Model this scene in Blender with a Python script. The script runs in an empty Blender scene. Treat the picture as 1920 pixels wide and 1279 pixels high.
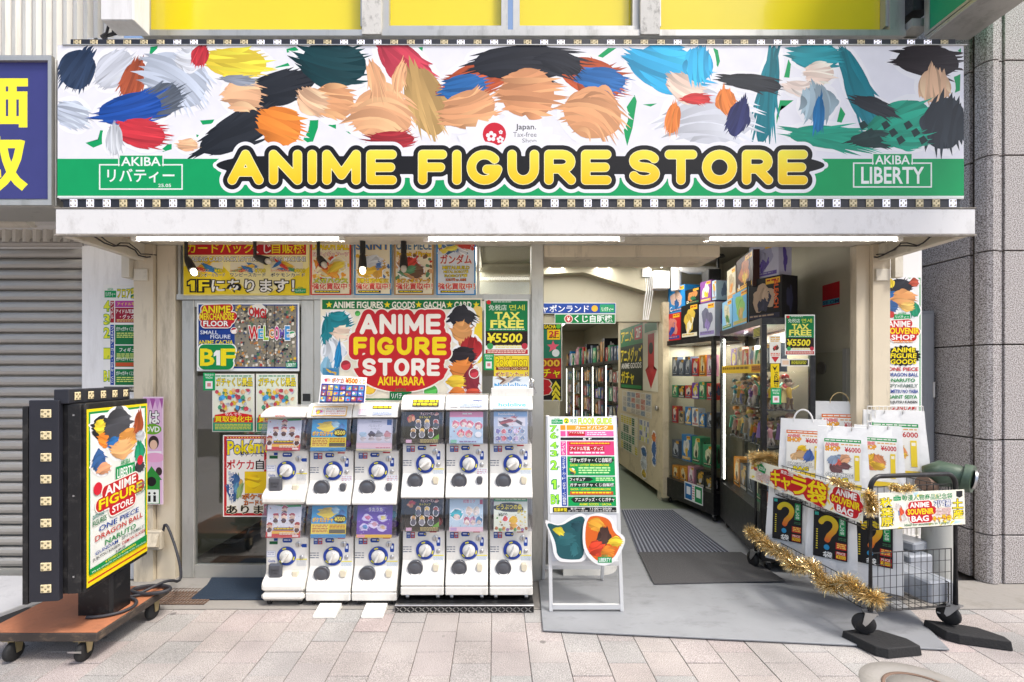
import bpy, bmesh, math, random
import numpy as np
from mathutils import Vector, Matrix
random.seed(7)
sc = bpy.context.scene
col = sc.collection
R = math.radians

# ---------------------------------------------------------------- camera
H, F, CX, CY = 1.48, 890.0, 928.0, 702.0        # eye height (m), focal length and vanishing point in photo pixels
cd = bpy.data.cameras.new('camera'); cam = bpy.data.objects.new('camera', cd); col.objects.link(cam)
cam.location = (0, 0, H); cam.rotation_euler = (R(90), 0, 0)
cd.sensor_width = 36; cd.lens = F/1920*36
cd.shift_x = (960-CX)/1920; cd.shift_y = (CY-639.5)/1920
cd.clip_start = 0.05; cd.clip_end = 2000
sc.camera = cam

# ---------------------------------------------------------------- sky, sun, exposure
SUN = Vector((0.50, -0.40, 1.0)).normalized()   # towards the sun: high, from the right, a little behind the camera
elev = math.asin(SUN.z); azim = math.atan2(SUN.x, SUN.y)
w = bpy.data.worlds.new('World'); sc.world = w; w.use_nodes = True
nt = w.node_tree; nt.nodes.clear()
sky = nt.nodes.new('ShaderNodeTexSky'); sky.sky_type = 'NISHITA'; sky.sun_disc = False
sky.sun_elevation = elev; sky.sun_rotation = azim; sky.air_density = 1.0; sky.dust_density = 4.0; sky.ozone_density = 1.0
bg = nt.nodes.new('ShaderNodeBackground'); bg.inputs[1].default_value = 0.135
ow = nt.nodes.new('ShaderNodeOutputWorld')
nt.links.new(sky.outputs[0], bg.inputs[0]); nt.links.new(bg.outputs[0], ow.inputs[0])
sl = bpy.data.lights.new('sun', 'SUN'); sl.energy = 1.5; sl.angle = R(10); sl.color = (1, 0.97, 0.92)
so = bpy.data.objects.new('sun', sl); col.objects.link(so)
so.rotation_euler = SUN.to_track_quat('Z', 'Y').to_euler(); so.location = (5, -5, 12)
vs = sc.view_settings; vs.view_transform = 'Standard'; vs.look = 'None'; vs.gamma = 1; vs.use_curve_mapping = False
vs.exposure = 1.0
sc.cycles.max_bounces = 8; sc.cycles.transparent_max_bounces = 16; sc.cycles.caustics_reflective = False; sc.cycles.caustics_refractive = False
sc.cycles.sample_clamp_indirect = 4

# ---------------------------------------------------------------- pixel helpers
def W(x, y, d): return Vector(((x-CX)/F*d, d, H+(CY-y)/F*d))
def wx(x, d): return (x-CX)/F*d
def wz(y, d): return H+(CY-y)/F*d
def gd(y, z=0): return F*(H-z)/(y-CY)           # depth of a point at height z seen at row y

# ---------------------------------------------------------------- colours and materials
def lin(c):
    c = c/255
    return c/12.92 if c <= 0.04045 else ((c+0.055)/1.055)**2.4
def hx(s, k=0.86):
    if not isinstance(s, str): return tuple(s)
    return tuple(lin(int(s[i:i+2], 16))*k for i in (0, 2, 4))
def mat(name, c='808080', rough=0.6, metal=0.0, var=0.12, scale=6.0, bump=0.0, bscale=60.0, dirt=None, dirt_amt=0.0, dscale=(3, 3, 3), emis=0, coat=0.0, spec=0.5):
    m = bpy.data.materials.new(name); m.use_nodes = True; n = m.node_tree.nodes; l = m.node_tree.links
    b = n['Principled BSDF']; rgb = hx(c, 1.0)
    b.inputs['Roughness'].default_value = rough; b.inputs['Metallic'].default_value = metal
    b.inputs['Coat Weight'].default_value = coat; b.inputs['Specular IOR Level'].default_value = spec
    tc = n.new('ShaderNodeTexCoord')
    if var > 0 or dirt:
        no = n.new('ShaderNodeTexNoise'); no.inputs['Scale'].default_value = scale; no.inputs['Detail'].default_value = 8; no.inputs['Roughness'].default_value = 0.65
        l.new(tc.outputs['Object'], no.inputs['Vector'])
        mx = n.new('ShaderNodeMix'); mx.data_type = 'RGBA'
        mx.inputs['A'].default_value = (*[v*(1-var) for v in rgb], 1); mx.inputs['B'].default_value = (*[min(1, v*(1+var)) for v in rgb], 1)
        l.new(no.outputs['Fac'], mx.inputs['Factor']); out = mx.outputs['Result']
        if dirt:
            mp = n.new('ShaderNodeMapping'); mp.inputs['Scale'].default_value = dscale; l.new(tc.outputs['Object'], mp.inputs['Vector'])
            n2 = n.new('ShaderNodeTexNoise'); n2.inputs['Scale'].default_value = 1; n2.inputs['Detail'].default_value = 10; n2.inputs['Roughness'].default_value = 0.75
            l.new(mp.outputs[0], n2.inputs['Vector'])
            rp = n.new('ShaderNodeMapRange'); rp.inputs[1].default_value = 0.52; rp.inputs[2].default_value = 0.72; rp.inputs[4].default_value = dirt_amt
            l.new(n2.outputs['Fac'], rp.inputs[0])
            m2 = n.new('ShaderNodeMix'); m2.data_type = 'RGBA'; l.new(rp.outputs[0], m2.inputs['Factor']); l.new(out, m2.inputs['A'])
            m2.inputs['B'].default_value = (*hx(dirt, 1.0), 1); out = m2.outputs['Result']
        l.new(out, b.inputs['Base Color'])
        rr = n.new('ShaderNodeMapRange'); rr.inputs[3].default_value = max(0, rough-0.08); rr.inputs[4].default_value = min(1, rough+0.08)
        l.new(no.outputs['Fac'], rr.inputs[0]); l.new(rr.outputs[0], b.inputs['Roughness'])
    else:
        b.inputs['Base Color'].default_value = (*rgb, 1)
    if bump > 0:
        nb = n.new('ShaderNodeTexNoise'); nb.inputs['Scale'].default_value = bscale; nb.inputs['Detail'].default_value = 6
        l.new(tc.outputs['Object'], nb.inputs['Vector'])
        bp = n.new('ShaderNodeBump'); bp.inputs['Strength'].default_value = bump; bp.inputs['Distance'].default_value = 0.01
        l.new(nb.outputs['Fac'], bp.inputs['Height']); l.new(bp.outputs[0], b.inputs['Normal'])
    if emis:
        b.inputs['Emission Color'].default_value = (*rgb, 1); b.inputs['Emission Strength'].default_value = emis
    return m
def glass(name, tint=(0.95, 0.97, 0.96), gloss=0.07, rough=0.02, top=.6):
    m = bpy.data.materials.new(name); m.use_nodes = True; n = m.node_tree.nodes; l = m.node_tree.links; n.clear()
    o = n.new('ShaderNodeOutputMaterial'); t = n.new('ShaderNodeBsdfTransparent'); t.inputs[0].default_value = (*tint, 1)
    g = n.new('ShaderNodeBsdfGlossy'); g.inputs['Roughness'].default_value = rough
    fr = n.new('ShaderNodeLayerWeight'); fr.inputs[0].default_value = 0.25
    mr = n.new('ShaderNodeMapRange'); mr.inputs[3].default_value = gloss; mr.inputs[4].default_value = top
    mx = n.new('ShaderNodeMixShader'); l.new(fr.outputs['Facing'], mr.inputs[0]); l.new(mr.outputs[0], mx.inputs[0])
    l.new(t.outputs[0], mx.inputs[1]); l.new(g.outputs[0], mx.inputs[2]); l.new(mx.outputs[0], o.inputs[0])
    return m
def vcol(name, rough=0.45, spec=0.4, coat=0.0, bump=0.0, emis=0.0):
    m = bpy.data.materials.new(name); m.use_nodes = True; n = m.node_tree.nodes; l = m.node_tree.links
    b = n['Principled BSDF']; b.inputs['Roughness'].default_value = rough; b.inputs['Specular IOR Level'].default_value = spec; b.inputs['Coat Weight'].default_value = coat
    a = n.new('ShaderNodeAttribute'); a.attribute_name = 'Col'
    tc = n.new('ShaderNodeTexCoord'); no = n.new('ShaderNodeTexNoise'); no.inputs['Scale'].default_value = 9; no.inputs['Detail'].default_value = 6
    l.new(tc.outputs['Object'], no.inputs['Vector'])
    mr = n.new('ShaderNodeMapRange'); mr.inputs[3].default_value = 0.9; mr.inputs[4].default_value = 1.06; l.new(no.outputs['Fac'], mr.inputs[0])
    mx = n.new('ShaderNodeVectorMath'); mx.operation = 'SCALE'; l.new(a.outputs['Color'], mx.inputs[0]); l.new(mr.outputs[0], mx.inputs['Scale'])
    l.new(mx.outputs[0], b.inputs['Base Color'])
    if emis:
        l.new(mx.outputs[0], b.inputs['Emission Color']); b.inputs['Emission Strength'].default_value = emis
    if bump:
        nb = n.new('ShaderNodeTexNoise'); nb.inputs['Scale'].default_value = 5; nb.inputs['Detail'].default_value = 3
        l.new(tc.outputs['Object'], nb.inputs['Vector'])
        bp = n.new('ShaderNodeBump'); bp.inputs['Strength'].default_value = bump; bp.inputs['Distance'].default_value = 0.02
        l.new(nb.outputs['Fac'], bp.inputs['Height']); l.new(bp.outputs[0], b.inputs['Normal'])
    return m
M = {}
M['ink'] = vcol('printed_paper', 0.5, 0.25, bump=0.12)
M['vinyl'] = vcol('printed_vinyl', 0.42, 0.22, bump=0.06)
M['lit_vinyl'] = vcol('backlit_vinyl', 0.35, 0.4, emis=0.10)
M['toy'] = vcol('painted_plastic', 0.35, 0.5, coat=0.2)
M['alu'] = mat('aluminium', 'b9b8b2', 0.42, 0.55, 0.1, 8, dirt='6b665c', dirt_amt=0.5, dscale=(8, 8, 1.5))
M['steel'] = mat('brushed_steel', 'c4c4c4', 0.32, 0.9, 0.12, 20)
M['beige'] = mat('beige_painted_metal', 'cbbfa8', 0.55, 0, 0.1, 4, 0.05, 30, '6f6350', 0.7, (7, 7, 1.0))
M['white_wall'] = mat('white_painted_wall', 'e2e1df', 0.6, 0, 0.05, 3, 0.05, 40, '9a958c', 0.35, (5, 5, 0.7))
M['canopy'] = mat('white_canopy_paint', 'd9d8d6', 0.5, 0, 0.06, 3, 0.06, 25, '8a847b', 0.4, (9, 6, 5))
M['soffit'] = mat('soffit_panel', 'cfc9ba', 0.6, 0, 0.08, 3, 0, 30, '6d6353', 0.6, (5, 5, 5))
M['black'] = mat('black_painted_steel', '1b1b1d', 0.38, 0.2, 0.25, 15, 0.03, 50, '6d6a66', 0.3, (18, 18, 18))
M['black_plastic'] = mat('black_plastic', '161617', 0.45, 0, 0.2, 10)
M['rubber'] = mat('black_rubber', '1c1c1d', 0.75, 0, 0.25, 30, 0.3, 90)
M['white_plastic'] = mat('white_plastic', 'd9d7d0', 0.34, 0, 0.05, 5, coat=0.25, dirt='a8a08e', dirt_amt=0.4, dscale=(14, 14, 6))
M['glass'] = glass('window_glass')
M['case_glass'] = glass('cabinet_glass', (.97, .98, .97), .03, .02, .16)
M['case'] = glass('clear_case_plastic', (0.93, 0.93, 0.96), 0.10, 0.05)
M['wood'] = mat('worn_red_plywood', 'a86b4a', 0.7, 0, 0.22, 5, 0.15, 40, '4a3a30', 0.55, (6, 6, 6))
M['dark_edge'] = mat('dark_wood_edge', '3a322d', 0.75, 0, 0.3, 9, 0.2, 40, '8f7a63', 0.6, (10, 10, 20))
M['brass'] = mat('zinc_bracket', 'b3a37c', 0.4, 0.7, 0.2, 20)
M['int_wall'] = mat('interior_wall', 'aca692', 0.7, 0, 0.06, 2, 0.03, 30, '8a7f6a', 0.35, (2, 2, 2))
M['int_ceil'] = mat('interior_ceiling', 'a39e90', 0.75, 0, 0.05, 2)
M['int_floor'] = mat('green_grey_floor', '6f7866', 0.55, 0, 0.1, 4)
M['tube'] = mat('lit_tube', 'fffaf0', 0.4, var=0, emis=2.4)
M['led'] = mat('lit_led_bar', 'fffdf2', 0.4, var=0, emis=3.5)
MIX = ['c8343a', 'e8b83a', '3b78b5', '5aa06a', 'e8e0d0', '8a4a9a', 'e8963a', '3a3a44', 'f0c8b0']
M['bulb'] = mat('lit_bulb', 'fff0cf', 0.4, var=0, emis=5)
M['grey_mat'] = mat('grey_ramp_sheet', '85878a', 0.6, 0, 0.2, 5, 0.1, 300, '58595b', 0.6, (3.5, 8, 3))
M['cord'] = mat('cable_sheath', '2c2c31', 0.6, 0, 0.1, 20)
M['concrete'] = mat('concrete', '8d8983', 0.85, 0, 0.16, 5, 0.25, 60, '5d584f', 0.5, (5, 5, 5))
def smooth(pts, n=2):
    for _ in range(n):
        q = []
        for i in range(len(pts)):
            a, b = pts[i], pts[(i+1) % len(pts)]; q += [(a[0]*.75+b[0]*.25, a[1]*.75+b[1]*.25), (a[0]*.25+b[0]*.75, a[1]*.25+b[1]*.75)]
        pts = q
    return pts
M['tinsel'] = mat('gold_tinsel', 'e6cd96', 0.22, 0.85, 0.25, 60)
M['bag'] = mat('white_paper_bag', 'dddcda', 0.45, 0, 0.03, 5, 0.55, 11)
M['wrap'] = mat('grey_plastic_wrap', '8f949b', 0.3, 0, 0.1, 6, 0.7, 14, coat=0.3)
M['yellow'] = mat('yellow_window_film', 'e9d422', 0.16, 0, 0.12, 0.8, 0.05, 2.0, coat=0.3)
M['green_metal'] = mat('green_enamel', '4a5c4c', 0.4, 0.1, 0.15, 8, 0.1, 30, '2a3328', 0.5, (9, 9, 9))

# ---------------------------------------------------------------- mesh builder
class MB:
    def __init__(s): s.v = []; s.f = []; s.mi = []; s.c = []; s.T = None; s.smooth = []
    def add(s, vs_, fs, c=None, mi=0, sm=False):
        o = len(s.v)
        for p in vs_:
            p = Vector(p); s.v.append(s.T @ p if s.T else p)
        for f in fs: s.f.append([o+i for i in f]); s.mi.append(mi); s.c.append(c); s.smooth.append(sm)
        return s
    def box(s, x0, x1, y0, y1, z0, z1, c=None, mi=0, bev=0.0):
        x0, x1 = min(x0, x1), max(x0, x1); y0, y1 = min(y0, y1), max(y0, y1); z0, z1 = min(z0, z1), max(z0, z1)
        if bev <= 0:
            v = [(x, y, z) for z in (z0, z1) for y in (y0, y1) for x in (x0, x1)]
            return s.add(v, [(0, 2, 3, 1), (4, 5, 7, 6), (0, 1, 5, 4), (2, 6, 7, 3), (0, 4, 6, 2), (1, 3, 7, 5)], c, mi)
        b = min(bev, (x1-x0)/2.01, (y1-y0)/2.01, (z1-z0)/2.01)
        v = []
        for sz in (0, 1):
            for sy in (0, 1):
                for sx in (0, 1):
                    X = (x0, x1)[sx]; Y = (y0, y1)[sy]; Z = (z0, z1)[sz]
                    ix = X+(b if sx == 0 else -b); iy = Y+(b if sy == 0 else -b); iz = Z+(b if sz == 0 else -b)
                    v += [(X, iy, iz), (ix, Y, iz), (ix, iy, Z)]
        def q(i, k): return i*3+k
        fs = []
        for k, axis in ((0, 'x'), (1, 'y'), (2, 'z')):
            for side in (0, 1):
                ids = [i for i in range(8) if ((i >> k) & 1) == side]
                a, b_, c_, d_ = ids
                f = [q(a, k), q(b_, k), q(d_, k), q(c_, k)]
                fs.append(f if (side == 1) == (k != 1) else f[::-1])
        for k in range(3):
            o1, o2 = [j for j in range(3) if j != k]
            for s1 in (0, 1):
                for s2 in (0, 1):
                    a = (s1 << o1) | (s2 << o2); b2 = a | (1 << k)
                    fs.append([q(a, o1), q(b2, o1), q(b2, o2), q(a, o2)])
        for i in range(8): fs.append([q(i, 0), q(i, 1), q(i, 2)])
        return s.add(v, fs, c, mi)
    def tube(s, pts, r, n=8, c=None, mi=0, closed=False):
        pts = [Vector(p) for p in pts]; rings = []; L = len(pts)
        up = Vector((0, 0, 1))
        for i, p in enumerate(pts):
            a = pts[i-1] if (i > 0 or closed) else p; b = pts[(i+1) % L] if (i < L-1 or closed) else p
            t = (b-a).normalized()
            u = t.cross(up)
            if u.length < 1e-3: u = t.cross(Vector((0, 1, 0)))
            u.normalize(); vv = u.cross(t).normalized(); rr = r[i] if isinstance(r, (list, tuple)) else r
            rings.append([p+(u*math.cos(2*math.pi*k/n)+vv*math.sin(2*math.pi*k/n))*rr for k in range(n)])
        vs_ = [q for ring in rings for q in ring]; fs = []
        for i in range(L if closed else L-1):
            j = (i+1) % L
            for k in range(n): fs.append((i*n+k, i*n+(k+1) % n, j*n+(k+1) % n, j*n+k))
        s.add(vs_, fs, c, mi, True)
        if not closed: s.add(rings[0], [tuple(range(n))[::-1]], c, mi); s.add(rings[-1], [tuple(range(n))], c, mi)
        return s
    def lathe(s, prof, n=24, c=None, mi=0, axis='Z', at=(0, 0, 0)):   # prof: (radius, height)
        vs_ = []; at = Vector(at)
        for r, h in prof:
            for k in range(n):
                a = 2*math.pi*k/n; x, y = r*math.cos(a), r*math.sin(a)
                vs_.append(at+Vector({'Z': (x, y, h), 'Y': (x, -h, y), 'X': (h, x, y)}[axis]))
        fs = []
        for i in range(len(prof)-1):
            for k in range(n): fs.append((i*n+k, i*n+(k+1) % n, (i+1)*n+(k+1) % n, (i+1)*n+k))
        s.add(vs_, fs, c, mi, True)
        L = len(prof)
        s.add(vs_[:n], [tuple(range(n))[::-1]], c, mi); s.add(vs_[(L-1)*n:], [tuple(range(n))], c, mi)
        return s
    def prism(s, poly, fn, c=None, mi=0):          # poly of 2D points; fn(p, 0|1) -> 3D
        n = len(poly); a = [fn(p, 0) for p in poly]; b = [fn(p, 1) for p in poly]
        fs = [tuple(range(n))[::-1], tuple(range(n, 2*n))]+[(i, (i+1) % n, n+(i+1) % n, n+i) for i in range(n)]
        return s.add(a+b, fs, c, mi)
    def build(s, name, mats, parent=None, smooth=None, bevel=0):
        me = bpy.data.meshes.new(name)
        off = Vector((0, 0, 0))
        if parent is not None:
            p = parent
            while p is not None: off += p.location; p = p.parent
        me.from_pydata([tuple(v-off) for v in s.v], [], s.f)
        if not isinstance(mats, (list, tuple)): mats = [mats]
        for m in mats: me.materials.append(M[m] if isinstance(m, str) else m)
        me.polygons.foreach_set('material_index', s.mi)
        me.polygons.foreach_set('use_smooth', s.smooth if smooth is None else [smooth]*len(s.f))
        if any(c is not None for c in s.c):
            at = me.color_attributes.new('Col', 'FLOAT_COLOR', 'CORNER'); buf = []
            for f, c in zip(s.f, s.c):
                if c is None: c = (0.5, 0.5, 0.5)
                if isinstance(c[0], (tuple, list)):
                    for k in range(len(f)): buf += [*c[k], 1]
                else:
                    buf += [c[0], c[1], c[2], 1]*len(f)
            at.data.foreach_set('color', buf)
        me.update()
        o = bpy.data.objects.new(name, me); col.objects.link(o)
        if parent is not None: o.parent = parent
        if bevel:
            b = o.modifiers.new('bevel', 'BEVEL'); b.width = bevel; b.segments = 2; b.limit_method = 'ANGLE'; b.angle_limit = R(40)
        return o
def B(*a, **k): return MB().box(*a, **k)
def tag(o, label=None, cat=None, group=None, kind=None):
    if label: o['label'] = label
    if cat: o['category'] = cat
    if group: o['group'] = group
    if kind: o['kind'] = kind
    return o
def thing(name, loc, label, cat, group=None):
    o = bpy.data.objects.new(name, None); o.empty_display_size = 0.1; col.objects.link(o); o.location = loc
    return tag(o, label, cat, group)
def copy_tree(o, parent=None):
    c = o.copy(); col.objects.link(c); c.parent = parent
    for ch in o.children: copy_tree(ch, c)
    return c

# ---------------------------------------------------------------- flat print: lettering and graphics as thin ink layers
_tc = {}
def glyphs(txt, off=0.0):
    k = (txt, round(off, 4))
    if k not in _tc:
        cu = bpy.data.curves.new('t', 'FONT'); cu.body = txt; cu.offset = off; cu.resolution_u = 2; cu.size = 1
        o = bpy.data.objects.new('t', cu); col.objects.link(o)
        bpy.context.view_layer.update()
        me = bpy.data.meshes.new_from_object(o.evaluated_get(bpy.context.evaluated_depsgraph_get()))
        v = np.array([(q.co.x, q.co.y) for q in me.vertices]).reshape(-1, 2)
        f = [tuple(p.vertices) for p in me.polygons]
        bpy.data.objects.remove(o); bpy.data.curves.remove(cu); bpy.data.meshes.remove(me)
        _tc[k] = (v, f)
    return _tc[k]
SF = {  # rounded stroke capitals: (width, strokes)
 'A': (1.0, [[(0, 0), (.5, 1), (1, 0)], [(.2, .32), (.8, .32)]]), 'N': (.9, [[(0, 0), (0, 1), (1, 0), (1, 1)]]), 'I': (.0, [[(0, 0), (0, 1)]]),
 'M': (1.1, [[(0, 0), (0, 1), (.5, .2), (1, 1), (1, 0)]]), 'E': (.8, [[(1, 1), (0, 1), (0, 0), (1, 0)], [(0, .5), (.92, .5)]]),
 'F': (.75, [[(1, 1), (0, 1), (0, 0)], [(0, .5), (.9, .5)]]), 'T': (.9, [[(0, 1), (1, 1)], [(.5, 1), (.5, 0)]]), 'H': (.85, [[(0, 0), (0, 1)], [(1, 0), (1, 1)], [(0, .5), (1, .5)]]),
 'L': (.7, [[(0, 1), (0, 0), (1, 0)]]), 'K': (.85, [[(0, 0), (0, 1)], [(1, 1), (.1, .45), (1, 0)]]), 'V': (1.0, [[(0, 1), (.5, 0), (1, 1)]]), 'Y': (.9, [[(0, 1), (.5, .5), (1, 1)], [(.5, .5), (.5, 0)]]),
}
def _arc(cx, cy, rx, ry, a0, a1, n=10): return [(cx+rx*math.cos(R(a0+(a1-a0)*i/n)), cy+ry*math.sin(R(a0+(a1-a0)*i/n))) for i in range(n+1)]
SF['U'] = (.85, [[(0, 1)]+_arc(.5, .45, .5, .45, 180, 360)+[(1, 1)]])
SF['O'] = (1.0, [_arc(.5, .5, .5, .5, 0, 360, 24)])
SF['G'] = (1.0, [_arc(.5, .5, .5, .5, 40, 345, 20)+[(1, .42), (.6, .42)]])
SF['C'] = (.9, [_arc(.5, .5, .5, .5, 45, 315, 20)])
SF['S'] = (.85, [_arc(.5, .76, .48, .24, 20, 180, 8)+_arc(.5, .75, .48, .25, 180, 270, 5)+_arc(.5, .25, .5, .25, 90, 0, 5)+_arc(.5, .25, .5, .25, 0, -160, 9)])
SF['R'] = (.85, [[(0, 0), (0, 1), (.55, 1)]+_arc(.6, .72, .38, .28, 90, -90, 8)+[(0, .44)], [(.5, .44), (1, 0)]])
SF['P'] = (.8, [[(0, 0), (0, 1), (.55, 1)]+_arc(.6, .7, .4, .3, 90, -90, 8)+[(0, .4)]])
SF['B'] = (.8, [[(0, 0), (0, 1), (.5, 1)]+_arc(.55, .76, .36, .24, 90, -90, 7)+[(0, .52)], [(.5, .52)]+_arc(.55, .26, .45, .26, 90, -90, 7)+[(0, 0), (0, .5)]])
SF['D'] = (.9, [[(0, 0), (0, 1), (.4, 1)]+_arc(.45, .5, .55, .5, 90, -90, 10)+[(0, 0)]])
def stroke_segs(txt, x0, y0, x1, y1, t, gap=.42):
    h = (y1-y0)-t; unit = h*0.86; adv = []; tot = 0
    for ch in txt:
        wd = 0.45*unit if ch == ' ' else SF[ch][0]*unit
        adv.append(wd); tot += wd+(0 if ch == ' ' else t)+gap*t*(1 if ch != ' ' else 0)
    tot -= gap*t
    k = ((x1-x0))/tot; x = x0; segs = []
    for ch, wd in zip(txt, adv):
        if ch == ' ': x += wd*k; continue
        for st in SF[ch][1]:
            P = [(x+t/2*k+px*wd*k, y1-t/2-py*h) for px, py in st]
            segs += [(*P[i], *P[i+1]) for i in range(len(P)-1)]
        x += (wd+t+gap*t)*k
    return segs
def star_pts(cx, cy, r, n=5, q=.42, a0=-90): return [(cx+(r if i % 2 == 0 else r*q)*math.cos(R(a0+i*180/n)), cy+(r if i % 2 == 0 else r*q)*math.sin(R(a0+i*180/n))) for i in range(2*n)]
def ell_pts(cx, cy, rx, ry, n=24): return [(cx+rx*math.cos(2*math.pi*i/n), cy+ry*math.sin(2*math.pi*i/n)) for i in range(n)]
def blob_pts(rng, cx, cy, rx, ry, rot=0, rough=.18, n=30, spiky=False):
    ph = [rng.uniform(0, 6.28) for _ in range(6)]; out = []
    for i in range(n):
        a = 2*math.pi*i/n; k = 1+rough*(math.sin(2*a+ph[0])*.55+math.sin(3*a+ph[1])*.5+math.sin(5*a+ph[2])*.35+math.sin(9*a+ph[3])*.2)
        if spiky and i % 3 == 0: k *= rng.uniform(.72, 1.0)
        elif spiky: k *= rng.uniform(.95, 1.08)
        x, y = rx*k*math.cos(a), ry*k*math.sin(a); c, s_ = math.cos(R(rot)), math.sin(R(rot))
        out.append((cx+x*c-y*s_, cy+x*s_+y*c))
    return out
class Print:
    """layers of ink on a sheet whose corners are the 3D points tl, tr, bl (br); box = its extent in drawing units (x right, y down)"""
    def __init__(s, tl, tr, bl, br=None, box=(0, 0, 100, 100), eps=0.00002):
        s.tl, s.tr, s.bl = Vector(tl), Vector(tr), Vector(bl); s.br = Vector(br) if br is not None else s.tr+s.bl-s.tl
        s.box = box; s.n = (s.bl-s.tl).cross(s.tr-s.tl).normalized(); s.k = 1; s.eps = eps; s.m = MB(); s.clip = True
    def p(s, x, y, lay=None):
        u = (x-s.box[0])/(s.box[2]-s.box[0]); v = (y-s.box[1])/(s.box[3]-s.box[1])
        if s.clip: u = min(1, max(0, u)); v = min(1, max(0, v))
        q = (s.tl*(1-u)+s.tr*u)*(1-v)+(s.bl*(1-u)+s.br*u)*v
        return q+s.n*(s.k if lay is None else lay)*s.eps
    def sheet(s, c='f4f2ec', t=0.003):
        x0, y0, x1, y1 = s.box; cr = [s.p(x0, y0, 0), s.p(x1, y0, 0), s.p(x1, y1, 0), s.p(x0, y1, 0)]; bk = [q-s.n*t for q in cr]
        s.m.add(cr+bk, [(3, 2, 1, 0), (4, 5, 6, 7), (0, 1, 5, 4), (1, 2, 6, 5), (2, 3, 7, 6), (3, 0, 4, 7)], hx(c)); return s
    def poly(s, pts, c, nxt=True):
        c = hx(c)
        s.m.add([s.p(*q) for q in pts], [tuple(range(len(pts)))[::-1]], c)
        if nxt: s.k += 1
        return s
    def rect(s, x0, y0, x1, y1, c): return s.poly([(x0, y0), (x1, y0), (x1, y1), (x0, y1)], c)
    def grad(s, x0, y0, x1, y1, ca, cb):
        a, b = hx(ca), hx(cb); s.m.add([s.p(*q) for q in ((x0, y0), (x1, y0), (x1, y1), (x0, y1))], [(3, 2, 1, 0)], ((b, b, a, a))); s.k += 1; return s
    def frame(s, x0, y0, x1, y1, t, c):
        for a in ((x0, y0, x1, y0+t), (x0, y1-t, x1, y1), (x0, y0+t, x0+t, y1-t), (x1-t, y0+t, x1, y1-t)): s.poly([(a[0], a[1]), (a[2], a[1]), (a[2], a[3]), (a[0], a[3])], c, False)
        s.k += 1; return s
    def ell(s, cx, cy, rx, ry, c, n=24): return s.poly(ell_pts(cx, cy, rx, ry, n), c)
    def fan(s, pts, c):       # star-shaped outline, filled from its centre
        cx = sum(q[0] for q in pts)/len(pts); cy = sum(q[1] for q in pts)/len(pts); n = len(pts)
        s.m.add([s.p(*q) for q in pts]+[s.p(cx, cy)], [((i+1) % n, i, n) for i in range(n)], hx(c)); s.k += 1; return s
    def star(s, cx, cy, r, c, n=5, q=.42): return s.fan(star_pts(cx, cy, r, n, q), c)
    def text(s, t, x0, y0, x1, y1, c, b=.012, ol=(), slant=0, rise=0):
        base, _ = glyphs(t, 0)
        if len(base) == 0: return s
        mn, mx = base.min(0), base.max(0); kx = (x1-x0)/max(1e-6, mx[0]-mn[0]); ky = (y1-y0)/max(1e-6, mx[1]-mn[1])
        cjk = any(ord(q) > 0x2e80 for q in t)
        for o, cc in [(q[0]*.6, q[1]) for q in ol]+[(b*(.42 if cjk else .55), c)]:
            v, f = glyphs(t, o); cc = hx(cc); P = []
            for a, bb in v:
                yy = y1-(bb-mn[1])*ky; xx = x0+(a-mn[0])*kx
                P.append(s.p(xx+(y1-yy)*slant, yy-(xx-x0)*rise))
            s.m.add(P, f, cc); s.k += 1
        return s
    def vtext(s, t, x0, y0, x1, y1, c, b=.012, ol=()):
        n = len(t); h = (y1-y0)/n
        for i, ch in enumerate(t):
            if ch in 'ー-・': s.rect((x0*.55+x1*.45), y0+(i+.15)*h, (x0*.45+x1*.55), y0+(i+.85)*h, c) if ch != '・' else s.ell((x0+x1)/2, y0+(i+.5)*h, h*.12, h*.12, c, 8)
            elif ch != ' ': s.text(ch, x0, y0+(i+.06)*h, x1, y0+(i+.94)*h, c, b, ol)
        return s
    def sdf(s, segs, x0, y0, x1, y1, levels, step=1.5, extra=None):
        """levels: list of (distance, colour or (top colour, bottom colour)), largest first"""
        nx = int((x1-x0)/step)+1; ny = int((y1-y0)/step)+1
        gx, gy = np.meshgrid(x0+np.arange(nx)*step, y0+np.arange(ny)*step); d = np.full(gx.shape, 1e9)
        for ax, ay, bx, by in segs:
            vx, vy = bx-ax, by-ay; L = vx*vx+vy*vy+1e-9
            t = np.clip(((gx-ax)*vx+(gy-ay)*vy)/L, 0, 1); d = np.minimum(d, np.hypot(gx-ax-t*vx, gy-ay-t*vy))
        if extra is not None: d = np.minimum(d, extra(gx, gy))
        ymn, ymx = min(min(q[1], q[3]) for q in segs), max(max(q[1], q[3]) for q in segs)
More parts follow.
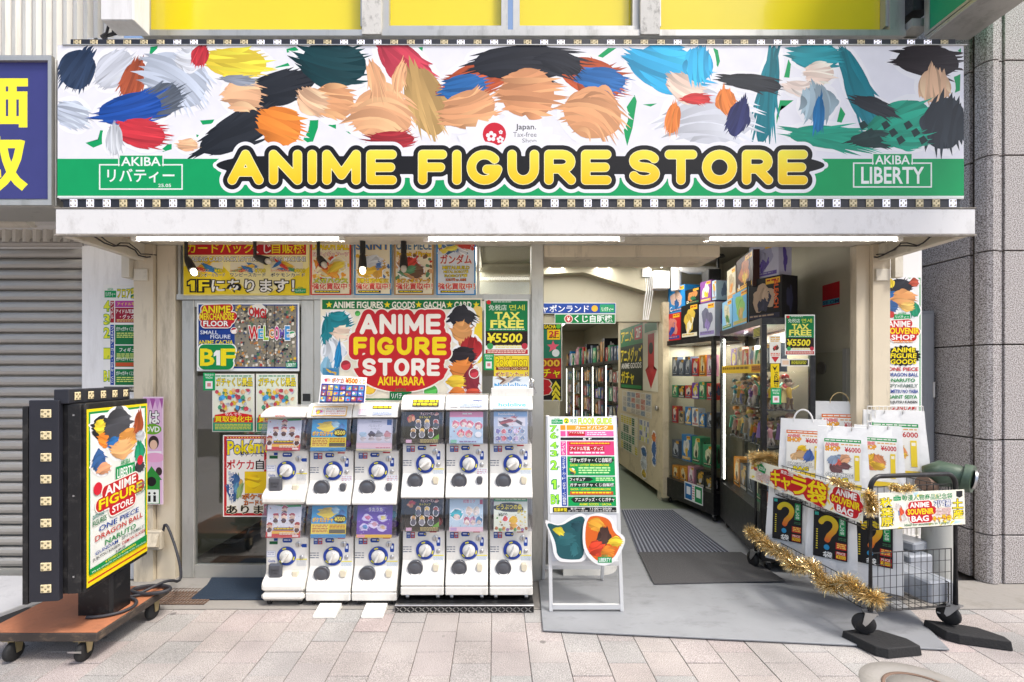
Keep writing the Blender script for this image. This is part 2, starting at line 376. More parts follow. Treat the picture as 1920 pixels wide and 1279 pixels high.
        for lv, cc in levels:
            g = lv-d; grad = not isinstance(cc, str) and isinstance(cc[0], str)
            if grad: ca, cb = hx(cc[0]), hx(cc[1])
            else: ca = hx(cc)
            def colr(y):
                if not grad: return ca
                u = min(1, max(0, (y-ymn+lv)/(ymx-ymn+2*lv))); return tuple(ca[i]*(1-u)+cb[i]*u for i in range(3))
            ins = g > 0
            for j in range(ny-1):
                ya, yb = y0+j*step, y0+(j+1)*step; i = 0
                r0, r1 = ins[j], ins[j+1]; full = r0[:-1] & r0[1:] & r1[:-1] & r1[1:]; anyc = r0[:-1] | r0[1:] | r1[:-1] | r1[1:]
                idx = np.nonzero(anyc)[0]; kk = 0
                while kk < len(idx):
                    i = idx[kk]
                    if full[i]:
                        e = i
                        while e+1 < nx-1 and full[e+1]: e += 1
                        xa, xb = x0+i*step, x0+(e+1)*step; c1, c2 = colr(ya), colr(yb)
                        s.m.add([s.p(xa, ya), s.p(xb, ya), s.p(xb, yb), s.p(xa, yb)], [(3, 2, 1, 0)], (c2, c2, c1, c1) if grad else ca)
                        kk += e-i+1; continue
                    cs = [(i, j), (i+1, j), (i+1, j+1), (i, j+1)]; P = []
                    for q in range(4):
                        a, b = cs[q], cs[(q+1) % 4]; ga, gb = g[a[1], a[0]], g[b[1], b[0]]
                        if ga > 0: P.append((x0+a[0]*step, y0+a[1]*step))
                        if (ga > 0) != (gb > 0):
                            t = ga/(ga-gb); P.append((x0+(a[0]+(b[0]-a[0])*t)*step, y0+(a[1]+(b[1]-a[1])*t)*step))
                    if len(P) >= 3: s.m.add([s.p(*q) for q in P], [tuple(range(len(P)))[::-1]], colr((ya+yb)/2))
                    kk += 1
            s.k += 1
        return s
    def strokes(s, txt, x0, y0, x1, y1, t, levels, step=1.2, gap=.42, extra=None):
        segs = stroke_segs(txt, x0, y0, x1, y1, t, gap); m = max(l for l, _ in levels)+2
        return s.sdf(segs, x0-m, y0-m, x1+m, y1+m, levels, step, extra)
    def splash(s, blobs, seed=1, white=4, n=9, spiky=False):
        """abstract bundles of tapering brush strokes; blobs = (cx, cy, rx, ry, rot, colour)"""
        rng = random.Random(seed); n = max(5, min(24, int(n*1.35)))
        def stroke(x, y, L, wd, rot, bend, grow=0.0):
            c, q = math.cos(rot), math.sin(rot); top, bot = [], []; m = 8
            for i in range(m+1):
                t = i/m; px = (t-.5)*2*(L+grow); py = bend*((t-.5)**2*4-.5); hw = (wd+grow)*math.sin(math.pi*(t**.75))**.8 if 0 < i < m else 0
                for lst, sg in ((top, -1), (bot, 1)): a, b = px, py+sg*hw; lst.append((x+a*c-b*q, y+a*q+b*c))
            return top, bot
        def paint(tb, ca, cb):
            top, bot = tb; m = len(top); P = [s.p(*q) for q in top+bot]
            for i in range(m-1):
                u0, u1 = i/(m-1), (i+1)/(m-1); A = tuple(ca[k]*(1-u0)+cb[k]*u0 for k in range(3)); Bc = tuple(ca[k]*(1-u1)+cb[k]*u1 for k in range(3))
                s.m.add([P[i], P[i+1], P[m+i+1], P[m+i]], [(3, 2, 1, 0)], (A, Bc, Bc, A))
            s.k += 1
        plan = []
        for cx, cy, rx, ry, rot, cc in blobs:
            if ry > rx: rx, ry, rot = ry, rx, rot+90
            c0 = hx(cc); rr = R(rot); bend = rng.uniform(-.5, .5)*ry; lst = []
            for i in range(n):
                v = -1+2*(i+.5)/n+rng.uniform(-.08, .08); L = rx*math.sqrt(max(.12, 1-v*v))*rng.uniform(.92, 1.22); off = v*ry*.82
                sh = rng.uniform(-.14, .14)*rx; x = cx+math.cos(rr)*sh-math.sin(rr)*off; y = cy+math.sin(rr)*sh+math.cos(rr)*off
                k1, k2 = rng.choice((.55, .75, .9, 1.0, 1.15)), rng.choice((.8, 1.0, 1.2, 1.45))
                lst.append((x, y, L, ry*2.1/n*rng.uniform(.75, 1.25), rr+rng.uniform(-.12, .12)+v*.18, bend+rng.uniform(-.1, .1)*ry, tuple(min(.85, q*k1) for q in c0), tuple(min(.85, q*k2+.01) for q in c0)))
            rng.shuffle(lst); plan.append((cx, cy, rx, ry, rot, c0, lst))
        if white:
            for cx, cy, rx, ry, rot, c0, lst in plan:
                s.fan(blob_pts(rng, cx, cy, rx*.98+white, ry*.98+white, rot, .06), 'f6f6f8')
                for q in lst[:n//2]: paint(stroke(*q[:6], grow=white), hx('f6f6f8'), hx('f6f6f8'))
        for cx, cy, rx, ry, rot, c0, lst in plan:
            s.fan(blob_pts(rng, cx, cy, rx*.86, ry*.86, rot, .05), tuple(q*.85 for q in c0))
            for q in lst: paint(stroke(*q[:6]), q[6], q[7])
        return s
    def picture(s, x0, y0, x1, y1, pal, seed=1, n=5, bg=None, white=0):
        if bg: s.rect(x0, y0, x1, y1, bg)
        rng = random.Random(seed); bl = []
        w_, h_ = x1-x0, y1-y0
        for i in range(n):
            rx = w_*rng.uniform(.17, .32); ry = h_*rng.uniform(.16, .32)
            bl.append((rng.uniform(x0+rx, x1-rx), rng.uniform(y0+ry, y1-ry), rx, ry, rng.uniform(-40, 40), pal[i % len(pal)]))
        return s.splash(bl, seed, white, 6)
    def lines(s, x0, y0, x1, y1, n, c, seed=0, fill=.55):      # rows of unreadably small print
        rng = random.Random(seed); h = (y1-y0)/n
        for i in range(n):
            x = x0
            while x < x1-1:
                wd = rng.uniform(1.2, 3.2)*h*.8; e = min(x1, x+wd)
                s.poly([(x, y0+i*h), (e, y0+i*h), (e, y0+(i+fill)*h), (x, y0+(i+fill)*h)], c, False); x = e+h*.35
        s.k += 1; return s
    def one(s, x0, y0, x1, y1, c, oc=None, o=2.0):      # a bold figure 1 with a flag
        w_, h_ = x1-x0, y1-y0; P = [(x0+w_*.38, y0), (x1, y0), (x1, y1), (x0+w_*.42, y1), (x0+w_*.42, y0+h_*.34), (x0, y0+h_*.42), (x0, y0+h_*.22)]
        if oc:
            s.rect(x0+w_*.42-o, y0-o, x1+o, y1+o, oc); s.poly([(x0-o, y0+h_*.18-o), (x0+w_*.36, y0-o), (x0+w_*.6, y0-o), (x0+w_*.6, y0+h_*.4+o), (x0-o, y0+h_*.44+o)], oc)
        s.rect(x0+w_*.42, y0, x1, y1, c); return s.poly([(x0, y0+h_*.2), (x0+w_*.4, y0), (x0+w_*.42, y0), (x0+w_*.42, y0+h_*.34), (x0, y0+h_*.42)], c)
    def busy(s, x0, y0, x1, y1, n, cols, seed=1, r=(1.5, 4)):     # scatter of small bright shapes
        rng = random.Random(seed)
        for _ in range(n):
            x, y, q = rng.uniform(x0, x1), rng.uniform(y0, y1), rng.uniform(*r); s.fan(blob_pts(rng, x, y, q, q*rng.uniform(.6, 1.2), rng.uniform(0, 90), .25, 8), rng.choice(cols))
        return s
    def logo(s, x0, y0, x1, y1, jp=True, c='0c9b55'):          # shop badge
        h = y1-y0; s.rect(x0, y0+h*.28, x1, y1, c); s.text('AKIBA', x0+(x1-x0)*.25, y0, x1-(x1-x0)*.25, y0+h*.26, c, .02)
        s.text('リバティー' if jp else 'LIBERTY', x0+(x1-x0)*.08, y0+h*.42, x1-(x1-x0)*.08, y1-h*.12, 'f8f8f8', .03); return s
    def out(s, name, label, cat, group=None, m='ink'):
        return tag(s.m.build(name, m), label, cat, group)
    def part(s, name, parent, m='ink'): return s.m.build(name, m, parent)
def flat(x0, y0, x1, y1, d, **k):       # a sheet parallel to the facade, drawn in photo pixels
    return Print(W(x0, y0, d), W(x1, y0, d), W(x0, y1, d), box=(x0, y0, x1, y1), **k)
def quad(c4, d4, box):                  # a sheet with four photo corners at four depths (tl, tr, br, bl)
    P = [W(c[0], c[1], d) for c, d in zip(c4, d4)]
    return Print(P[0], P[1], P[3], P[2], box=box)
def copy_mesh_obj(o, parent):
    c = o.copy(); col.objects.link(c); c.parent = parent; return c
# ================================================================ SETTING
D0 = 3.44                                   # depth of the shop front
def paving_mat(name, obj_random):
    m = bpy.data.materials.new(name); m.use_nodes = True; n = m.node_tree.nodes; l = m.node_tree.links; b = n['Principled BSDF']
    b.inputs['Roughness'].default_value = 0.85
    tc = n.new('ShaderNodeTexCoord'); geo = n.new('ShaderNodeNewGeometry')
    cr = n.new('ShaderNodeValToRGB'); e = cr.color_ramp; e.interpolation = 'LINEAR'
    e.elements[0].color = (*hx('a39d99', 1), 1); e.elements[1].color = (*hx('ad9f9b', 1), 1); x = e.elements.new(.5); x.color = (*hx('a79e99', 1), 1); x = e.elements.new(.75); x.color = (*hx('9c9b98', 1), 1)
    if obj_random:
        oi = n.new('ShaderNodeObjectInfo'); l.new(oi.outputs['Random'], cr.inputs[0])
    else:
        no0 = n.new('ShaderNodeTexNoise'); no0.inputs['Scale'].default_value = 1.1; l.new(geo.outputs['Position'], no0.inputs['Vector']); l.new(no0.outputs['Fac'], cr.inputs[0])
    sp = n.new('ShaderNodeTexNoise'); sp.inputs['Scale'].default_value = 260; sp.inputs['Detail'].default_value = 3; l.new(geo.outputs['Position'], sp.inputs['Vector'])
    mr = n.new('ShaderNodeMapRange'); mr.inputs[1].default_value = .3; mr.inputs[2].default_value = .7; mr.inputs[3].default_value = .42; mr.inputs[4].default_value = 1.45; l.new(sp.outputs['Fac'], mr.inputs[0])
    big = n.new('ShaderNodeTexNoise'); big.inputs['Scale'].default_value = 2.2; big.inputs['Detail'].default_value = 8; l.new(geo.outputs['Position'], big.inputs['Vector'])
    m3 = n.new('ShaderNodeMapRange'); m3.inputs[1].default_value = .25; m3.inputs[2].default_value = .75; m3.inputs[3].default_value = .68; m3.inputs[4].default_value = 1.14; l.new(big.outputs['Fac'], m3.inputs[0])
    mu = n.new('ShaderNodeMath'); mu.operation = 'MULTIPLY'; l.new(mr.outputs[0], mu.inputs[0]); l.new(m3.outputs[0], mu.inputs[1])
    vo = n.new('ShaderNodeTexVoronoi'); vo.inputs['Scale'].default_value = 4.2; l.new(geo.outputs['Position'], vo.inputs['Vector'])
    g5 = n.new('ShaderNodeMapRange'); g5.inputs[1].default_value = .06; g5.inputs[2].default_value = .085; g5.inputs[3].default_value = .5; g5.inputs[4].default_value = 1; l.new(vo.outputs['Distance'], g5.inputs[0])
    mu2 = n.new('ShaderNodeMath'); mu2.operation = 'MULTIPLY'; l.new(mu.outputs[0], mu2.inputs[0]); l.new(g5.outputs[0], mu2.inputs[1]); mu = mu2
    vm = n.new('ShaderNodeVectorMath'); vm.operation = 'SCALE'; l.new(cr.outputs[0], vm.inputs[0]); l.new(mu.outputs[0], vm.inputs['Scale']); l.new(vm.outputs[0], b.inputs['Base Color'])
    wv = n.new('ShaderNodeTexWave'); wv.inputs['Scale'].default_value = 38; wv.inputs['Distortion'].default_value = 1.5; l.new(geo.outputs['Position'], wv.inputs['Vector'])
    ad = n.new('ShaderNodeMath'); ad.operation = 'MULTIPLY_ADD'; ad.inputs[1].default_value = 0.35; l.new(wv.outputs['Fac'], ad.inputs[0]); l.new(sp.outputs['Fac'], ad.inputs[2])
    bp = n.new('ShaderNodeBump'); bp.inputs['Strength'].default_value = .35; bp.inputs['Distance'].default_value = .004; l.new(ad.outputs[0], bp.inputs['Height']); l.new(bp.outputs[0], b.inputs['Normal'])
    return m
M['paver'] = paving_mat('granite_faced_paver', True)
M['ground'] = paving_mat('street_paving', False)
M['joint'] = mat('joint_sand', '5b534a', 0.95, 0, 0.3, 30)
g = B(-400, 400, -400, 400, -0.3, -0.05).build('ground', 'ground'); tag(g, kind='structure')
pv = B(-9, 9, -6, 2.985, -0.045, -0.006).build('pavement', 'joint'); tag(pv, kind='structure')
rng = random.Random(3)
pm = MB().box(-.0985, .0985, -.0985, .0985, -.0055, 0, bev=.0018)
first = None; pave = set()
MANX, MANY = 1.998, 2.19    # manhole centre
near = MB()
for i in range(-36, 38):
    x = -.02+.2*i+.1; off = 2.331 if i % 2 == 0 else 2.434
    for j in range(-20, 4):
        y = off+.2*j+.1; y0, y1 = y-.0985, y+.0985
        if y0 > 2.95: continue
        sy = 1.0
        if y1 > 2.984: sy = (2.984-y0)/(y1-y0); y1 = 2.984; y = (y0+y1)/2
        vis = y > 2.14 and abs(x*F/y) < 1100 and y1 < 3.06
        if vis and first is None:
            first = pm.build('paver', 'paver', pv); o = first
        elif vis: o = first.copy(); col.objects.link(o); o.parent = pv
        else:
            near.box(x-.0985, x+.0985, y0, y1, -.0055, rng.uniform(-.001, .001)); continue
        o.scale.y = sy; o.location = (x, y, rng.uniform(-.0012, .0012)); o.rotation_euler = (rng.uniform(-.004, .004), rng.uniform(-.004, .004), rng.uniform(-.003, .003))
tag(near.build('paver', 'ground', pv), kind='stuff')
ap = B(-9, 9, 2.99, 3.40, -.045, .003).build('kerb_strip', 'concrete'); tag(ap, kind='structure')
# manhole: concrete collar and iron lid
mh = thing('manhole_cover', (MANX, MANY, 0), 'round concrete manhole cover with a rusty ring set in the paving', 'manhole')
MB().lathe([(.25, -.006), (.258, -.006), (.253, .0022), (.172, .0026), (.168, -.004)], 48, at=(MANX, MANY, 0)).build('collar', 'concrete', mh)
M['rust'] = mat('rusty_iron', '7a6456', .8, .3, .25, 20, .2, 80)
MB().lathe([(.155, -.004), (.152, .0045), (.167, .0045), (.169, -.004)], 48, at=(MANX, MANY, 0)).build('iron_ring', 'rust', mh)
MB().lathe([(.15, -.006), (.149, .002), (.05, .0022), (.001, .0022)], 48, at=(MANX, MANY, 0)).build('lid', 'concrete', mh)

# ---------------------------------------------------------------- shop building
shop = thing('shop_building', (0, D0, 0), 'narrow shop building with white canopy, glass front and yellow film windows above', 'building')
def part(name, mb, m, parent=None, **k): return mb.build(name, m, parent or shop, **k)
def fbox(x0, y0, x1, y1, d0, d1, dref=None, **k):          # box from photo rows/cols measured at depth d0
    d = dref or d0
    return B(wx(x0, d), wx(x1, d), d0, d1, wz(y1, d), wz(y0, d), **k)
ZT = 5.6
part('upper_wall', B(wx(158, D0), wx(1726, D0), D0+.03, D0+.2, 2.46, wz(66, D0)), 'white_wall')
part('window_sill', B(wx(272, D0), wx(1690, D0), D0-.04, D0+.03, wz(74, D0), wz(63, D0)), 'alu')
M['post'] = mat('mottled_concrete_post', 'd2cfc8', .8, 0, .1, 5, .2, 30, '4b4741', .85, (14, 14, 9))
for a, b in ((272, 682), (718, 952), (962, 1197), (1233, 1662)):
    wdw = part('window', B(wx(a+4, D0), wx(b-4, D0), D0+.035, D0+.05, wz(60, D0), ZT), 'yellow')
    fr = MB(); z0, z1 = wz(63, D0), wz(52, D0)
    big = a in (718, 962)
    fr.box(wx(a, D0), wx(b, D0), D0-.02, D0+.034, z0 if not big else wz(62, D0), z1 if big else wz(61, D0))
    t = 12 if big else 5
    fr.box(wx(a, D0), wx(a+t, D0), D0-.015, D0+.033, z1, ZT); fr.box(wx(b-t, D0), wx(b, D0), D0-.015, D0+.033, z1, ZT)
    fr.build('frame', 'alu', wdw)
for a, b in ((682, 718), (1197, 1233)): part('post', B(wx(a, D0), wx(b, D0), D0-.05, D0+.1, wz(73, D0), ZT), 'post')
part('wall_edge', B(wx(1662, D0), wx(1690, D0), D0-.03, D0+.1, wz(66, D0), ZT), 'alu')
part('wall_return', B(wx(1690, D0), wx(1760, D0), D0+.25, D0+.4, wz(70, D0), ZT), 'white_wall')
part('bracket', B(wx(1690, D0), wx(1722, D0), D0-.1, D0+.2, wz(38, D0), ZT), 'black')
part('bracket_foot', B(wx(1692, D0), wx(1728, D0), D0-.08, D0+.15, wz(64, D0), wz(50, D0)), 'alu')
# canopy: fascia, side beams, soffit
CF = 2.75
cxa, cxb = wx(103, CF), wx(1830, CF)
zt, zb = wz(391, CF), wz(440, CF)
part('canopy_fascia', B(cxa, cxb, CF, CF+.05, zb, zt, bev=.006), 'canopy')
M['grime'] = mat('grimy_edge', '8d877d', .8, 0, .35, 25, .3, 60, 'c9c5bd', .7, (20, 20, 20))
part('drip_edge', B(cxa-.001, cxb+.001, CF-.004, CF+.02, zb-.006, zb+.003), 'grime')
part('cap_strip', B(cxa-.001, cxb+.001, CF-.003, CF+.04, zt+.0005, zt+.005), 'grime')
part('canopy_roof', B(cxa+.01, cxb-.01, CF+.05, D0+.03, zt-.03, zt-.004), 'soffit')
for xa, xb in ((cxa, cxa+.055), (cxb-.055, cxb)): part('canopy_side_beam', B(xa, xb, CF+.051, D0+.02, zb, zt-.032, bev=.004), 'soffit')
part('canopy_cross_beam', B(cxa+.06, cxb-.06, CF+.20, CF+.25, zb+.085, zt-.031), 'soffit')
for sx, lab in ((cxa+.09, 'dark cable strung under the left side of the canopy'), (cxb-.09, 'dark cable bundle strung under the right side of the canopy')):
    q = [(sx+.012*math.sin(k*2.1), CF+.06+k*.06, zb+.03+.018*math.sin(k*1.3)) for k in range(11)]
    tag(MB().tube(q, .005, 6).tube([(a+.015, b, c+.012+.01*math.cos(b*30)) for a, b, c in q], .004, 6).build('cable', 'cord'), lab, 'cable')
# pilasters and posts
zc = zt-.034
part('pilaster', B(wx(156, D0), wx(262, D0), D0-.01, D0+.4, 0, zc), 'white_wall')
part('pilaster', B(wx(262.5, D0), wx(298, D0), D0-.06, D0+.3, 0, zc), 'beige')
part('post', B(wx(300, D0), wx(334, D0), D0-.03, D0+.1, 0, zc), 'beige')
part('pilaster', B(wx(1600, D0), wx(1624, D0), D0-.03, D0+.03, 0, zc), 'beige')
part('pilaster', B(wx(1624.5, D0), wx(1656, D0), D0-.06, D0+.09, 0, zc), 'beige')
part('pilaster', B(wx(1656.5, D0), wx(1726, D0), D0-.01, D0+.4, 0, 2.6), 'white_wall')
for x0 in (262, 1626): part('bracket_plate', B(wx(x0+2, D0), wx(x0+28, D0), D0-.072, D0-.061, wz(530, D0), wz(508, D0), bev=.003), 'soffit')
for x0 in (252, 1661): part('drain_bracket', B(wx(x0-4, D0), wx(x0+10, D0), D0-.10, D0-.061 if x0 > 1000 else D0-.011, wz(525, D0), wz(470, D0)), 'soffit')
# glazing
def glaze(x0, y0, x1, y1, d=D0, t=.006, parent=None): return part('glass_pane', fbox(x0, y0, x1, y1, d, d+t, D0), 'glass', parent)
part('transom_rail', fbox(336, 553, 995, 563, D0-.03, D0+.03, D0), 'alu')
part('head_rail', fbox(336, 446, 1600, 455, D0-.03, D0+.03, D0), 'alu')
for a in (336, 578, 659, 736, 814, 894): part('transom_bar', fbox(a, 455.5, a+5, 552.5, D0-.015, D0+.02, D0), 'alu')
for a, b in ((341.5, 577.5), (583.5, 658.5), (664.5, 735.5), (741.5, 813.5), (819.5, 893.5), (899.5, 993)): glaze(a, 456, b, 552)
dr = part('sliding_door', MB(), 'alu')
dm = MB(); zb_ = .012
for a in ((344, 563.5, 367, 1083), (566, 563.5, 590, 1083)): dm.box(wx(a[0], D0), wx(a[2], D0), D0-.02, D0+.025, zb_, wz(a[1], D0), bev=.004)
dm.box(wx(367.5, D0), wx(565.5, D0), D0-.016, D0+.02, wz(576, D0), wz(564, D0)); dm.box(wx(367.5, D0), wx(565.5, D0), D0-.016, D0+.02, zb_, wz(1058, D0))
dm.build('door_frame', 'alu', dr); glaze(368, 576.5, 565, 1057.5, parent=dr)
B(wx(570, D0), wx(584, D0), D0-.024, D0-.0205, wz(752, D0), wz(738, D0)).build('push_plate', 'black_plastic', dr)
mw = MB()
for a, b in ((591, 604), (986, 995)): mw.box(wx(a, D0), wx(b, D0), D0-.02, D0+.025, .01, wz(563.5, D0))
mw.box(wx(604.5, D0), wx(985.5, D0), D0-.02, D0+.025, .01, wz(1062, D0)); part('window_frame', mw, 'alu')
glaze(604.5, 564, 985.5, 1061)
part('door_post', B(wx(995.5, D0), wx(1018, D0), D0-.05, D0+.06, .0, wz(456, D0), bev=.004), 'alu')
part('header_beam', B(wx(1018.5, D0), wx(1345, D0), D0-.04, D0+.3, wz(484, D0), wz(456, D0), bev=.004), 'beige')
part('header_lip', B(wx(1018.5, D0), wx(1345, D0), D0-.05, D0-.041, wz(463, D0), wz(456, D0)), 'alu')
part('threshold', B(wx(300, D0), wx(590, D0), D0-.22, D0+.05, .0035, .0115), 'concrete')
# interior
XR = 2.68; XL = wx(300, D0)-.05; ZC = 2.78; DB = 5.56
fl = B(XL-.1, XR+.1, 3.405, 15, -.04, .002).build('floor', 'int_floor'); tag(fl, kind='structure')
ce = B(XL-.1, XR+.1, D0+.03, 15, ZC, ZC+.1).build('ceiling', 'int_ceil'); tag(ce, kind='structure')
def struct(name, mb, m): return tag(mb.build(name, m), kind='structure')
struct('wall_right', B(XR, XR+.1, D0+.031, 15, .0025, ZC-.001), 'int_wall')
struct('wall_left', B(XL-.1, XL, D0+.31, 15, .0025, ZC-.001), 'int_wall')
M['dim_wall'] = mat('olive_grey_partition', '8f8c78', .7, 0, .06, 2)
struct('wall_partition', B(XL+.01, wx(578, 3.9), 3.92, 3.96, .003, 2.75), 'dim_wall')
struct('wall_partition', B(wx(600, 4.2), wx(1010, 4.2), 4.25, 4.3, .003, 2.05), 'int_wall')
bw = MB(); xo0, xo1, zo = wx(1050, DB), wx(1239, DB), wz(603, DB)
bw.box(XL+.01, xo0, DB, DB+.12, .003, ZC-.002); bw.box(xo1, XR-.01, DB+.002, DB+.12, .003, ZC-.003); bw.box(xo0, xo1, DB, DB+.12, zo, ZC-.002)
struct('wall_back', bw, 'int_wall')
struct('ceiling_beam', MB().prism([(wx(1010, DB), ZC-.003), (wx(1010, DB), wz(520, DB)), (wx(1090, DB), wz(516, DB)), (wx(1206, DB), wz(552, DB)), (wx(1206, DB), ZC-.003)], lambda p, k: (p[0], DB-.001-.16*(1-k), p[1])), 'int_wall')
struct('wall_end', B(XL+.01, XR-.01, 14.2, 14.3, .003, ZC-.004), 'int_wall')
# dim stair behind the left door
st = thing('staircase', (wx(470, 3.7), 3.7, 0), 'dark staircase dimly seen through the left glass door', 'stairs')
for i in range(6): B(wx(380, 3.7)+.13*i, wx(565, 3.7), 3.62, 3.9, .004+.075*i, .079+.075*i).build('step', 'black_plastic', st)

# ---------------------------------------------------------------- lamps
def area(name, loc, sx, sy, power, rot=(0, 0, 0), parent=None, c=(1, .975, .93)):
    L = bpy.data.lights.new(name, 'AREA'); L.shape = 'RECTANGLE'; L.size = sx; L.size_y = sy; L.energy = power; L.color = c
    o = bpy.data.objects.new(name, L); col.objects.link(o); o.location = loc; o.rotation_euler = rot
    return o
fl_lab = {255: 'lit fluorescent tube under the canopy above the left door', 800: 'lit fluorescent tube under the canopy above the middle window', 1325: 'lit fluorescent tube under the canopy above the open entrance'}
for x0, x1 in ((255, 643), (800, 1167), (1325, 1686)):
    d = CF+.10; za = wz(447.5, d); xa, xb = wx(x0, d), wx(x1, d)
    t = thing('canopy_tube_light', ((xa+xb)/2, d, za), fl_lab[x0], 'lamp', 'tubes under the canopy')
    MB().tube([(xa, d, za), (xb, d, za)], .0125, 10).build('tube', 'tube', t)
    B(xa-.05, xb+.05, d-.02, d+.05, za+.024, za+.06, bev=.004).build('housing', 'soffit', t)
    for xx in (xa, xb): B(xx-.02, xx+.012, d-.016, d+.016, za-.016, za+.0195).build('end_cap', 'white_plastic', t)
    o = area('tube_glow', (0, .06, -.02), xb-xa, .03, 5, (R(-25), 0, 0)); o.parent = t
n_ = 0
for xs in ((1030, 1054), (1119, 1141), (1215, 1239)):
    d0, d1 = 4.3, 5.42; za = 2.705; xa = wx(sum(xs)/2, d1)
    t = thing('ceiling_light', (xa, (d0+d1)/2, za), ('twin tube ceiling light', 'twin tube ceiling light', 'twin tube ceiling light')[n_]+(' nearest the door post', ' in the middle of the three inside the entrance', ' nearest the white pipe')[n_], 'lamp', 'twin tubes inside the entrance'); n_ += 1
    B(xa-.1, xa+.1, d0, d1, za+.03, ZC-.002).build('housing', 'white_plastic', t)
    for x in xs: MB().tube([(wx(x, d1), d0+.02, za), (wx(x, d1), d1-.02, za)], .014, 8).build('tube', 'tube', t)
    o = area('tube_glow', (0, 0, -.02), .2, d1-d0, 4.5); o.parent = t
for i, (X, d0) in enumerate(((-.25, 4.5), (-1.4, 4.5))):
    t = thing('ceiling_light', (X, d0+.5, 2.70), ('twin tube ceiling light glimpsed through the transom above the poster window', 'twin tube ceiling light behind the small posters over the left door')[i], 'lamp', 'twin tubes inside the entrance')
    B(X-.1, X+.1, d0, d0+1.1, 2.73, ZC-.002).build('housing', 'white_plastic', t)
    for s_ in (-.06, .06): MB().tube([(X+s_, d0+.02, 2.70), (X+s_, d0+1.08, 2.70)], .014, 8).build('tube', 'tube', t)
    o = area('tube_glow', (0, 0, -.02), .2, 1.1, 4); o.parent = t
for i, (X, d0) in enumerate(((1.15, 7.0), (1.3, 9.6), (1.3, 12.0))):
    t = thing('ceiling_light', (X, d0+.6, 2.5), ('first', 'second', 'deepest')[i]+' strip light on the corridor ceiling beyond the inner doorway', 'lamp', 'corridor strip lights')
    B(X-.15, X+.15, d0, d0+1.3, 2.53, ZC-.002).build('housing', 'white_plastic', t)
    for s_ in (-.1, .1): MB().tube([(X+s_, d0+.02, 2.5), (X+s_, d0+1.28, 2.5)], .016, 8).build('tube', 'tube', t)
    o = area('tube_glow', (0, 0, -.02), .25, 1.2, 8); o.parent = t
M['cream_bulb'] = mat('unlit_bulb', 'b9b2a4', .3, 0, .05, 5, coat=.5)
# clip spot lamps hanging in front of the transom posters
for i, (x, yt, bx, by) in enumerate(((349, 455, 362, 515), (478, 455, 500, 497), (597, 455, 606, 502), (680, 448, 680, 511), (757, 448, 757, 508))):
    d = D0-.12
    lab = ('at the left end of the card pack poster', 'in front of the middle of the card pack poster', 'in front of the first small transom poster', 'in front of the blue edged transom poster', 'in front of the fourth small transom poster')[i]
    t = thing('spot_lamp', W(x, yt, d), 'small black clip lamp '+lab, 'lamp', 'clip lamps under the canopy')
    m = MB(); a, b = W(x, yt-12, d), W(x, yt+28, d); m.tube([a, b], .012 if x < 600 else .02, 8); m.build('stem', 'black_plastic', t)
    p, q = W(x, yt+26, d), W(bx, by-8, d-.03); MB().tube([p, p.lerp(q, .3), q], [.014, .024, .03], 12).build('shade', 'black_plastic', t)
    e = q+(q-p).normalized()*.035; MB().tube([q, q.lerp(e, .5), e, e+(e-q)*.3], [.018, .021, .016, .004], 12).build('bulb', 'bulb' if i in (0, 3) else 'cream_bulb', t)
# ================================================================ NEIGHBOURS
# left: roller shutter shop
ls = thing('shuttered_shop', (wx(60, 3.5), 3.5, 0), 'neighbouring shop with closed grey roller shutter and ribbed metal cladding', 'building')
M['slat'] = mat('galvanised_slat', 'aaa69f', .45, .35, .12, 5, .03, 20, '4c4843', .75, (1.5, 4, 14))
DS = 3.5; xa, xb = -4.6, wx(157, DS)
sh = B(xa, xb, DS+.03, DS+.05, .02, 2.5).build('shutter', 'slat', ls)
pit = .0785; prof = [(0, .004), (-.010, .012), (-.016, .03), (-.014, .052), (-.006, .066), (.006, .0705), (.006, .004)]
sm = MB().prism(prof, lambda p, k: ((xa, xb)[k], DS+p[0], p[1]))
s0 = None; z = .06
while z < 2.45:
    if s0 is None: s0 = sm.build('slat', 'slat', sh); s0.location.z = z
    else: o = s0.copy(); col.objects.link(o); o.parent = sh; o.location.z = z
    z += pit
B(xa, xb, DS-.03, DS+.029, .004, .055).build('bottom_rail', 'alu', sh)
B(wx(70, DS), wx(100, DS)-.02, DS-.033, DS-.012, .62, .655, bev=.004).build('handle', 'steel', sh)
B(xa, wx(160, DS), DS-.12, DS+.2, wz(432, DS), wz(385, DS)).build('shutter_housing', 'white_wall', ls)
MB().tube([(xa, DS-.14, wz(425, DS)), (wx(95, DS), DS-.14, wz(425, DS))], .05, 12).build('awning_roll', 'soffit', ls)
B(xa, wx(200, D0), D0+.06, D0+.16, 2.4, 5.6).build('wall', 'white_wall', ls)
cm = MB(); M['clad'] = mat('ribbed_metal_cladding', 'd3d0c6', .5, .2, .06, 4, 0, 30, '8b8579', .45, (9, 9, .8))
x = xa
while x < wx(198, D0)-.05:
    cm.add([(x, D0+.058, 2.45), (x+.02, D0+.030, 2.45), (x+.045, D0+.030, 2.45), (x+.065, D0+.058, 2.45), (x, D0+.058, 5.6), (x+.02, D0+.030, 5.6), (x+.045, D0+.030, 5.6), (x+.065, D0+.058, 5.6)], [(0, 1, 5, 4), (1, 2, 6, 5), (2, 3, 7, 6)]); x += .075
cm.build('ribbed_cladding', 'clad', ls)
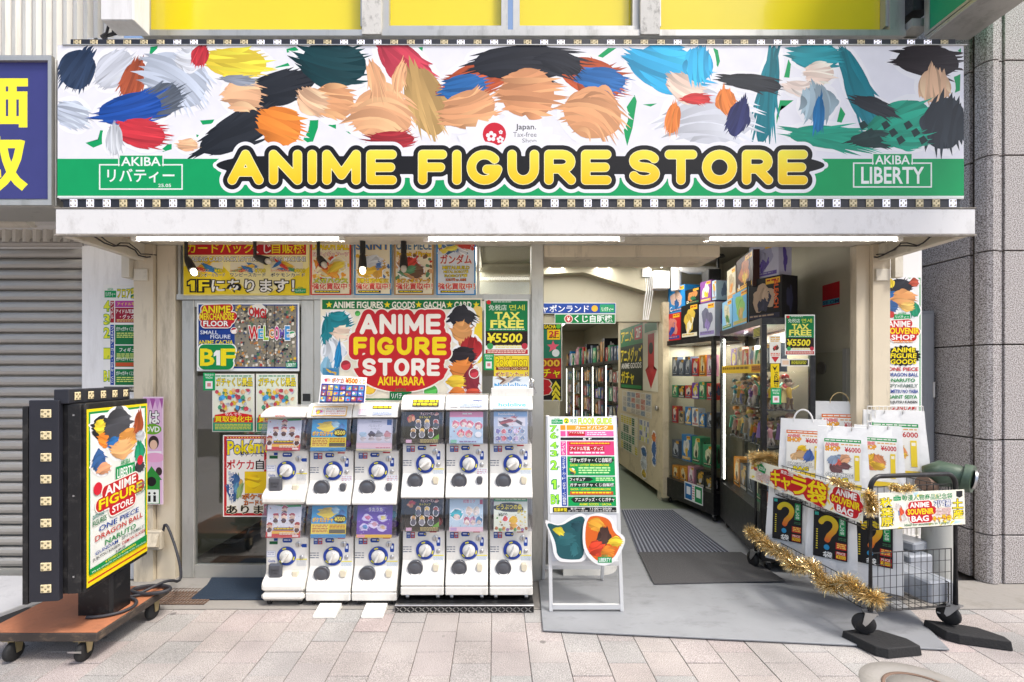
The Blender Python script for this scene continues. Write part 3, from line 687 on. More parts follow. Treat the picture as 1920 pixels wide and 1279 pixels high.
# purple light box sign
ps = thing('wall_sign', W(0, 380, 2.86), 'purple light box sign with yellow kanji in a silver frame', 'sign')
dS = 2.84; xR = wx(100, dS); xL = xR-1.25
B(xL, xR, dS+.012, dS+.30, wz(386, dS), wz(106, dS), bev=.008).build('box', 'alu', ps)
fm = MB(); zA, zB = wz(106, dS), wz(386, dS)
fm.box(xL, xR, dS-.012, dS+.011, zA-.03, zA); fm.box(xL, xR, dS-.012, dS+.011, zB, zB+.03); fm.box(xR-.022, xR, dS-.012, dS+.011, zB+.0305, zA-.0305); fm.build('frame', 'alu', ps)
pp = Print((xL, dS+.008, wz(114, dS)), (xR-.02, dS+.008, wz(114, dS)), (xL, dS+.008, wz(372, dS)), box=(wx(0, 1)*0-300, 114, 92, 372))
pp.box = (92-(xR-.02-xL)*F/dS, 114, 92, 372)
pp.rect(pp.box[0], 114, 92, 372, '3a3b78')
pp.text('価', -58, 139, 44, 236, 'f8ea2e', .09); pp.text('取', -58, 258, 42, 352, 'f8ea2e', .09); pp.text('高', -200, 139, -98, 236, 'f8ea2e', .09); pp.text('買', -200, 258, -98, 352, 'f8ea2e', .09)
pp.part('face', ps, 'lit_vinyl')
# air conditioner pipe cover box
ac = thing('junction_box', W(230, 60, 3.2), 'white metal box with rust stains above the left end of the billboard', 'box')
d = 3.1; B(wx(188, d), wx(250, d), d, d+.15, wz(38, d), ZT, bev=.006).build('housing', 'white_wall', ac)
for i in range(3): MB().tube([W(205+8*i, 42, d+.1), W(200+12*i, 62, d+.15), W(190+5*i, 68, d+.2), W(195, 74, D0+.02)], .008, 6).build('cable', 'cord', ac)

# right: granite building
M['granite'] = mat('speckled_granite', 'a9a5a2', .6, 0, .1, 2, .1, 200)
def granite(m):
    n = m.node_tree.nodes; l = m.node_tree.links; b = n['Principled BSDF']
    geo = n.new('ShaderNodeNewGeometry'); v = n.new('ShaderNodeTexNoise'); v.inputs['Scale'].default_value = 150; v.inputs['Detail'].default_value = 2; l.new(geo.outputs['Position'], v.inputs['Vector'])
    cr = n.new('ShaderNodeValToRGB'); e = cr.color_ramp; e.elements[0].position = .36; e.elements[0].color = (*hx('5d5753', 1), 1); e.elements[1].position = .62; e.elements[1].color = (*hx('c9c5c4', 1), 1); k = e.elements.new(.5); k.color = (*hx('a39c98', 1), 1)
    l.new(v.outputs['Fac'], cr.inputs[0]); l.new(cr.outputs[0], b.inputs['Base Color'])
granite(M['granite'])
gb = thing('stone_building', (4.3, 3.4, 0), 'grey speckled granite building with a ribbed rounded corner', 'building')
XG, DG = 3.47, 3.34
B(XG+.03, 8, DG+.045, 12, 0, 6.2).build('core_wall', 'joint', gb)
lv = [wz(y, DG) for y in (1004, 825, 646, 470, 291, 113)]; lv = [.002, *lv, lv[-1]+.67, lv[-1]+1.34, lv[-1]+2.0]
gap = .005
for i in range(len(lv)-1):
    z0, z1 = lv[i]+gap, lv[i+1]-gap
    B(XG+.118, XG+1.0, DG, DG+.04, z0, z1, bev=.003).build('stone_panel', 'granite', gb)
    B(XG+1.01, XG+1.9, DG, DG+.04, z0, z1, bev=.003).build('stone_panel', 'granite', gb)
    c = MB(); pr = [(XG+.112, DG+.012), (XG+.085, DG+.012), (XG+.07, DG-.006), (XG+.03, DG-.006), (XG+.004, DG+.012), (XG-.008, DG+.045), (XG-.008, DG+.085), (XG+.02, DG+.1), (XG+.029, DG+.12), (XG+.112, DG+.044)]
    c.prism(pr, lambda p, k: (p[0], p[1], (z0, z1)[k])).build('corner_stone', 'granite', gb)
    B(XG-.002, XG+.028, DG+.13, DG+.62, z0, z1, bev=.003).build('stone_panel', 'granite', gb)
    B(XG-.002, XG+.028, DG+.63, DG+1.4, z0, z1, bev=.003).build('stone_panel', 'granite', gb)
# alley between them
struct('alley_wall', B(wx(1700, 4.6), 3.47, 4.75, 4.85, 0, 5.6), 'white_wall')
ad = thing('steel_cabinet', (3.2, 3.75, 0), 'grey steel locker door standing in the gap beside the granite wall', 'cabinet')
M['grey_paint'] = mat('grey_steel_paint', '8f9296', .45, .1, .06, 4, 0, 30, '55565a', .4, (5, 5, 2))
x0, x1 = wx(1727, 3.7), wx(1757, 3.7); z1 = wz(582, 3.7)
B(x0-.06, x1, 3.72, 4.3, .003, z1, bev=.004).build('case', 'grey_paint', ad); B(x0-.05, x1-.03, 3.70, 3.719, .05, z1-.03, bev=.003).build('door', 'grey_paint', ad)
for z in (.5, 1.3): MB().tube([(x1-.024, 3.70, z), (x1-.024, 3.70, z+.12)], .009, 8).build('hinge', 'steel', ad)
# green projecting sign
gs = thing('projecting_sign', (3.05, 3.2, 3.7), 'green projecting sign box with a silver underside above the right end of the billboard', 'sign')
k = 3.32; X0, X1, Zb = wx(1735, k), wx(1800, k)+.06, wz(76, k)
B(X0, X1, 1.6, k, Zb, Zb+.03, bev=.004).build('underside', 'alu', gs)
M['sign_green'] = mat('green_sign_face', '0d9a6d', .4, 0, .04, 3)
B(X0+.006, X1-.006, 1.62, k-.02, Zb+.031, Zb+1.8).build('body', 'sign_green', gs)
for yy in (2.2, 2.75): B(X0-.002, X1+.002, yy, yy+.012, Zb-.004, Zb+.0295).build('seam', 'alu', gs)
MB().box(X0-.004, X0+.005, k-.03, k+.004, Zb+.031, Zb+1.8).box(X0-.004, X0+.005, 1.6, k-.031, Zb+.031, Zb+.05).build('edge_trim', 'alu', gs)
# white wedge on the left
wb = thing('ramp_block', (wx(30, 2.9), 2.95, 0), 'whitish worn stone-coloured step ramp block behind the wooden trolley', 'ramp')
MB().prism([(-3.6, .004), (wx(128, 3.15), .004), (wx(128, 3.15), .045), (wx(30, 3.1), .075), (-3.6, .075)], lambda p, k: (p[0]-(.22 if k == 0 else 0), (2.72, 3.32)[k], p[1]*(1 if k else .8))).build('body', mat('worn_white_concrete', 'a9a9ab', .8, 0, .1, 4, .25, 25, '77767a', .6, (4, 4, 4)), wb, bevel=.008)
B(wx(30, 3.0), wx(75, 3.0), 2.76, 2.99, .0035, .012).build('handle_slot', 'rubber', wb)
# drain grate, mats, ramp sheet
dg = thing('drain_grate', (wx(345, 3.15), 3.15, 0), 'rusty steel drain grating beside the dark blue doormat', 'grate')
gm = MB(); ga, gb_ = wx(300, 3.15), wx(400, 3.15)
for i in range(17): gm.box(ga+i*(gb_-ga)/16-.003, ga+i*(gb_-ga)/16+.003, 3.04, 3.26, .004, .013)
gm.build('bar', 'rust', dg); 
cm = MB()
for y in (3.04, 3.093, 3.146, 3.199, 3.252): cm.box(ga-.004, gb_+.004, y, y+.006, .0045, .0115)
cm.build('cross_bar', 'rust', dg)
def mat_pts(name, pts, z0, z1, m, label, cat='mat', bevel=.004):
    o = MB().prism(pts, lambda p, k: (p[0], p[1], (z0, z1)[k])).build(name, m, bevel=bevel); return tag(o, label, cat)
def gp(x, y, z=0): d = gd(y, z); return (wx(x, d), d)
M['navy_mat'] = mat('navy_ribbed_rubber', '1c2c3d', .8, 0, .2, 40, .5, 160)
mat_pts('doormat', [gp(357, 1127), gp(388, 1100), gp(398, 1084), gp(560, 1084), gp(560, 1127)], .004, .016, 'navy_mat', 'dark navy rubber doormat in front of the glass door')
mat_pts('ramp_sheet', [gp(1018, 1186), (wx(1800, 2.55)*.97, 2.53), (2.72, 3.3), gp(1010, 1092)], .006, .016, 'grey_mat', 'smooth grey ramp sheet laid across the entrance', 'ramp', .003)
mat_pts('floor_sheet', [gp(1012, 1090), (2.66, 3.31), (2.66, 5.2), (0.45, 5.2)], .003, .008, 'grey_mat', 'darker grey vinyl floor sheet just inside the entrance', 'flooring', 0)
M['carpet'] = mat('charcoal_carpet', '4b4a4b', .95, 0, .5, 180, .6, 220)
z = .02
mat_pts('entrance_mat', [gp(1226, 1096, z), gp(1473, 1090, z), gp(1390, 1036, z), gp(1197, 1036, z)], .017, .026, 'carpet', 'charcoal speckled carpet mat at the entrance')
sm_ = thing('striped_mat', (1.3, 4.4, .01), 'long grey entrance mat with fine dark stripes behind the charcoal mat', 'mat')
pa, pb_ = gp(1196, 1036, .02), gp(1368, 1034, .02); pc, pd = gp(1262, 956, .02), gp(1165, 956, .02)
M['mat_grey'] = mat('ribbed_grey_mat', '7a7d88', .8, 0, .15, 20); M['mat_dark'] = mat('ribbed_dark_mat', '3c3f4a', .85, 0, .15, 20)
MB().prism([pa, pb_, pc, pd], lambda p, k: (p[0], p[1], (.009, .016)[k])).build('base', 'mat_grey', sm_)
N = 22; rib = MB()
for i in range(N):
    u0, u1 = (i+.2)/N, (i+.62)/N
    L = lambda a, b, u: (a[0]+(b[0]-a[0])*u, a[1]+(b[1]-a[1])*u)
    rib.prism([L(pa, pb_, u0), L(pa, pb_, u1), L(pd, pc, u1), L(pd, pc, u0)], lambda p, k: (p[0], p[1], (.0165, .021)[k]))
tag(rib.build('rib', 'mat_dark', sm_), kind='stuff')
# rounded white step with timber top
rs = thing('rounded_step', (.75, 3.8, 0), 'low white rounded plinth with a timber nosing behind the floor guide stand', 'plinth')
pts = [(.50, 3.47), (.76, 3.47)]+[(.76+.17*math.sin(R(a)), 3.64-.17*math.cos(R(a))) for a in range(10, 91, 16)]+[(.93, 4.4), (.50, 4.4)]
MB().prism(pts, lambda p, k: (p[0], p[1], (.0085, .31)[k])).build('base', mat('peeling_white_paint', 'd9d7d0', .75, 0, .06, 5, .2, 25, '7d7568', .7, (7, 7, 5)), rs)
pts2 = [(.49, 3.46), (.765, 3.46)]+[(.765+.175*math.sin(R(a)), 3.635-.175*math.cos(R(a))) for a in range(10, 91, 16)]+[(.94, 4.39), (.49, 4.39)]
MB().prism(pts2, lambda p, k: (p[0], p[1], (.3105, .335)[k])).build('nosing', mat('brown_timber', '7a5b42', .5, 0, .25, 8), rs)
# hose connection with pipe behind the cart
hp = thing('hose_connection', (3.0, 3.15, 0), 'green fire hose connection on a weathered standpipe behind the cart', 'standpipe')
d = 3.1; xp = wx(1757, d)
MB().tube([(xp, d, .003), (xp, d, wz(925, d))], .08, 20).build('pipe', mat('weathered_pipe', 'a9aaa4', .6, .1, .1, 6, .1, 20, '6a5a48', .7, (5, 5, 2)), hp)
MB().tube([W(1738, 900, d), W(1745, 893, d), W(1765, 888, d-.03), W(1795, 893, d-.08), W(1806, 895, d-.1)], [.03, .075, .085, .072, .068], 18).build('body', 'green_metal', hp)
MB().tube([W(1803, 894, d-.1), W(1815, 897, d-.12), W(1825, 899, d-.14)], [.085, .088, .085], 18).build('coupling', 'green_metal', hp)
MB().tube([W(1824, 899, d-.14), W(1829, 900, d-.147)], .06, 14).build('cap', 'steel', hp)
MB().tube([W(1745, 912, d-.02), W(1730, 905, d-.05)], .045, 12).build('valve_stub', 'rust', hp)
# ================================================================ BILLBOARD
DBB = 2.80
bb = thing('billboard', W(960, 372, DBB), 'wide shop billboard reading ANIME FIGURE STORE with abstract splashes and a green band', 'billboard')
B(wx(107, DBB), wx(1808, DBB), DBB+.006, DBB+.2, wz(372, DBB), wz(83, DBB), bev=.005).build('box', 'black', bb)
p = flat(108, 85, 1807, 371, DBB, eps=.000004)
GR = '0ba25f'
p.rect(108, 85, 1807, 371, 'eeeef4')
conf = [((150, 88), (160, 85), (162, 105), (155, 108)), ((205, 86), (216, 86), (212, 94)), ((282, 88), (296, 86), (290, 108), (280, 104)), ((505, 130), (540, 118), (546, 128), (508, 145)), ((537, 92), (560, 86), (570, 92), (538, 99)),
 ((160, 268), (185, 262), (188, 244), (200, 246), (192, 270), (175, 277)), ((375, 226), (402, 224), (398, 232), (380, 234)), ((303, 272), (322, 270), (322, 280), (305, 285)), ((368, 252), (378, 255), (369, 262)), ((566, 266), (578, 245), (582, 222), (598, 214), (596, 240), (586, 268)),
 ((615, 235), (630, 230), (630, 242)), ((648, 246), (658, 248), (657, 252)), ((766, 126), (780, 90), (793, 88), (790, 112), (775, 130)), ((820, 245), (842, 230), (842, 240), (828, 270), (819, 270)), ((1115, 110), (1140, 90), (1156, 90), (1125, 112)), ((1172, 258), (1168, 235), (1178, 215), (1170, 208), (1190, 178), (1194, 190), (1186, 240), (1176, 274)),
 ((1205, 196), (1232, 194), (1220, 200)), ((1338, 90), (1346, 94), (1350, 115), (1346, 126), (1337, 112)), ((1470, 145), (1478, 112), (1484, 112), (1480, 146)), ((1446, 236), (1458, 188), (1488, 188), (1466, 192), (1455, 237)), ((1588, 88), (1598, 90), (1626, 176), (1616, 180)), ((1565, 246), (1576, 200), (1585, 214), (1570, 248)), ((1790, 100), (1802, 90), (1800, 170), (1788, 175)), ((1755, 262), (1785, 195), (1790, 210), (1768, 265))]
for q in conf: p.fan(list(q), GR)
K0 = p.k
_sp = p.splash; p.splash = lambda bl, *a: _sp([(b[0], b[1], b[2]*1.16, b[3]*1.14, b[4], b[5]) for b in bl], *a)
p.k = K0+0.00
p.splash([(145, 130, 34, 38, 30, '2b3c58'), (135, 215, 32, 26, 20, 'c6cfde'), (215, 130, 40, 32, -40, 'cfd3dc'), (250, 150, 22, 38, 20, 'a9502e'), (330, 150, 60, 52, 30, 'bcc5d3'), (355, 112, 26, 22, 0, 'dfe3ea'), (375, 105, 16, 20, 20, 'c6323c'), (300, 190, 44, 30, -30, '5c6470'), (245, 205, 60, 30, -12, '1d4fa6'), (265, 250, 44, 28, 10, 'd2353f'), (215, 262, 16, 28, 0, 'd0d4da')], 11, 5, 16, True)
p.k = K0+0.13
p.splash([(520, 165, 70, 30, -14, '23262c'), (450, 245, 80, 32, -28, '23262c'), (525, 236, 42, 36, 20, 'f08a34'), (443, 118, 56, 30, 5, 'f4d942'), (456, 178, 34, 32, 0, 'efb98e'), (448, 150, 30, 9, 5, '8f96a2'), (352, 272, 18, 12, 0, 'efb98e'), (585, 190, 28, 26, 30, 'eec09a')], 12, 5, 12, True)
p.k = K0+0.26
p.splash([(760, 120, 62, 32, 40, 'c64052'), (800, 190, 36, 66, -20, 'c7a266'), (625, 120, 62, 42, 10, '0f3d42'), (625, 190, 38, 34, 10, 'e7a877'), (715, 215, 58, 48, 10, 'efb384'), (705, 150, 16, 34, -12, 'efb384'), (750, 145, 12, 30, 10, 'efb384'), (735, 262, 42, 16, 0, 'b32f38')], 13, 5, 12)
p.k = K0+0.39
p.splash([(890, 150, 64, 30, -20, 'c65a32'), (870, 165, 40, 26, -10, '2a6fb4'), (1110, 145, 62, 34, 20, 'c65a32'), (1128, 150, 44, 24, 10, '2a6fb4'), (985, 118, 98, 34, 0, '22252d'), (990, 175, 52, 46, 0, 'e4a070'), (880, 205, 50, 36, -15, 'e6a676'), (1110, 215, 54, 46, 20, 'e6a676'), (1050, 120, 40, 18, 20, '22252d')], 14, 5, 14, True)
p.k = K0+0.52
p.splash([(1330, 225, 82, 46, 0, 'dfe2ea'), (1262, 222, 14, 28, 8, 'e9843c'), (1362, 190, 18, 24, -20, 'e9843c'), (1384, 222, 20, 34, 20, '2c3166'), (1250, 128, 66, 44, 15, '35b4e6'), (1285, 165, 36, 26, 30, 'f0d5c2'), (1310, 122, 26, 34, 0, '35b4e6'), (1305, 186, 26, 10, 0, 'cf3a3a')], 15, 5, 12)
p.k = K0+0.65
p.splash([(1440, 180, 18, 92, 8, '10818f'), (1610, 165, 22, 84, -24, '10818f'), (1530, 105, 44, 26, 0, '16929d'), (1536, 138, 26, 22, 0, 'f2d9c8'), (1410, 155, 58, 15, 8, '2b2f35'), (1500, 165, 30, 14, 6, 'f0dccf'), (1532, 195, 32, 34, 0, '9fb6c0'), (1535, 215, 10, 34, 4, '1673ad'), (1640, 200, 42, 14, 22, '2b2f35')], 16, 4, 9)
p.k = K0+0.78
p.splash([(1560, 258, 80, 22, 6, '1aa183'), (1740, 115, 58, 30, 5, '2a2024'), (1752, 162, 30, 32, 0, 'e8bd97'), (1685, 232, 60, 40, -25, '1aa183'), (1770, 232, 40, 50, 10, '2b343c'), (1640, 262, 44, 16, 0, '1d3a38'), (1700, 262, 40, 18, 0, '1aa183')], 17, 4, 12)
for i in range(9): p.fan([(1610+i*14, 232+(i % 3)*14), (1620+i*14, 226+(i % 3)*14), (1628+i*14, 236+(i % 3)*14), (1616+i*14, 244+(i % 3)*14)], '1d3a38')
p.k += 120
# tax-free burst
p.fan([(955+(108 if i % 2 else 96)*math.cos(R(i*360/44)), 285+(72 if i % 2 else 62)*math.sin(R(i*360/44))) for i in range(44)], 'f3f3f6')
p.ell(927, 252, 22, 22, 'd3263a')
for cx_, cy_, r_ in ((921, 256, 10), (938, 262, 7), (939, 248, 4)):
    for k in range(5): p.ell(cx_+r_*.62*math.cos(R(72*k-90)), cy_+r_*.62*math.sin(R(72*k-90)), r_*.4, r_*.4, 'f3f3f6', 8)
    p.ell(cx_, cy_, r_*.2, r_*.2, 'd3263a', 8)
p.text('Japan.', 967, 233, 1005, 246, '3a3a3e', .02).text('Tax-free', 962, 248, 1006, 257, '77777c', 0).text('Shop', 979, 260, 1006, 270, '77777c', 0)
# green band and badges
p.rect(108, 298, 1807, 371, GR); p.rect(108, 367.5, 1807, 371, 'e9efe9')
def badge(p, x0, y0, x1, y1, big, kana=False):
    p.rect(x0+36, y0-18, x1-36, y0+4, 'eef3ee'); p.rect(x0+38, y0-16, x1-38, y0+4, GR); p.frame(x0, y0, x1, y1, 2.5, 'eef3ee'); p.rect(x0+39, y0-3, x1-39, y0+3, GR)
    p.text('AKIBA', x0+42, y0-13, x1-42, y0+3, 'f2f6f2', .03)
    p.text(big, x0+16, y0+9, x1-16, y1-(14 if kana else 8), 'f2f6f2', .035)
    if kana: p.text('25.05', x1-46, y1-11, x1-22, y1-5, 'f2f6f2', .02)
badge(p, 186, 308, 343, 356, 'リバティー', True); badge(p, 1599, 305, 1747, 352, 'LIBERTY')
segs = []
for t_, a, b in (('ANIME', 426, 745), ('FIGURE', 783, 1147), ('STORE', 1178, 1515)): segs += stroke_segs(t_, a, 282, b, 346, 16, .42)
core = stroke_segs('H', 0, 0, 1, 1, .1)[:0]
def spikes(gx, gy):      # dark core behind the letters with a pointed tip at each end
    dx = np.maximum(np.maximum(462-gx, gx-1490), 0); T = 56.; half = 17*np.sqrt(np.clip(1-(dx/T), 0, 1))
    return np.where(dx < T, np.abs(gy-310)-half+17.5, np.hypot(dx-T, gy-310)+17.5)
p.sdf(segs, 385, 255, 1570, 371, [(24, 'f1f1f6'), (17.5, '1b1a1c')], 1.8, spikes)
p.sdf(segs, 420, 275, 1520, 352, [(9.0, 'fff6c0'), (8.0, ('f3e94c', 'f7c91a'))], 1.3)
p.part('face', bb, 'vinyl')
M['led_on'] = mat('lit_led_module', 'd9d8e6', .4, var=0, emis=.45); M['led_off'] = mat('unlit_led_module', 'd8c8a0', .5, 0, .1, 30)
M['strip'] = mat('dark_led_strip', '23242c', .5, .1, .25, 10)
lm = MB().box(-.0225, .0225, -.004, .0, -.0225, .0225, bev=.003)
for sx in (-1, 1):
    for sz in (-1, 1): lm.lathe([(.0055, .004), (.0055, .006), (.001, .006)], 8, axis='Y', at=(sx*.0125, 0, sz*.0125), mi=1)
lm.lathe([(.004, .004), (.004, .0055), (.001, .0055)], 8, axis='Y', mi=1)
M['led_dot'] = mat('led_lens', '8d8261', .4, .2, .1, 10)
_led = {}
rl = random.Random(5)
def led(parent, loc, on, s=(1, 1), rotz=0):
    k = 'on' if on else 'off'
    if k not in _led: o = lm.build('led_module', ['led_on' if on else 'led_off', 'led_dot']); _led[k] = o
    else: o = _led[k].copy(); col.objects.link(o)
    o.parent = parent; off = Vector((0, 0, 0)); q = parent
    while q is not None: off += q.location; q = q.parent
    o.location = Vector(loc)-off; o.scale = (s[0], 1, s[1]); o.rotation_euler = (0, 0, rotz); return o
d = DBB
ts = B(wx(131, d), wx(1793, d), d+.005, d+.06, wz(84.5, d)+.004, wz(72.5, d)).build('led_strip', 'strip', bb)
ti = MB().box(wx(118, d), wx(1812, d), d-.006, d+.1, wz(85.5, d), wz(84, d)).build('trim', 'alu', bb)
for i in range(53): led(ts, (wx(144+i*31.3, d), d+.0045, wz(78.6, d)), rl.random() < .5, (1, .62))
bs = B(wx(118, d), wx(1800, d), d+.002, d+.06, wz(390, d), wz(372.5, d)).build('led_strip', 'strip', bb)
B(wx(112, d), wx(1806, d), d-.004, d+.0015, wz(373.6, d), wz(371.2, d)).build('trim', 'alu', bb)
for i in range(54): led(bs, (wx(138+i*31.1, d), d+.0015, wz(381, d)), rl.random() < .5)
rs_ = B(wx(1808.5, d), wx(1817, d), d+.05, d+.19, wz(372, d), wz(95, d)).build('led_strip', 'strip', bb)
ls_ = B(wx(100, d), wx(106.5, d), d+.05, d+.19, wz(372, d), wz(95, d)).build('led_strip', 'strip', bb)
for i in range(9): led(rs_, (wx(1812.6, d), d+.0495, wz(112+i*30.5, d)), rl.random() < .5, (.45, .9)); led(ls_, (wx(103.3, d), d+.0495, wz(112+i*30.5, d)), rl.random() < .5, (.4, .9))

# ================================================================ POSTERS ON THE SHOP FRONT
DP = D0-.035
Y_, RD, GN, BL, WH, KK = 'f6e01e', 'd8202a', '0a8a4a', '1f3f9a', 'f7f5ef', '1c1a1a'
# card pack poster
p = flat(344, 452, 580, 554, DP).sheet('f3e08a'); p.rect(347, 455, 577, 550, 'f5e9a8')
p.fan([(344, 500), (400, 480), (470, 552), (344, 552)], 'f2d62a').fan([(500, 554), (580, 500), (580, 554)], 'f2d62a')
p.rect(352, 455, 574, 478, 'c3242c'); p.text('カードパック', 350, 456, 474, 475, Y_, .03, [(.09, 'b01d26')]).text('くじ', 474, 457, 508, 475, WH, .03, [(.09, 'b01d26')]).text('自販機', 510, 456, 571, 475, Y_, .03, [(.09, 'b01d26')])
p.text('TRADING CARD PACK LOTTERY VENDING MACHINE', 348, 482, 573, 490, WH, .03, [(.13, KK)])
for i, (a, b, t) in enumerate(((358, 422, 'ドラゴンボールカード'), (432, 498, 'ワンピースカード'), (508, 572, 'ポケモンカード'))):
    p.picture(a, 492, b-4, 510, ['d6473c', '3b78b5', 'e5b43a', '5aa06a'], 30+i, 6, 'e9e0c4'); p.text('カードパックくじ', a, 505, a+34, 511, RD, .02, [(.08, 'fff2a0')]); p.text(('¥400', '¥700', '¥800')[i], b-20, 504, b, 511, Y_, .03, [(.09, '3a2c12')]); p.text(t, a, 512, b, 519, KK, .03, [(.07, WH)])
p.one(353, 526, 366, 546, Y_, KK, 2.5).text('F', 374, 526, 392, 546, Y_, .03, [(.16, KK)]).text('にあります！', 398, 525, 552, 547, WH, .05, [(.14, KK)])
p.logo(553, 538, 574, 550)
p.out('poster', 'wide yellow poster for card pack lottery vending machines in the transom', 'poster', m='vinyl')
# four buy-back posters
sets = [(582, 658, 'd8402f', 'SHフィギュアーツ', 'メガハウス', ['f2a23a', 'f4d34a', 'cf4630', 'f3e2b4'], 'DRAGON BALL', 'narrow red and orange buy-back poster right of the card pack poster'),
        (664, 734, '2f7fb8', '', '聖闘士聖衣神話EX', ['e3b53e', 'cfd3d8', 'c6973a', '4b6fa8'], 'SAINT', 'pale gold and blue edged buy-back poster behind a lit clip lamp'),
        (739, 813, 'b98f5a', 'Portrait of Pirates', 'SHフィギュアーツ', ['c9473c', '5f8f6a', 'd9a678', '7a5c48'], 'ONE PIECE', 'tan buy-back poster with red lettering, fourth in the transom'),
        (818, 892, '3c8fd0', 'METALBUILD', 'ROBOT魂', ['d5d9df', '5577a5', 'cc4b40', 'e9d45a'], 'ガンダム', 'blue bordered buy-back poster at the right end of the transom row')]
for i, (a, b, bc, t1, t2, pal, ttl, lab) in enumerate(sets):
    p = flat(a, 452, b, 553, DP).sheet(bc); p.rect(a+3, 454, b-3, 551, 'f1e6c6' if i != 3 else 'dfe6ee'); 
    if i == 3:
        p.busy(a+4, 453, b-4, 476, 30, pal, 3, (2, 5)).picture(a+5, 453, b-5, 477, pal, 50, 8); p.text(ttl, a+8, 478, b-8, 495, 'b3202c', .05, [(.12, 'f2e9dc')])
        for k, t in enumerate(('METALBUILD', 'METAL ROBOT魂', 'ROBOT魂', 'ROBOT魂 ver. ANIME')): p.text(t, a+12+k*2, 499+k*7.5, b-12-k*2, 505+k*7.5, Y_ if k < 3 else 'ef7a28', .03, [(.12, '22313f')])
    else:
        p.text(ttl, a+4, 455, b-4, 468, (Y_, '2f6fb0', '2f6f9a')[i], .05, [(.11, ('a3271f', 'e8c04a', 'efe3c4')[i])])
        if t1: p.text(t1, a+5, 472, b-5, 481, Y_ if i == 2 else WH, .03, [(.12, 'b92a24')])
        p.busy(a+5, 480, b-5, 524, 40, pal, i, (2, 5)).picture(a+4, 480, b-4, 524, pal, 40+i, 10, None, 1); p.text(t2, a+6, 522, b-6, 531, Y_, .03, [(.13, ('3b8f4c', 'b07a1e', 'b3242a')[i])])
    p.text('強化買取中！', a+4, 531, b-2, 543, RD, .05, [(.12, 'fff6d8')]); p.rect(a+8, 545, b-20, 549, KK); p.lines(a+10, 546, b-22, 549, 1, Y_, i)
    p.out('poster', lab, 'poster', 'buy-back posters in the transom', 'vinyl')
# B1F poster
p = flat(369, 568, 561, 696, DP).sheet('eef0ee'); p.rect(372, 571, 558, 691, '1c3f8f')
p.rect(440, 573, 556, 688, '8c8576')
rp_ = random.Random(4)
for k in range(420):
    xx, yy = rp_.uniform(442, 550), rp_.uniform(575, 684); a_ = rp_.uniform(1.5, 5); p.poly([(xx, yy), (xx+a_, yy-a_*.15), (xx+a_, yy+a_*.9), (xx, yy+a_)], rp_.choice(['6b6a68', 'b5aa94', '9c8a6a', 'd5cfc0', '3f4652', 'c48a4c', '4f5c78', 'e0d8c8', 'b84a3a', '4a7a5a', 'e8e0d0', '2a2c34']))
for a in (500, 515): p.rect(a, 573, a+1.2, 688, '3a3a3c')
p.sdf([(386, 580, 430, 578), (382, 595, 438, 593), (386, 607, 428, 607), (386, 587, 434, 600)], 372, 571, 446, 618, [(9, 'f5f0e8'), (7.5, 'c4242c')], 1.2)
p.text('ANIME', 379, 574, 433, 587, Y_, .05, [(.1, '7c1418')]).text('MERCHANDISE', 376, 588, 440, 600, Y_, .04, [(.1, '7c1418')]).text('FLOOR', 383, 602, 429, 612, WH, .05, [(.1, '7c1418')])
p.text('SMALL', 377, 620, 410, 627, 'dfe6f5', .02).text('FIGURE', 396, 628, 433, 635, 'dfe6f5', .02).text('ANIME CACHA', 374, 638, 438, 646, Y_, .02)
p.sdf([(385, 657, 385, 680), (385, 657, 432, 657), (432, 657, 425, 682), (385, 682, 428, 682), (390, 670, 428, 670)], 372, 645, 448, 694, [(13.5, 'f2f2ea'), (11, '128a48')], 1.2)
p.text('B', 378, 655, 402, 685, Y_, .05).one(402, 657, 414, 685, 'f4f4ee').text('F', 417, 655, 441, 685, Y_, .05)
p.fan(blob_pts(random.Random(2), 484, 583, 19, 12, -10, .1), 'e8e4dc').text('OMG!', 468, 576, 500, 592, 'c4262c', .06, [(.1, KK)], rise=-.15)
for k, (ch, cc) in enumerate(zip('WELCOME', ['c4262c', '3aa0c8', '9cc43a', 'e58a2a', 'd6488f', '6a52a8', '3a8fd0'])): p.text(ch, 468+(0 if k == 0 else 8+k*10), 613+(k % 2)*5, (488 if k == 0 else 484+k*10), 637-(0 if k == 0 else 3*(k % 2)), cc, .06, [(.13, 'f4f2ec')])
for k in range(16): p.star(rp_.choice([rp_.uniform(442, 452), rp_.uniform(540, 556), rp_.uniform(446, 552)]), rp_.choice([rp_.uniform(574, 582), rp_.uniform(660, 688)]), rp_.uniform(2, 5), 'f2c62a')
for xx, yy, cc in ((440, 620, 'b8333c'), (549, 627, '3f9f6a')): p.ell(xx, yy, 6.5, 6.5, 'f2efe8').ell(xx, yy, 5.5, 5.5, cc).poly([(xx-5.5, yy), (xx+5.5, yy-3), (xx+3, yy+5), (xx-3, yy+5)], 'f5efe8')
p.logo(537, 676, 557, 689, False, '1a8f5c'); p.out('poster', 'blue B1F merchandise floor poster on the left glass door', 'poster', m='vinyl')
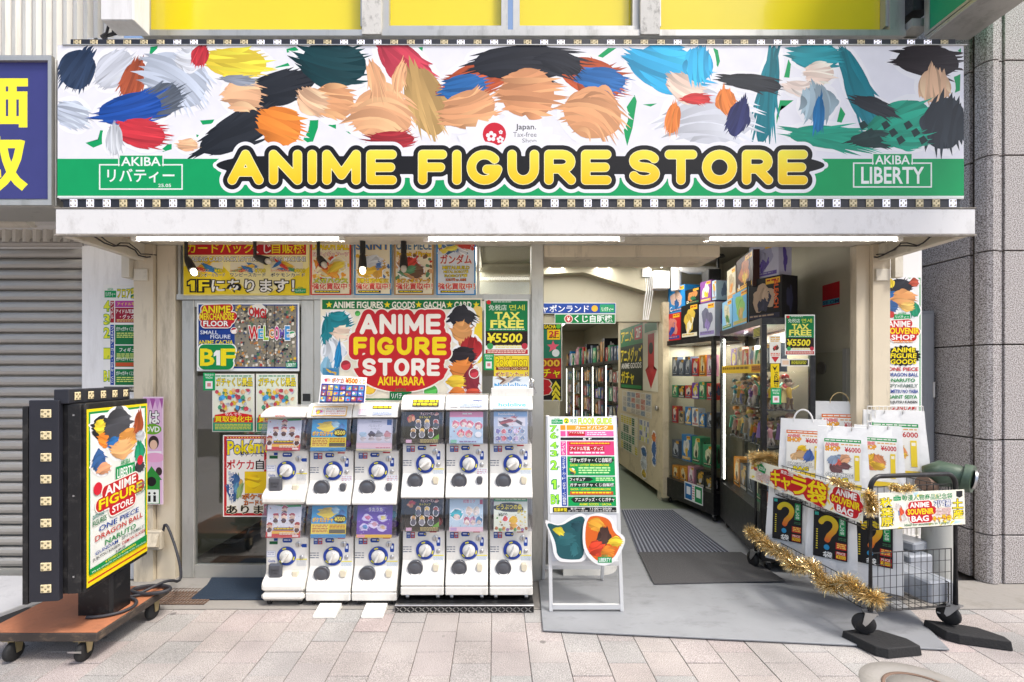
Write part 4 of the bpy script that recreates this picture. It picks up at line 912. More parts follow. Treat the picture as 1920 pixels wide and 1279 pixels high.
# pair of prize posters
for i, (a, b) in enumerate(((398, 477), (480, 558))):
    p = flat(a, 701, b, 810, DP-.001*i).sheet('efece0'); p.grad(a+2, 703, b-2, 808, 'e4ecd8', 'f0ecd2')
    p.lines(a+6, 704, b-6, 708, 1, '3a8f6a', i); p.text('ガチャ', a+8 if i == 0 else a+5, 709, a+34, 724, Y_, .05, [(.11, KK)]).text('くじ景品', a+37, 709, b-4, 724, Y_, .05, [(.11, KK)])
    rq = random.Random(8)
    for k in range(48): xx, yy = rq.uniform(a+8, b-8), rq.uniform(729, 772); p.splash([(xx, yy, rq.uniform(2.5, 5), rq.uniform(2.5, 5), rq.uniform(0, 90), rq.choice(['4f9f78', 'e5c03a', 'c8c8d2', '7a4a3a', '4aa0d8', 'c84a5a', '5a4a6a', 'f0b78c']))], k, 0, 2)
    p.grad(a+2, 783, b-2, 808, '3f9f7a', '2f8f6a'); p.fan([(a+6, 778), (a+40, 772), (b-4, 778), (b-2, 792), (a+3, 792)], RD); p.text('なんでも', a+25, 774, a+55, 779, WH, .02); p.text('買取強化中', a+6, 780, b-5, 791, Y_, .05, [(.08, '8f1a1a')])
    p.lines(a+6, 795, b-6, 806, 4, 'd9d24a', 4); p.out('poster', ('green and yellow prize buying poster with a green payment sticker, left of the pair', 'green and yellow prize buying poster, right of the pair under the B1F poster')[i], 'poster', 'pair of prize posters', 'vinyl')
def pay(x0, y0, x1, y1, d, lab):
    p = flat(x0, y0, x1, y1, d, eps=.00003).sheet('12a05a', .001); w_ = x1-x0; p.text('微信支付', x0+w_*.12, y0+2, x1-w_*.12, y0+6, 'e8f5ea', .02).text('WeChat', x0+w_*.2, y0+7, x1-w_*.2, y0+11, 'e8f5ea', .02)
    p.rect(x0+w_*.2, y0+(y1-y0)*.48, x1-w_*.2, y1-3, 'f2ece8').rect(x0+w_*.34, y0+(y1-y0)*.58, x1-w_*.34, y1-7, 'd98a8a'); p.out('sticker', lab, 'sticker', m='vinyl')
pay(381, 699, 403, 732, DP-.004, 'green payment sticker at the corner of the left prize poster')
# yellow bordered card poster
p = flat(418, 816, 500, 969, DP+.003).sheet('f4f1e8'); p.frame(420, 818, 500, 967, 5, 'c42a30')
for k in range(14): p.rect(426+k*5.3, 819.5, 428.5+k*5.3, 821.5, 'f5d76a')
p.text('Pokémon', 427, 828, 520, 852, Y_, .06, [(.13, '2a4d9a')], rise=.05).text('ポケットモンスター', 450, 846, 530, 856, KK, .03)
p.text('ポケカ', 425, 862, 476, 880, 'c8242c', .05, [(.1, WH)]).text('自販機', 480, 862, 540, 880, KK, .05, [(.1, WH)])
p.picture(426, 884, 456, 945, ['5a8fb0', '8fa86a', '3a5f8f', 'c9a05a', '6a6a7a'], 77, 8); p.rect(459, 884, 500, 925, 'f2cb22'); p.splash([(475, 902, 14, 13, 0, 'f0c21a')], 3, 0, 4)
p.vtext('レアカードGETだぜ', 430, 884, 438, 942, WH, .03, [(.14, '2a4d9a')]); p.text('ポケモン', 455, 926, 510, 936, 'e58a3a', .04, [(.12, '7c2a1a')]).text('カードゲーム', 458, 938, 515, 947, 'e58a3a', .04, [(.12, '7c2a1a')])
p.text('あります', 425, 948, 520, 963, KK, .06, [(.1, 'f4e9c8')]); p.out('poster', 'red bordered card vending poster low on the left glass door', 'poster', m='vinyl')
# main poster
p = flat(601, 559, 904, 752, DP).sheet('efe7d2'); p.rect(604, 562, 901, 750, 'f1e9d4'); p.rect(604, 562, 901, 580, '14733f'); p.rect(604, 747, 901, 750, '14733f')
for x in (617, 726, 785, 843, 893): p.star(x, 571.5, 6.5, Y_)
for t_, a, b in (('ANIME FIGURES', 625, 718), ('GOODS', 735, 778), ('GACHA', 794, 836), ('CARD', 852, 884)): p.text(t_, a, 566, b, 577.5, 'f5f0e0', .05)
p.ell(893, 640, 26, 42, 'f0d23a'); p.ell(896, 590, 14, 16, 'e8c46a')
p.splash([(634, 605, 26, 24, 0, '15808c'), (612, 620, 10, 32, 5, '15808c'), (640, 625, 18, 16, 0, 'f0d3bd'), (625, 660, 22, 24, 0, 'd5dbe2'), (634, 668, 7, 28, 5, '1f7fb2'), (612, 690, 12, 18, 0, '86b4cc')], 21, 2, 8)
p.splash([(866, 596, 28, 20, 0, '26242a'), (866, 622, 22, 22, 0, 'd99a5c'), (882, 655, 22, 26, 10, 'b32a2e'), (868, 668, 26, 20, 0, '2a2228'), (868, 695, 24, 24, 0, 'd9823c'), (884, 712, 18, 26, 0, '8f2a3a'), (855, 716, 18, 14, 0, 'f0c63a'), (858, 736, 16, 12, 0, 'e07f36'), (888, 736, 14, 9, 0, 'c9503a')], 22, 3, 8, True)
p.rect(606, 690, 636, 704, '4f8fb0'); p.picture(607, 691, 635, 703, ['e5b43a', '3b78b5', '6a9a5a'], 5, 5)
for xx, yy, r_, cc in ((649, 685, 11, 'a8323e'), (693, 727, 15, 'e0a43a'), (808, 734, 15, '4c9f4a'), (889, 700, 10, 'a8323e'), (671, 588, 6, '4c9f4a')): p.ell(xx, yy, r_, r_, 'f5f0e6').ell(xx, yy, r_*.86, r_*.86, cc).fan([(xx-r_*.8, yy+1), (xx+r_*.8, yy-r_*.35), (xx+r_*.5, yy+r_*.7), (xx-r_*.4, yy+r_*.8)], tuple(min(.8, v*1.7) for v in hx(cc)))
sg = stroke_segs('ANIME', 675, 589, 827, 627, 8.5, .5)+stroke_segs('FIGURE', 663, 632, 838, 666, 8.5, .5)+stroke_segs('STORE', 680, 672, 825, 705, 8, .5)
def dome(gx, gy): return np.where((gy > 690), np.hypot((gx-752)/82, (gy-680)/50)*50-50+8, 1e9)
p.sdf(sg+[(690, 610, 815, 610), (680, 648, 825, 648), (695, 690, 812, 690)], 645, 572, 860, 745, [(15.5, 'f6efe0'), (13, 'c4242c')], 1.4, dome)
for t_, a, y0_, b, y1_, th, cc in (('ANIME', 675, 589, 827, 627, 8.5, 'f6f0e4'), ('FIGURE', 663, 632, 838, 666, 8.5, 'f6d81e'), ('STORE', 680, 672, 825, 705, 8, 'f6f0e4')): p.strokes(t_, a, y0_, b, y1_, th, [(th/2, cc)], 1.0, .5)
p.text('AKIHABARA', 709, 707, 796, 722, 'f6d81e', .05); p.logo(731, 728, 772, 750, True, '14733f')
p.out('poster', 'large cream poster with a red ANIME FIGURE STORE title in the middle window', 'poster', m='vinyl')
# tax free and small stack at the right of the window
def taxfree(p, x0, y0, x1, y1):
    w_, h_ = x1-x0, y1-y0; X = lambda u: x0+u*w_; Y = lambda v: y0+v*h_
    p.rect(X(.03), Y(.03), X(.97), Y(.57), '0f7a44'); p.ell(X(.1), Y(.055), w_*.05, w_*.05, RD, 10); p.lines(X(.2), Y(.04), X(.6), Y(.07), 1, 'c8d8c8')
    p.text('免税店', X(.1), Y(.1), X(.5), Y(.2), 'e4efe0', .01).text('면세', X(.56), Y(.1), X(.9), Y(.2), 'd8e04a', .01)
    p.text('TAX', X(.24), Y(.235), X(.78), Y(.36), 'f0ea6a', .06).text('FREE', X(.15), Y(.38), X(.87), Y(.51), 'f0ea6a', .06); p.lines(X(.12), Y(.53), X(.9), Y(.56), 1, 'dfe8d8', 3)
    p.rect(X(.03), Y(.57), X(.97), Y(.83), '2a1c1a'); p.text('¥5500', X(.06), Y(.61), X(.83), Y(.77), 'f6e43a', .05, [(.12, '141210')], .12)
    for u, cc in ((.13, '3f9f5a'), (.9, 'c23a4a')): p.ell(X(u), Y(.84), w_*.07, w_*.07, cc, 12)
    p.lines(X(.25), Y(.82), X(.82), Y(.88), 2, 'efe07a', 5, .6); p.rect(X(.03), Y(.9), X(.97), Y(.98), 'b8242a'); p.lines(X(.07), Y(.915), X(.93), Y(.97), 2, 'f2d8c8', 6, .6)
p = flat(908, 561, 992, 666, DP-.004).sheet('eef0ea'); taxfree(p, 908, 561, 992, 666); p.out('poster', 'green TAX FREE sign with ¥5500 beside the middle window', 'sign', m='vinyl')
pay(907, 663, 926, 694, DP-.006, 'green payment sticker under the window tax free sign')
p = flat(926, 667, 992, 713, DP-.002).sheet('f2d63a'); p.text('Pokémon', 929, 670, 988, 686, Y_, .06, [(.13, '8a6a12')]).rect(930, 688, 990, 694, '7c1f1c').text('TRADING CARD GAME', 933, 689, 988, 693, 'f0d8a0', .02).text('ポケモンカード', 929, 697, 990, 709, 'a8282c', .04, [(.1, 'f6eebc')])
p.out('poster', 'small yellow trading card poster below the window tax free sign', 'poster', m='vinyl')
# small floor guide on the left pilaster
p = flat(194, 534, 266, 738, D0-.016).sheet('f0efe9'); p.logo(196, 540, 218, 558); p.text('フロア案内', 220, 540, 262, 559, Y_, .03, [(.12, '0f7a3a')])
for t_, y_ in (('4', 565), ('3', 590), ('2', 615), ('1', 654), ('B1', 696)): p.text(t_, 195, y_, 205, y_+18, 'e8e83a', .05, [(.12, '2a8f3a')]).text('F', 202, y_+13, 205, y_+18, '2a8f3a', .03)
p.rect(207, 564, 214, 605, 'a8202c').vtext('アイドル', 208, 566, 213, 598, WH, .02); p.rect(207, 609, 214, 722, '24489c').vtext('フィギュア・カード・ガチャ・くじ', 208, 612, 213, 718, WH, .02)
p.rect(216, 564, 263, 576, 'b8409a').text('アイドル写真', 220, 567, 260, 573, Y_, .02); p.rect(216, 577, 263, 605, '9c1c34').text('アイドル写真', 217, 580, 252, 588, WH, .03).text('・グッズ', 225, 590, 252, 598, WH, .03).lines(219, 599, 262, 604, 2, 'f0d08a', 2)
for y0_, y1_, t_ in ((609, 646, 'ガチャガチャ くじ自販機'), (648, 688, 'フィギュア'), (692, 722, 'ガチャガチャ くじ自販機')):
    p.rect(216, y0_, 263, y1_, '14733f'); p.text(t_, 218 if 'ガ' in t_ else 224, y0_+4, 261, y0_+12, WH, .03); p.lines(219, y0_+15, 261, y0_+26, 3, 'd8e47a', int(y0_), .5)
p.text('ガチャガチャ くじ自販機', 218, 670, 261, 677, WH, .02).rect(217, 680, 262, 687, 'c4502a'); p.rect(195, 725, 264, 735, KK).text('営業時間', 197, 727, 215, 733, Y_, .03).lines(218, 727, 262, 733, 2, 'e8e0c8', 9)
p.out('floor_sign', 'narrow white floor directory on the left white pilaster', 'sign', m='vinyl')
# pink poster behind the trolley
p = flat(268, 744, 306, 946, D0-.075).sheet('ecd4e4'); p.rect(270, 746, 304, 944, 'e3b9d8')
for k in range(4): p.fan([(272+9*k, 747), (283+9*k, 747), (277+9*k, 768)], 'a8559c' if k % 2 else 'c98fc4')
p.text('は', 280, 772, 298, 794, WH, .08, [(.14, KK)]); p.ell(286, 805, 17, 10, '6fae2e').text('DVD', 272, 800, 299, 810, WH, .05); p.ell(288, 830, 10, 13, '3a2c2a').ell(288, 834, 7, 9, 'eac2a6').rect(276, 846, 303, 862, 'f0e9ee'); p.ell(290, 858, 20, 9, 'e9a8cc')
p.ell(298, 884, 6, 8, '3a2c2a').rect(268, 900, 300, 945, '2f8f3a'); p.fan([(262, 900), (284, 874), (304, 900)], '2f8f3a'); p.ell(284, 903, 9, 9, KK).rect(272, 918, 298, 944, 'e9efe6').ell(280, 925, 2.5, 2.5, KK, 8).rect(277.5, 929, 282.5, 941, KK).ell(290, 925, 2.5, 2.5, KK, 8).rect(287.5, 929, 292.5, 941, KK)
p.out('poster', 'pink idol poster with a green arrow behind the trolley sign', 'poster', m='vinyl')
# right pillar sign
p = flat(1657, 519, 1728, 795, D0-.016).sheet('f0f1ee'); p.frame(1659, 521, 1726, 793, 2, '2a9a52')
p.splash([(1688, 537, 26, 16, 0, '2a2c34'), (1675, 555, 14, 10, 20, '2a6fb4'), (1695, 560, 24, 18, 0, 'e3a063'), (1670, 532, 8, 9, 0, 'f0d23a'), (1714, 530, 9, 9, 0, 'b5503a'), (1672, 575, 13, 11, 0, '37619a'), (1715, 582, 10, 14, 0, '1a8f68'), (1668, 590, 10, 7, 0, 'c43a36'), (1700, 575, 14, 10, 0, 'efc06a')], 31, 2, 8, True)
p.logo(1676, 586, 1706, 599)
p.sdf([(1672, 609, 1702, 607), (1668, 622, 1716, 622), (1676, 632, 1710, 632)], 1658, 596, 1727, 643, [(9.5, 'f6f2ea'), (8, 'c4242c')], 1.2)
p.text('ANIME', 1665, 602, 1706, 613, WH, .05).text('SOUVENIR', 1662, 615, 1723, 626, Y_, .05).text('SHOP', 1671, 628, 1714, 637, WH, .05); p.text('STORE NOW!', 1676, 638, 1710, 643, 'e58a2a', .05)
p.fan([(1693+(34 if i % 2 else 29)*math.cos(R(i*360/40)), 667+(20 if i % 2 else 17)*math.sin(R(i*360/40))) for i in range(40)], KK)
for k, t_ in enumerate(('ANIME', 'FIGURE', 'GOODS')): p.text(t_, 1671-(2 if k else 0), 652+k*11, 1715+(2 if k else 0), 660.5+k*11, Y_, .05, slant=.1)
names = (('ONE PIECE', 'c4242c'), ('DRAGON BALL', '24489c'), ('NARUTO', '128a48'), ('SPY×FAMILY', '7a8a86'), ('KIMETSU NO YAIBA', '24489c'), ('SAINT SEIYA', '128a48'), ('JUJUTSU KAISEN', '2a2a30'), ('GUNDAM', 'c4242c'), ('& MORE', '2a2a30'))
for k, (t_, cc) in enumerate(names): s_ = (0, 0, 6, 1, 0, 2, 2, 4, 14)[k]; p.text(t_, 1665+s_, 689+k*10.4, 1721-s_, 695.5+k*10.4-(1 if k == 8 else 0), cc, .04)
p.rect(1659, 780, 1726, 793, '2a9a52'); p.text('AKIBA LIBERTY', 1668, 783, 1718, 790, 'eaf3ea', .03)
p.out('pillar_sign', 'tall white souvenir shop sign with a list of titles on the right pillar', 'sign', m='vinyl')
# ================================================================ CAPSULE MACHINES
M['cup'] = mat('smoked_plastic', '4a4c52', .15, 0, .15, 8, coat=.5)
M['cream_cup'] = mat('cream_plastic', 'cfc6ae', .4, 0, .05, 8)
M['dial_blue'] = mat('blue_dial_ring', '1c3b94', .4, 0, .05, 8)
M['capsule'] = vcol('capsule_shell', .2, .5, coat=.4)
HW = .143
def half(parent, z, kind, cup_dark, lower):
    """one dispensing unit whose panel bottom is at height z (0 .. 0.335) in front of y = 0 (towards the viewer is -y)"""
    # body profile (y, z): panel leans back, chute lip comes forward
    if kind == 'b':
        pr = [(.40, 0), (.0, 0), (-.004, .012), (.0, .03), (.052, .135), (.058, .15), (.066, .345), (.40, .345)]
    else:
        pr = [(.40, 0), (.01, 0), (-.006, .02), (-.006, .055), (.012, .075), (.05, .10), (.056, .12), (.062, .345), (.40, .345)]
    bd = MB().prism([(a, b+z) for a, b in pr], lambda q, k: ((-HW+.003, HW-.003)[k], q[0], q[1])).build('body', 'white_plastic', parent, bevel=.006 if kind == 'b' else .016)
    pw = lambda h: .058+(h-.15)*.041 if kind == 'b' else .056+(h-.12)*.027     # panel surface y at height h
    # dial
    dz = z+.215; dx = .012 if kind == 'b' else 0.0; y = pw(.215)
    dl = MB().lathe([(.062, -.004), (.062, .006), (.060, .008), (.043, .008), (.043, .003)], 32, axis='Y', at=(dx, y, dz)).build('dial', 'dial_blue', parent)
    MB().lathe([(.0425, 0), (.0425, .012), (.040, .017), (.001, .018)], 32, axis='Y', at=(dx, y, dz)).build('dial_plate', 'white_plastic', dl)
    kn = MB(); an = random.Random(round(z*100)+hash(kind) % 7+int(cup_dark)).uniform(10, 60)
    kn.T = Matrix.Translation((dx, y-.018, dz)) @ Matrix.Rotation(R(an), 4, 'Y'); kn.box(-.008, .008, -.018, 0, -.038, .038, bev=.005); kn.build('knob', 'white_plastic', dl)
    ar = MB()
    for k in range(3):
        a = R(90-120*k+15); ar.T = Matrix.Translation((dx+.0515*math.cos(a), y-.0085, dz+.0515*math.sin(a))) @ Matrix.Rotation(-a, 4, 'Y')
        ar.add([(-.004, 0, .012), (.004, 0, .012), (.004, 0, -.004), (.007, 0, -.004), (0, 0, -.016), (-.007, 0, -.004), (-.004, 0, -.004)], [(0, 1, 2, 3, 4, 5, 6)], hx('e8e23a'))
    tag(ar.build('arrow_mark', 'ink', dl), kind='stuff')
    # coin slot, return button, key lock
    MB().lathe([(.0195, -.002), (.0195, .005), (.017, .007), (.001, .007)], 20, axis='Y', at=(.078, pw(.29), z+.292)).box(.0765, .0795, pw(.29)-.0085, pw(.29)-.0068, z+.279, z+.305, mi=1).build('coin_slot', ['steel', 'black_plastic'], parent)
    MB().lathe([(.0125, -.002), (.0125, .005), (.006, .006), (.001, .0065)], 16, axis='Y', at=(.099, pw(.20), z+.208)).build('key_lock', 'steel', parent)
    # stickers
    st = Print((-HW, 0, z+.34), (HW, 0, z+.34), (-HW, 0, z), box=(0, 0, 100, 118), eps=.00003)
    st.tl = Vector((-HW, pw(.34)-.0006, z+.34)); st.tr = Vector((HW, pw(.34)-.0006, z+.34)); st.bl = Vector((-HW, pw(.14)-.0006, z+.14)); st.br = Vector((HW, pw(.14)-.0006, z+.14)); st.box = (0, 0, 100, 70); st.n = Vector((0, -1, 0))
    if kind == 'b':
        for k, cc in enumerate(('24489c', 'b8303a')): st.rect(10+k*10, 3, 19.5+k*10, 17, cc).rect(11.5+k*10, 5, 18+k*10, 9, 'cfd6e6').rect(12+k*10, 11, 17.5+k*10, 15, '7f90b8')
        st.poly([(36, 6), (38, 3), (54, 3), (56, 6), (56, 10), (54, 13), (38, 13), (36, 10)], '24489c').lines(40, 6, 51, 10, 1, 'e8ecf5').ell(53, 8, 1.6, 2, Y_, 8)
        st.poly([(80, 18), (81, 15), (88, 15), (89, 18), (89, 32), (88, 35), (81, 35), (80, 32)], '24489c').rect(82, 20, 87, 27, 'dfe6f5').rect(64, 1, 80, 4, 'b8303a')
        st.lines(2, 36, 22, 52, 3, '6a7282', 2, .35)
        st.rect(72, 55, 97, 70, 'dfe8ee')
        if cup_dark == 1:
            for k, t_ in enumerate(('ガチャは', '店内にも', 'あるよ♪')): st.text(t_, 73, 56+k*4.7, 96, 59.6+k*4.7, 'c43a5a', .03)
        else: st.rect(72, 55, 97, 57.5, 'e8dc5a').lines(73, 58.5, 96, 69, 5, '9aa2ae', 4, .4)
    else:
        st.rect(20, 3, 29, 9, '24489c').rect(10, 10, 29, 17, '1c5f3a'); st.poly([(40, 6), (42, 3), (60, 3), (62, 6), (62, 10), (60, 13), (42, 13), (40, 10)], '24489c').lines(43, 6, 58, 10, 1, 'e8ecf5')
        st.poly([(82, 20), (86, 16), (96, 16), (96, 24), (86, 24)], '24489c').rect(4, 32, 24, 46, '8f9ec8').rect(4.6, 32.7, 23.4, 45.3, 'eceef2').lines(6, 35, 22, 43, 2, '7a86b0', 1, .3); st.rect(72, 50, 97, 52.5, 'e8dc5a').lines(73, 54, 96, 68, 6, 'a8b0bc', 4, .35); st.text('Gasha', 8, 52, 24, 58, '24489c', .02)
    tag(st.part('sticker_set', parent), kind='stuff')
    # capsule outlet and return cup
    if kind == 'b':
        MB().lathe([(.049, -.012), (.052, .010), (.047, .018), (.044, .013), (.030, .019), (.014, .022), (.001, .023)], 28, axis='Y', at=(-.05, .036, z+.108)).build('capsule_outlet', 'cup', parent)
        MB().prism([(.085-.018, .10), (.085-.021, .128), (.085-.012, .14), (.085+.012, .14), (.085+.021, .128), (.085+.018, .10), (.085+.012, .09), (.085-.012, .09)], lambda q, k: (q[0], (.02, .05)[k], z+q[1]-.002)).build('return_cup', 'cup' if cup_dark == 1 else 'cream_cup', parent, bevel=.004)
        B(.0135, .0145, .0, .03, z+.032, z+.12).build('seam', 'black_plastic', parent) if False else None
    else:
        B(-.108, -.018, .022, .05, z+.078, z+.175, bev=.012).build('capsule_outlet', 'cup', parent)
        st2 = Print((-.1, .0215, z+.165), (-.026, .0215, z+.165), (-.1, .0215, z+.09), box=(0, 0, 100, 100)); st2.text('BAN', 18, 30, 82, 50, '1c1d20', .02).text('DAI', 18, 56, 72, 76, '1c1d20', .02); st2.part('outlet_mark', parent, 'toy')
        B(.045, .085, .03, .052, z+.07, z+.125, bev=.006).build('return_cup', 'cream_cup', parent)
    return bd
def window(parent, z, h, seed, draw, kind, hue):
    """clear capsule case with a display card, from height z to z+h"""
    rg = random.Random(seed)
    pr = [(.40, z+.002), (.03, z+.002), (-.008, z+.014), (-.012, z+.05), (-.006, z+h*.55), (.03, z+h-.002), (.40, z+h-.002)]
    cs = MB().prism(pr, lambda q, k: ((-HW+.002, HW-.002)[k], q[0], q[1])).build('clear_case', 'case', parent, bevel=.008)
    B(-HW+.01, HW-.01, .30, .398, z+.004, z+h-.004).build('back_panel', 'white_plastic', cs)
    cp = MB(); cols = [hx(c) for c in hue]
    for k in range(16):
        xx, yy, zz = rg.uniform(-.1, .1), rg.uniform(.09, .25), z+.035+.045*(k//5)+rg.uniform(0, .01); c = rg.choice(cols); r_ = .027
        cp.lathe([(.002, -r_), (r_*.6, -r_*.8), (r_*.95, -r_*.3), (r_, 0), (r_*.95, .3*r_), (r_*.6, .8*r_), (.002, r_)], 10, c, at=(xx, yy, zz))
    o = cp.build('capsule', 'capsule', cs); tag(o, kind='stuff')
    cd_ = Print((-.114, .034, z+h-.008), (.108, .034, z+h-.008), (-.114, -.001, z+.008), box=(0, 0, 100, 100))
    cd_.tl.y = cd_.tr.y = .042; cd_.bl.y = cd_.br.y = .006
    cd_.sheet('f0eff2', .001); draw(cd_); cd_.part('display_card', cs)
def header(parent, z, h, draw, kind):
    if kind == 'b': pr = [(.40, z), (.02, z), (.016, z+.006), (.03, z+h*.5), (.055, z+h*.85), (.09, z+h), (.40, z+h)]
    else: pr = [(.40, z), (.0, z), (-.006, z+.008), (.0, z+.022), (.06, z+.05), (.13, z+.062), (.40, z+.062)]
    o = MB().prism(pr, lambda q, k: ((-HW+.001, HW-.001)[k], q[0], q[1])).build('top_cover', 'white_plastic', parent, bevel=.01)
    if draw:
        if kind == 'b': pr_ = Print((-.12, .0525, z+h*.86), (.12, .0525, z+h*.86), (-.12, .015, z+.008), box=(0, 0, 100, 30), eps=.00003); pr_.tl += pr_.n*.003; pr_.tr += pr_.n*.003; pr_.bl += pr_.n*.006; pr_.br += pr_.n*.006
        else: pr_ = Print((-.12, -.0066, z+.021), (.12, -.0066, z+.021), (-.12, -.0066, z+.006), box=(0, 0, 100, 8), eps=.00003)
        draw(pr_); pr_.part('top_print', o)
# display card art: abstract stand-ins in the photo's colours
def c_santa(p):
    p.rect(0, 0, 100, 100, 'dfe0e6'); p.busy(4, 10, 96, 70, 26, ['c8343a', 'e8c83a', '4a9a5a', 'b8bcc8'], 1, (.8, 2.2)); p.fan([(20, 2), (98, 0), (98, 6), (60, 8)], '2f9a4a'); p.rect(0, 78, 100, 100, 'c8343a'); p.rect(4, 80, 96, 88, 'e9b84a')
    for k, (x, y) in enumerate(((50, 16), (26, 38), (50, 38), (74, 38), (10, 66), (90, 66))): p.splash([(x, y-7, 9, 6, 0, 'a83a3a'), (x, y+1, 9, 7, 0, 'eac6a8'), (x, y+11, 8, 7, 0, '5a3a38')], k, 1, 3)
    p.rect(22, 69, 80, 76, '3a2a18').lines(24, 70.5, 79, 75, 1, 'e8c83a', 3, .8); p.rect(6, 84, 18, 96, 'f0e4e0').lines(40, 84, 92, 92, 2, 'f4e8d8').rect(78, 92, 96, 97, 'f4e0dc')
def c_500(p):
    p.rect(0, 0, 100, 100, '3f9fd0'); p.splash([(48, 22, 30, 16, -10, 'f3d02e'), (30, 18, 16, 5, 15, 'f3d02e'), (68, 16, 12, 10, 20, 'a8cfe0'), (86, 24, 9, 10, 0, '4f86c0')], 4, 0, 5)
    p.text('ポケカガチャ', 3, 38, 62, 52, Y_, .05, [(.13, 'c4342c')]); p.ell(81, 42, 19, 13, '26221c').text('¥500', 66, 36, 96, 49, Y_, .05); p.rect(0, 57, 100, 88, 'e8cf3a'); p.rect(2, 59, 48, 86, 'f0dc6a'); p.rect(52, 74, 98, 86, '5f5a48'); p.lines(4, 60, 48, 85, 5, 'a83a24', 3, .5).lines(53, 60, 97, 73, 3, 'a83a24', 6, .5).rect(0, 91, 100, 100, '2f86bc')
def c_grey(p):
    p.rect(0, 0, 100, 100, 'd3d3df'); p.frame(2, 2, 98, 74, 1, 'a8a8bc'); p.rect(84, 2, 97, 20, '2f5a9a'); p.text('Sanrio', 40, 6, 68, 11, '6a6a74', 0); p.text('パレルリボン', 32, 18, 70, 26, '7a7a86', .0).text('フィギュア', 38, 28, 64, 35, '7a7a86', .0)
    for x, c in ((18, '9fb8cc'), (42, '4a4450'), (62, '8a8a92'), (86, 'c08a92')): p.splash([(x, 50, 11, 10, 0, c), (x, 63, 9, 7, 0, 'c8c0c4')], x, 0, 4)
    p.rect(0, 76, 100, 92, 'e0c0cc'); p.rect(0, 94, 100, 100, 'd8cfa8'); p.lines(55, 90, 95, 94, 1, 'b83a5a')
def c_purple(p):
    p.rect(0, 0, 100, 100, '6a4aa8'); p.splash([(52, 14, 30, 9, 0, '8a70c8')], 2, 0, 3); p.text('うたうた', 32, 9, 72, 20, WH, .05, [(.1, 'a88ad0')])
    for k, (x, y, c) in enumerate(((28, 40, 'd87a9a'), (72, 40, 'e6d27a'), (22, 68, '5a8ac0'), (48, 60, 'e0a8b8'), (72, 70, 'e8c8a0'))): p.splash([(x, y, 14, 11, 0, 'd0c6e8'), (x+2, y-1, 8, 6, 20, c)], k, 0, 4)
    for k in range(14): p.star(rp_.uniform(3, 97), rp_.uniform(20, 90), 1.6, 'e8dcf2')
    p.rect(0, 90, 100, 100, 'e8b83a'); p.rect(2, 91, 24, 99, 'e8a0b0')
def c_black(p, s=1):
    p.rect(0, 0, 100, 100, '26241f'); p.fan([(60, 100), (100, 70), (100, 90)], '6aa83a'); p.picture(2, 4, 30, 36, ['c8343a', 'b87a4a', 'e8a078'], 60+s, 5); p.picture(84, 2, 99, 20, ['e8b8a8', 'd87a6a'], 62, 3)
    p.text('チェンソーマン', 44, 3, 84, 12, WH, .03, [(.1, 'b8302a')]); p.text('ストラップ', 40, 15, 74, 22, Y_, .04)
    for k in range(6): x = 16+(k % 3)*26+(8 if k > 2 else 22); y = 38 if k < 3 else 66; p.busy(x-9, y-12, x+9, y+14, 6, MIX, k, (1, 3)).splash([(x, y-6, 7, 7, 0, ['c8a070', 'e8c06a', 'a84a3a'][k % 3]), (x, y+6, 8, 10, 0, ['5a5a66', '8a8a92', '50565c'][k % 3])], k+s, 1, 3)
    p.rect(0, 86, 100, 100, '3a3324'); p.rect(3, 88, 20, 98, 'd8b0c8'); p.lines(45, 87, 97, 98, 3, 'c8b87a', 4)
def c_pink(p):
    p.rect(0, 0, 100, 100, 'b9d2e6'); p.rect(0, 0, 100, 18, 'e58fb0'); p.lines(38, 5, 66, 11, 1, WH, 2, .7)
    for k, (x, y) in enumerate(((18, 40), (42, 36), (60, 40), (34, 68), (58, 70), (86, 44))): p.splash([(x, y, 11, 12, 0, 'd8768a'), (x, y+4, 7, 7, 0, 'f0d8cc')], k, 1, 4)
    p.busy(4, 22, 96, 86, 24, ['e58fb0', 'f4e8ee', '7ab0d8', 'c84a6a'], 4, (.8, 2)); p.ell(86, 72, 10, 9, 'eef0f4'); p.rect(4, 88, 22, 98, '7ac0a8'); p.lines(30, 92, 80, 97, 1, '8a6a9a')
def c_holo(p):
    p.rect(0, 0, 100, 100, 'b8c6dc'); p.rect(0, 0, 100, 16, '7fb0dc'); p.text('hololive', 14, 4, 62, 12, WH, .02); p.picture(12, 20, 94, 46, ['4a4650', 'c85a5a', 'd8d0d4', '8a3a44'], 71, 8, 'e2e0e6')
    for k in range(10): x = 12+(k % 5)*18; y = 62 if k < 5 else 84; p.splash([(x, y, 7, 8, 0, ['7a7ab0', 'd07a8a', '6a86b8', 'c8b8d8', '88a0c0'][k % 5])], k, 1, 4)
    p.busy(4, 48, 96, 98, 30, ['e8e8f0', 'c85a6a', '4a5a9a', 'e8d8a8'], 7, (.8, 2.4))
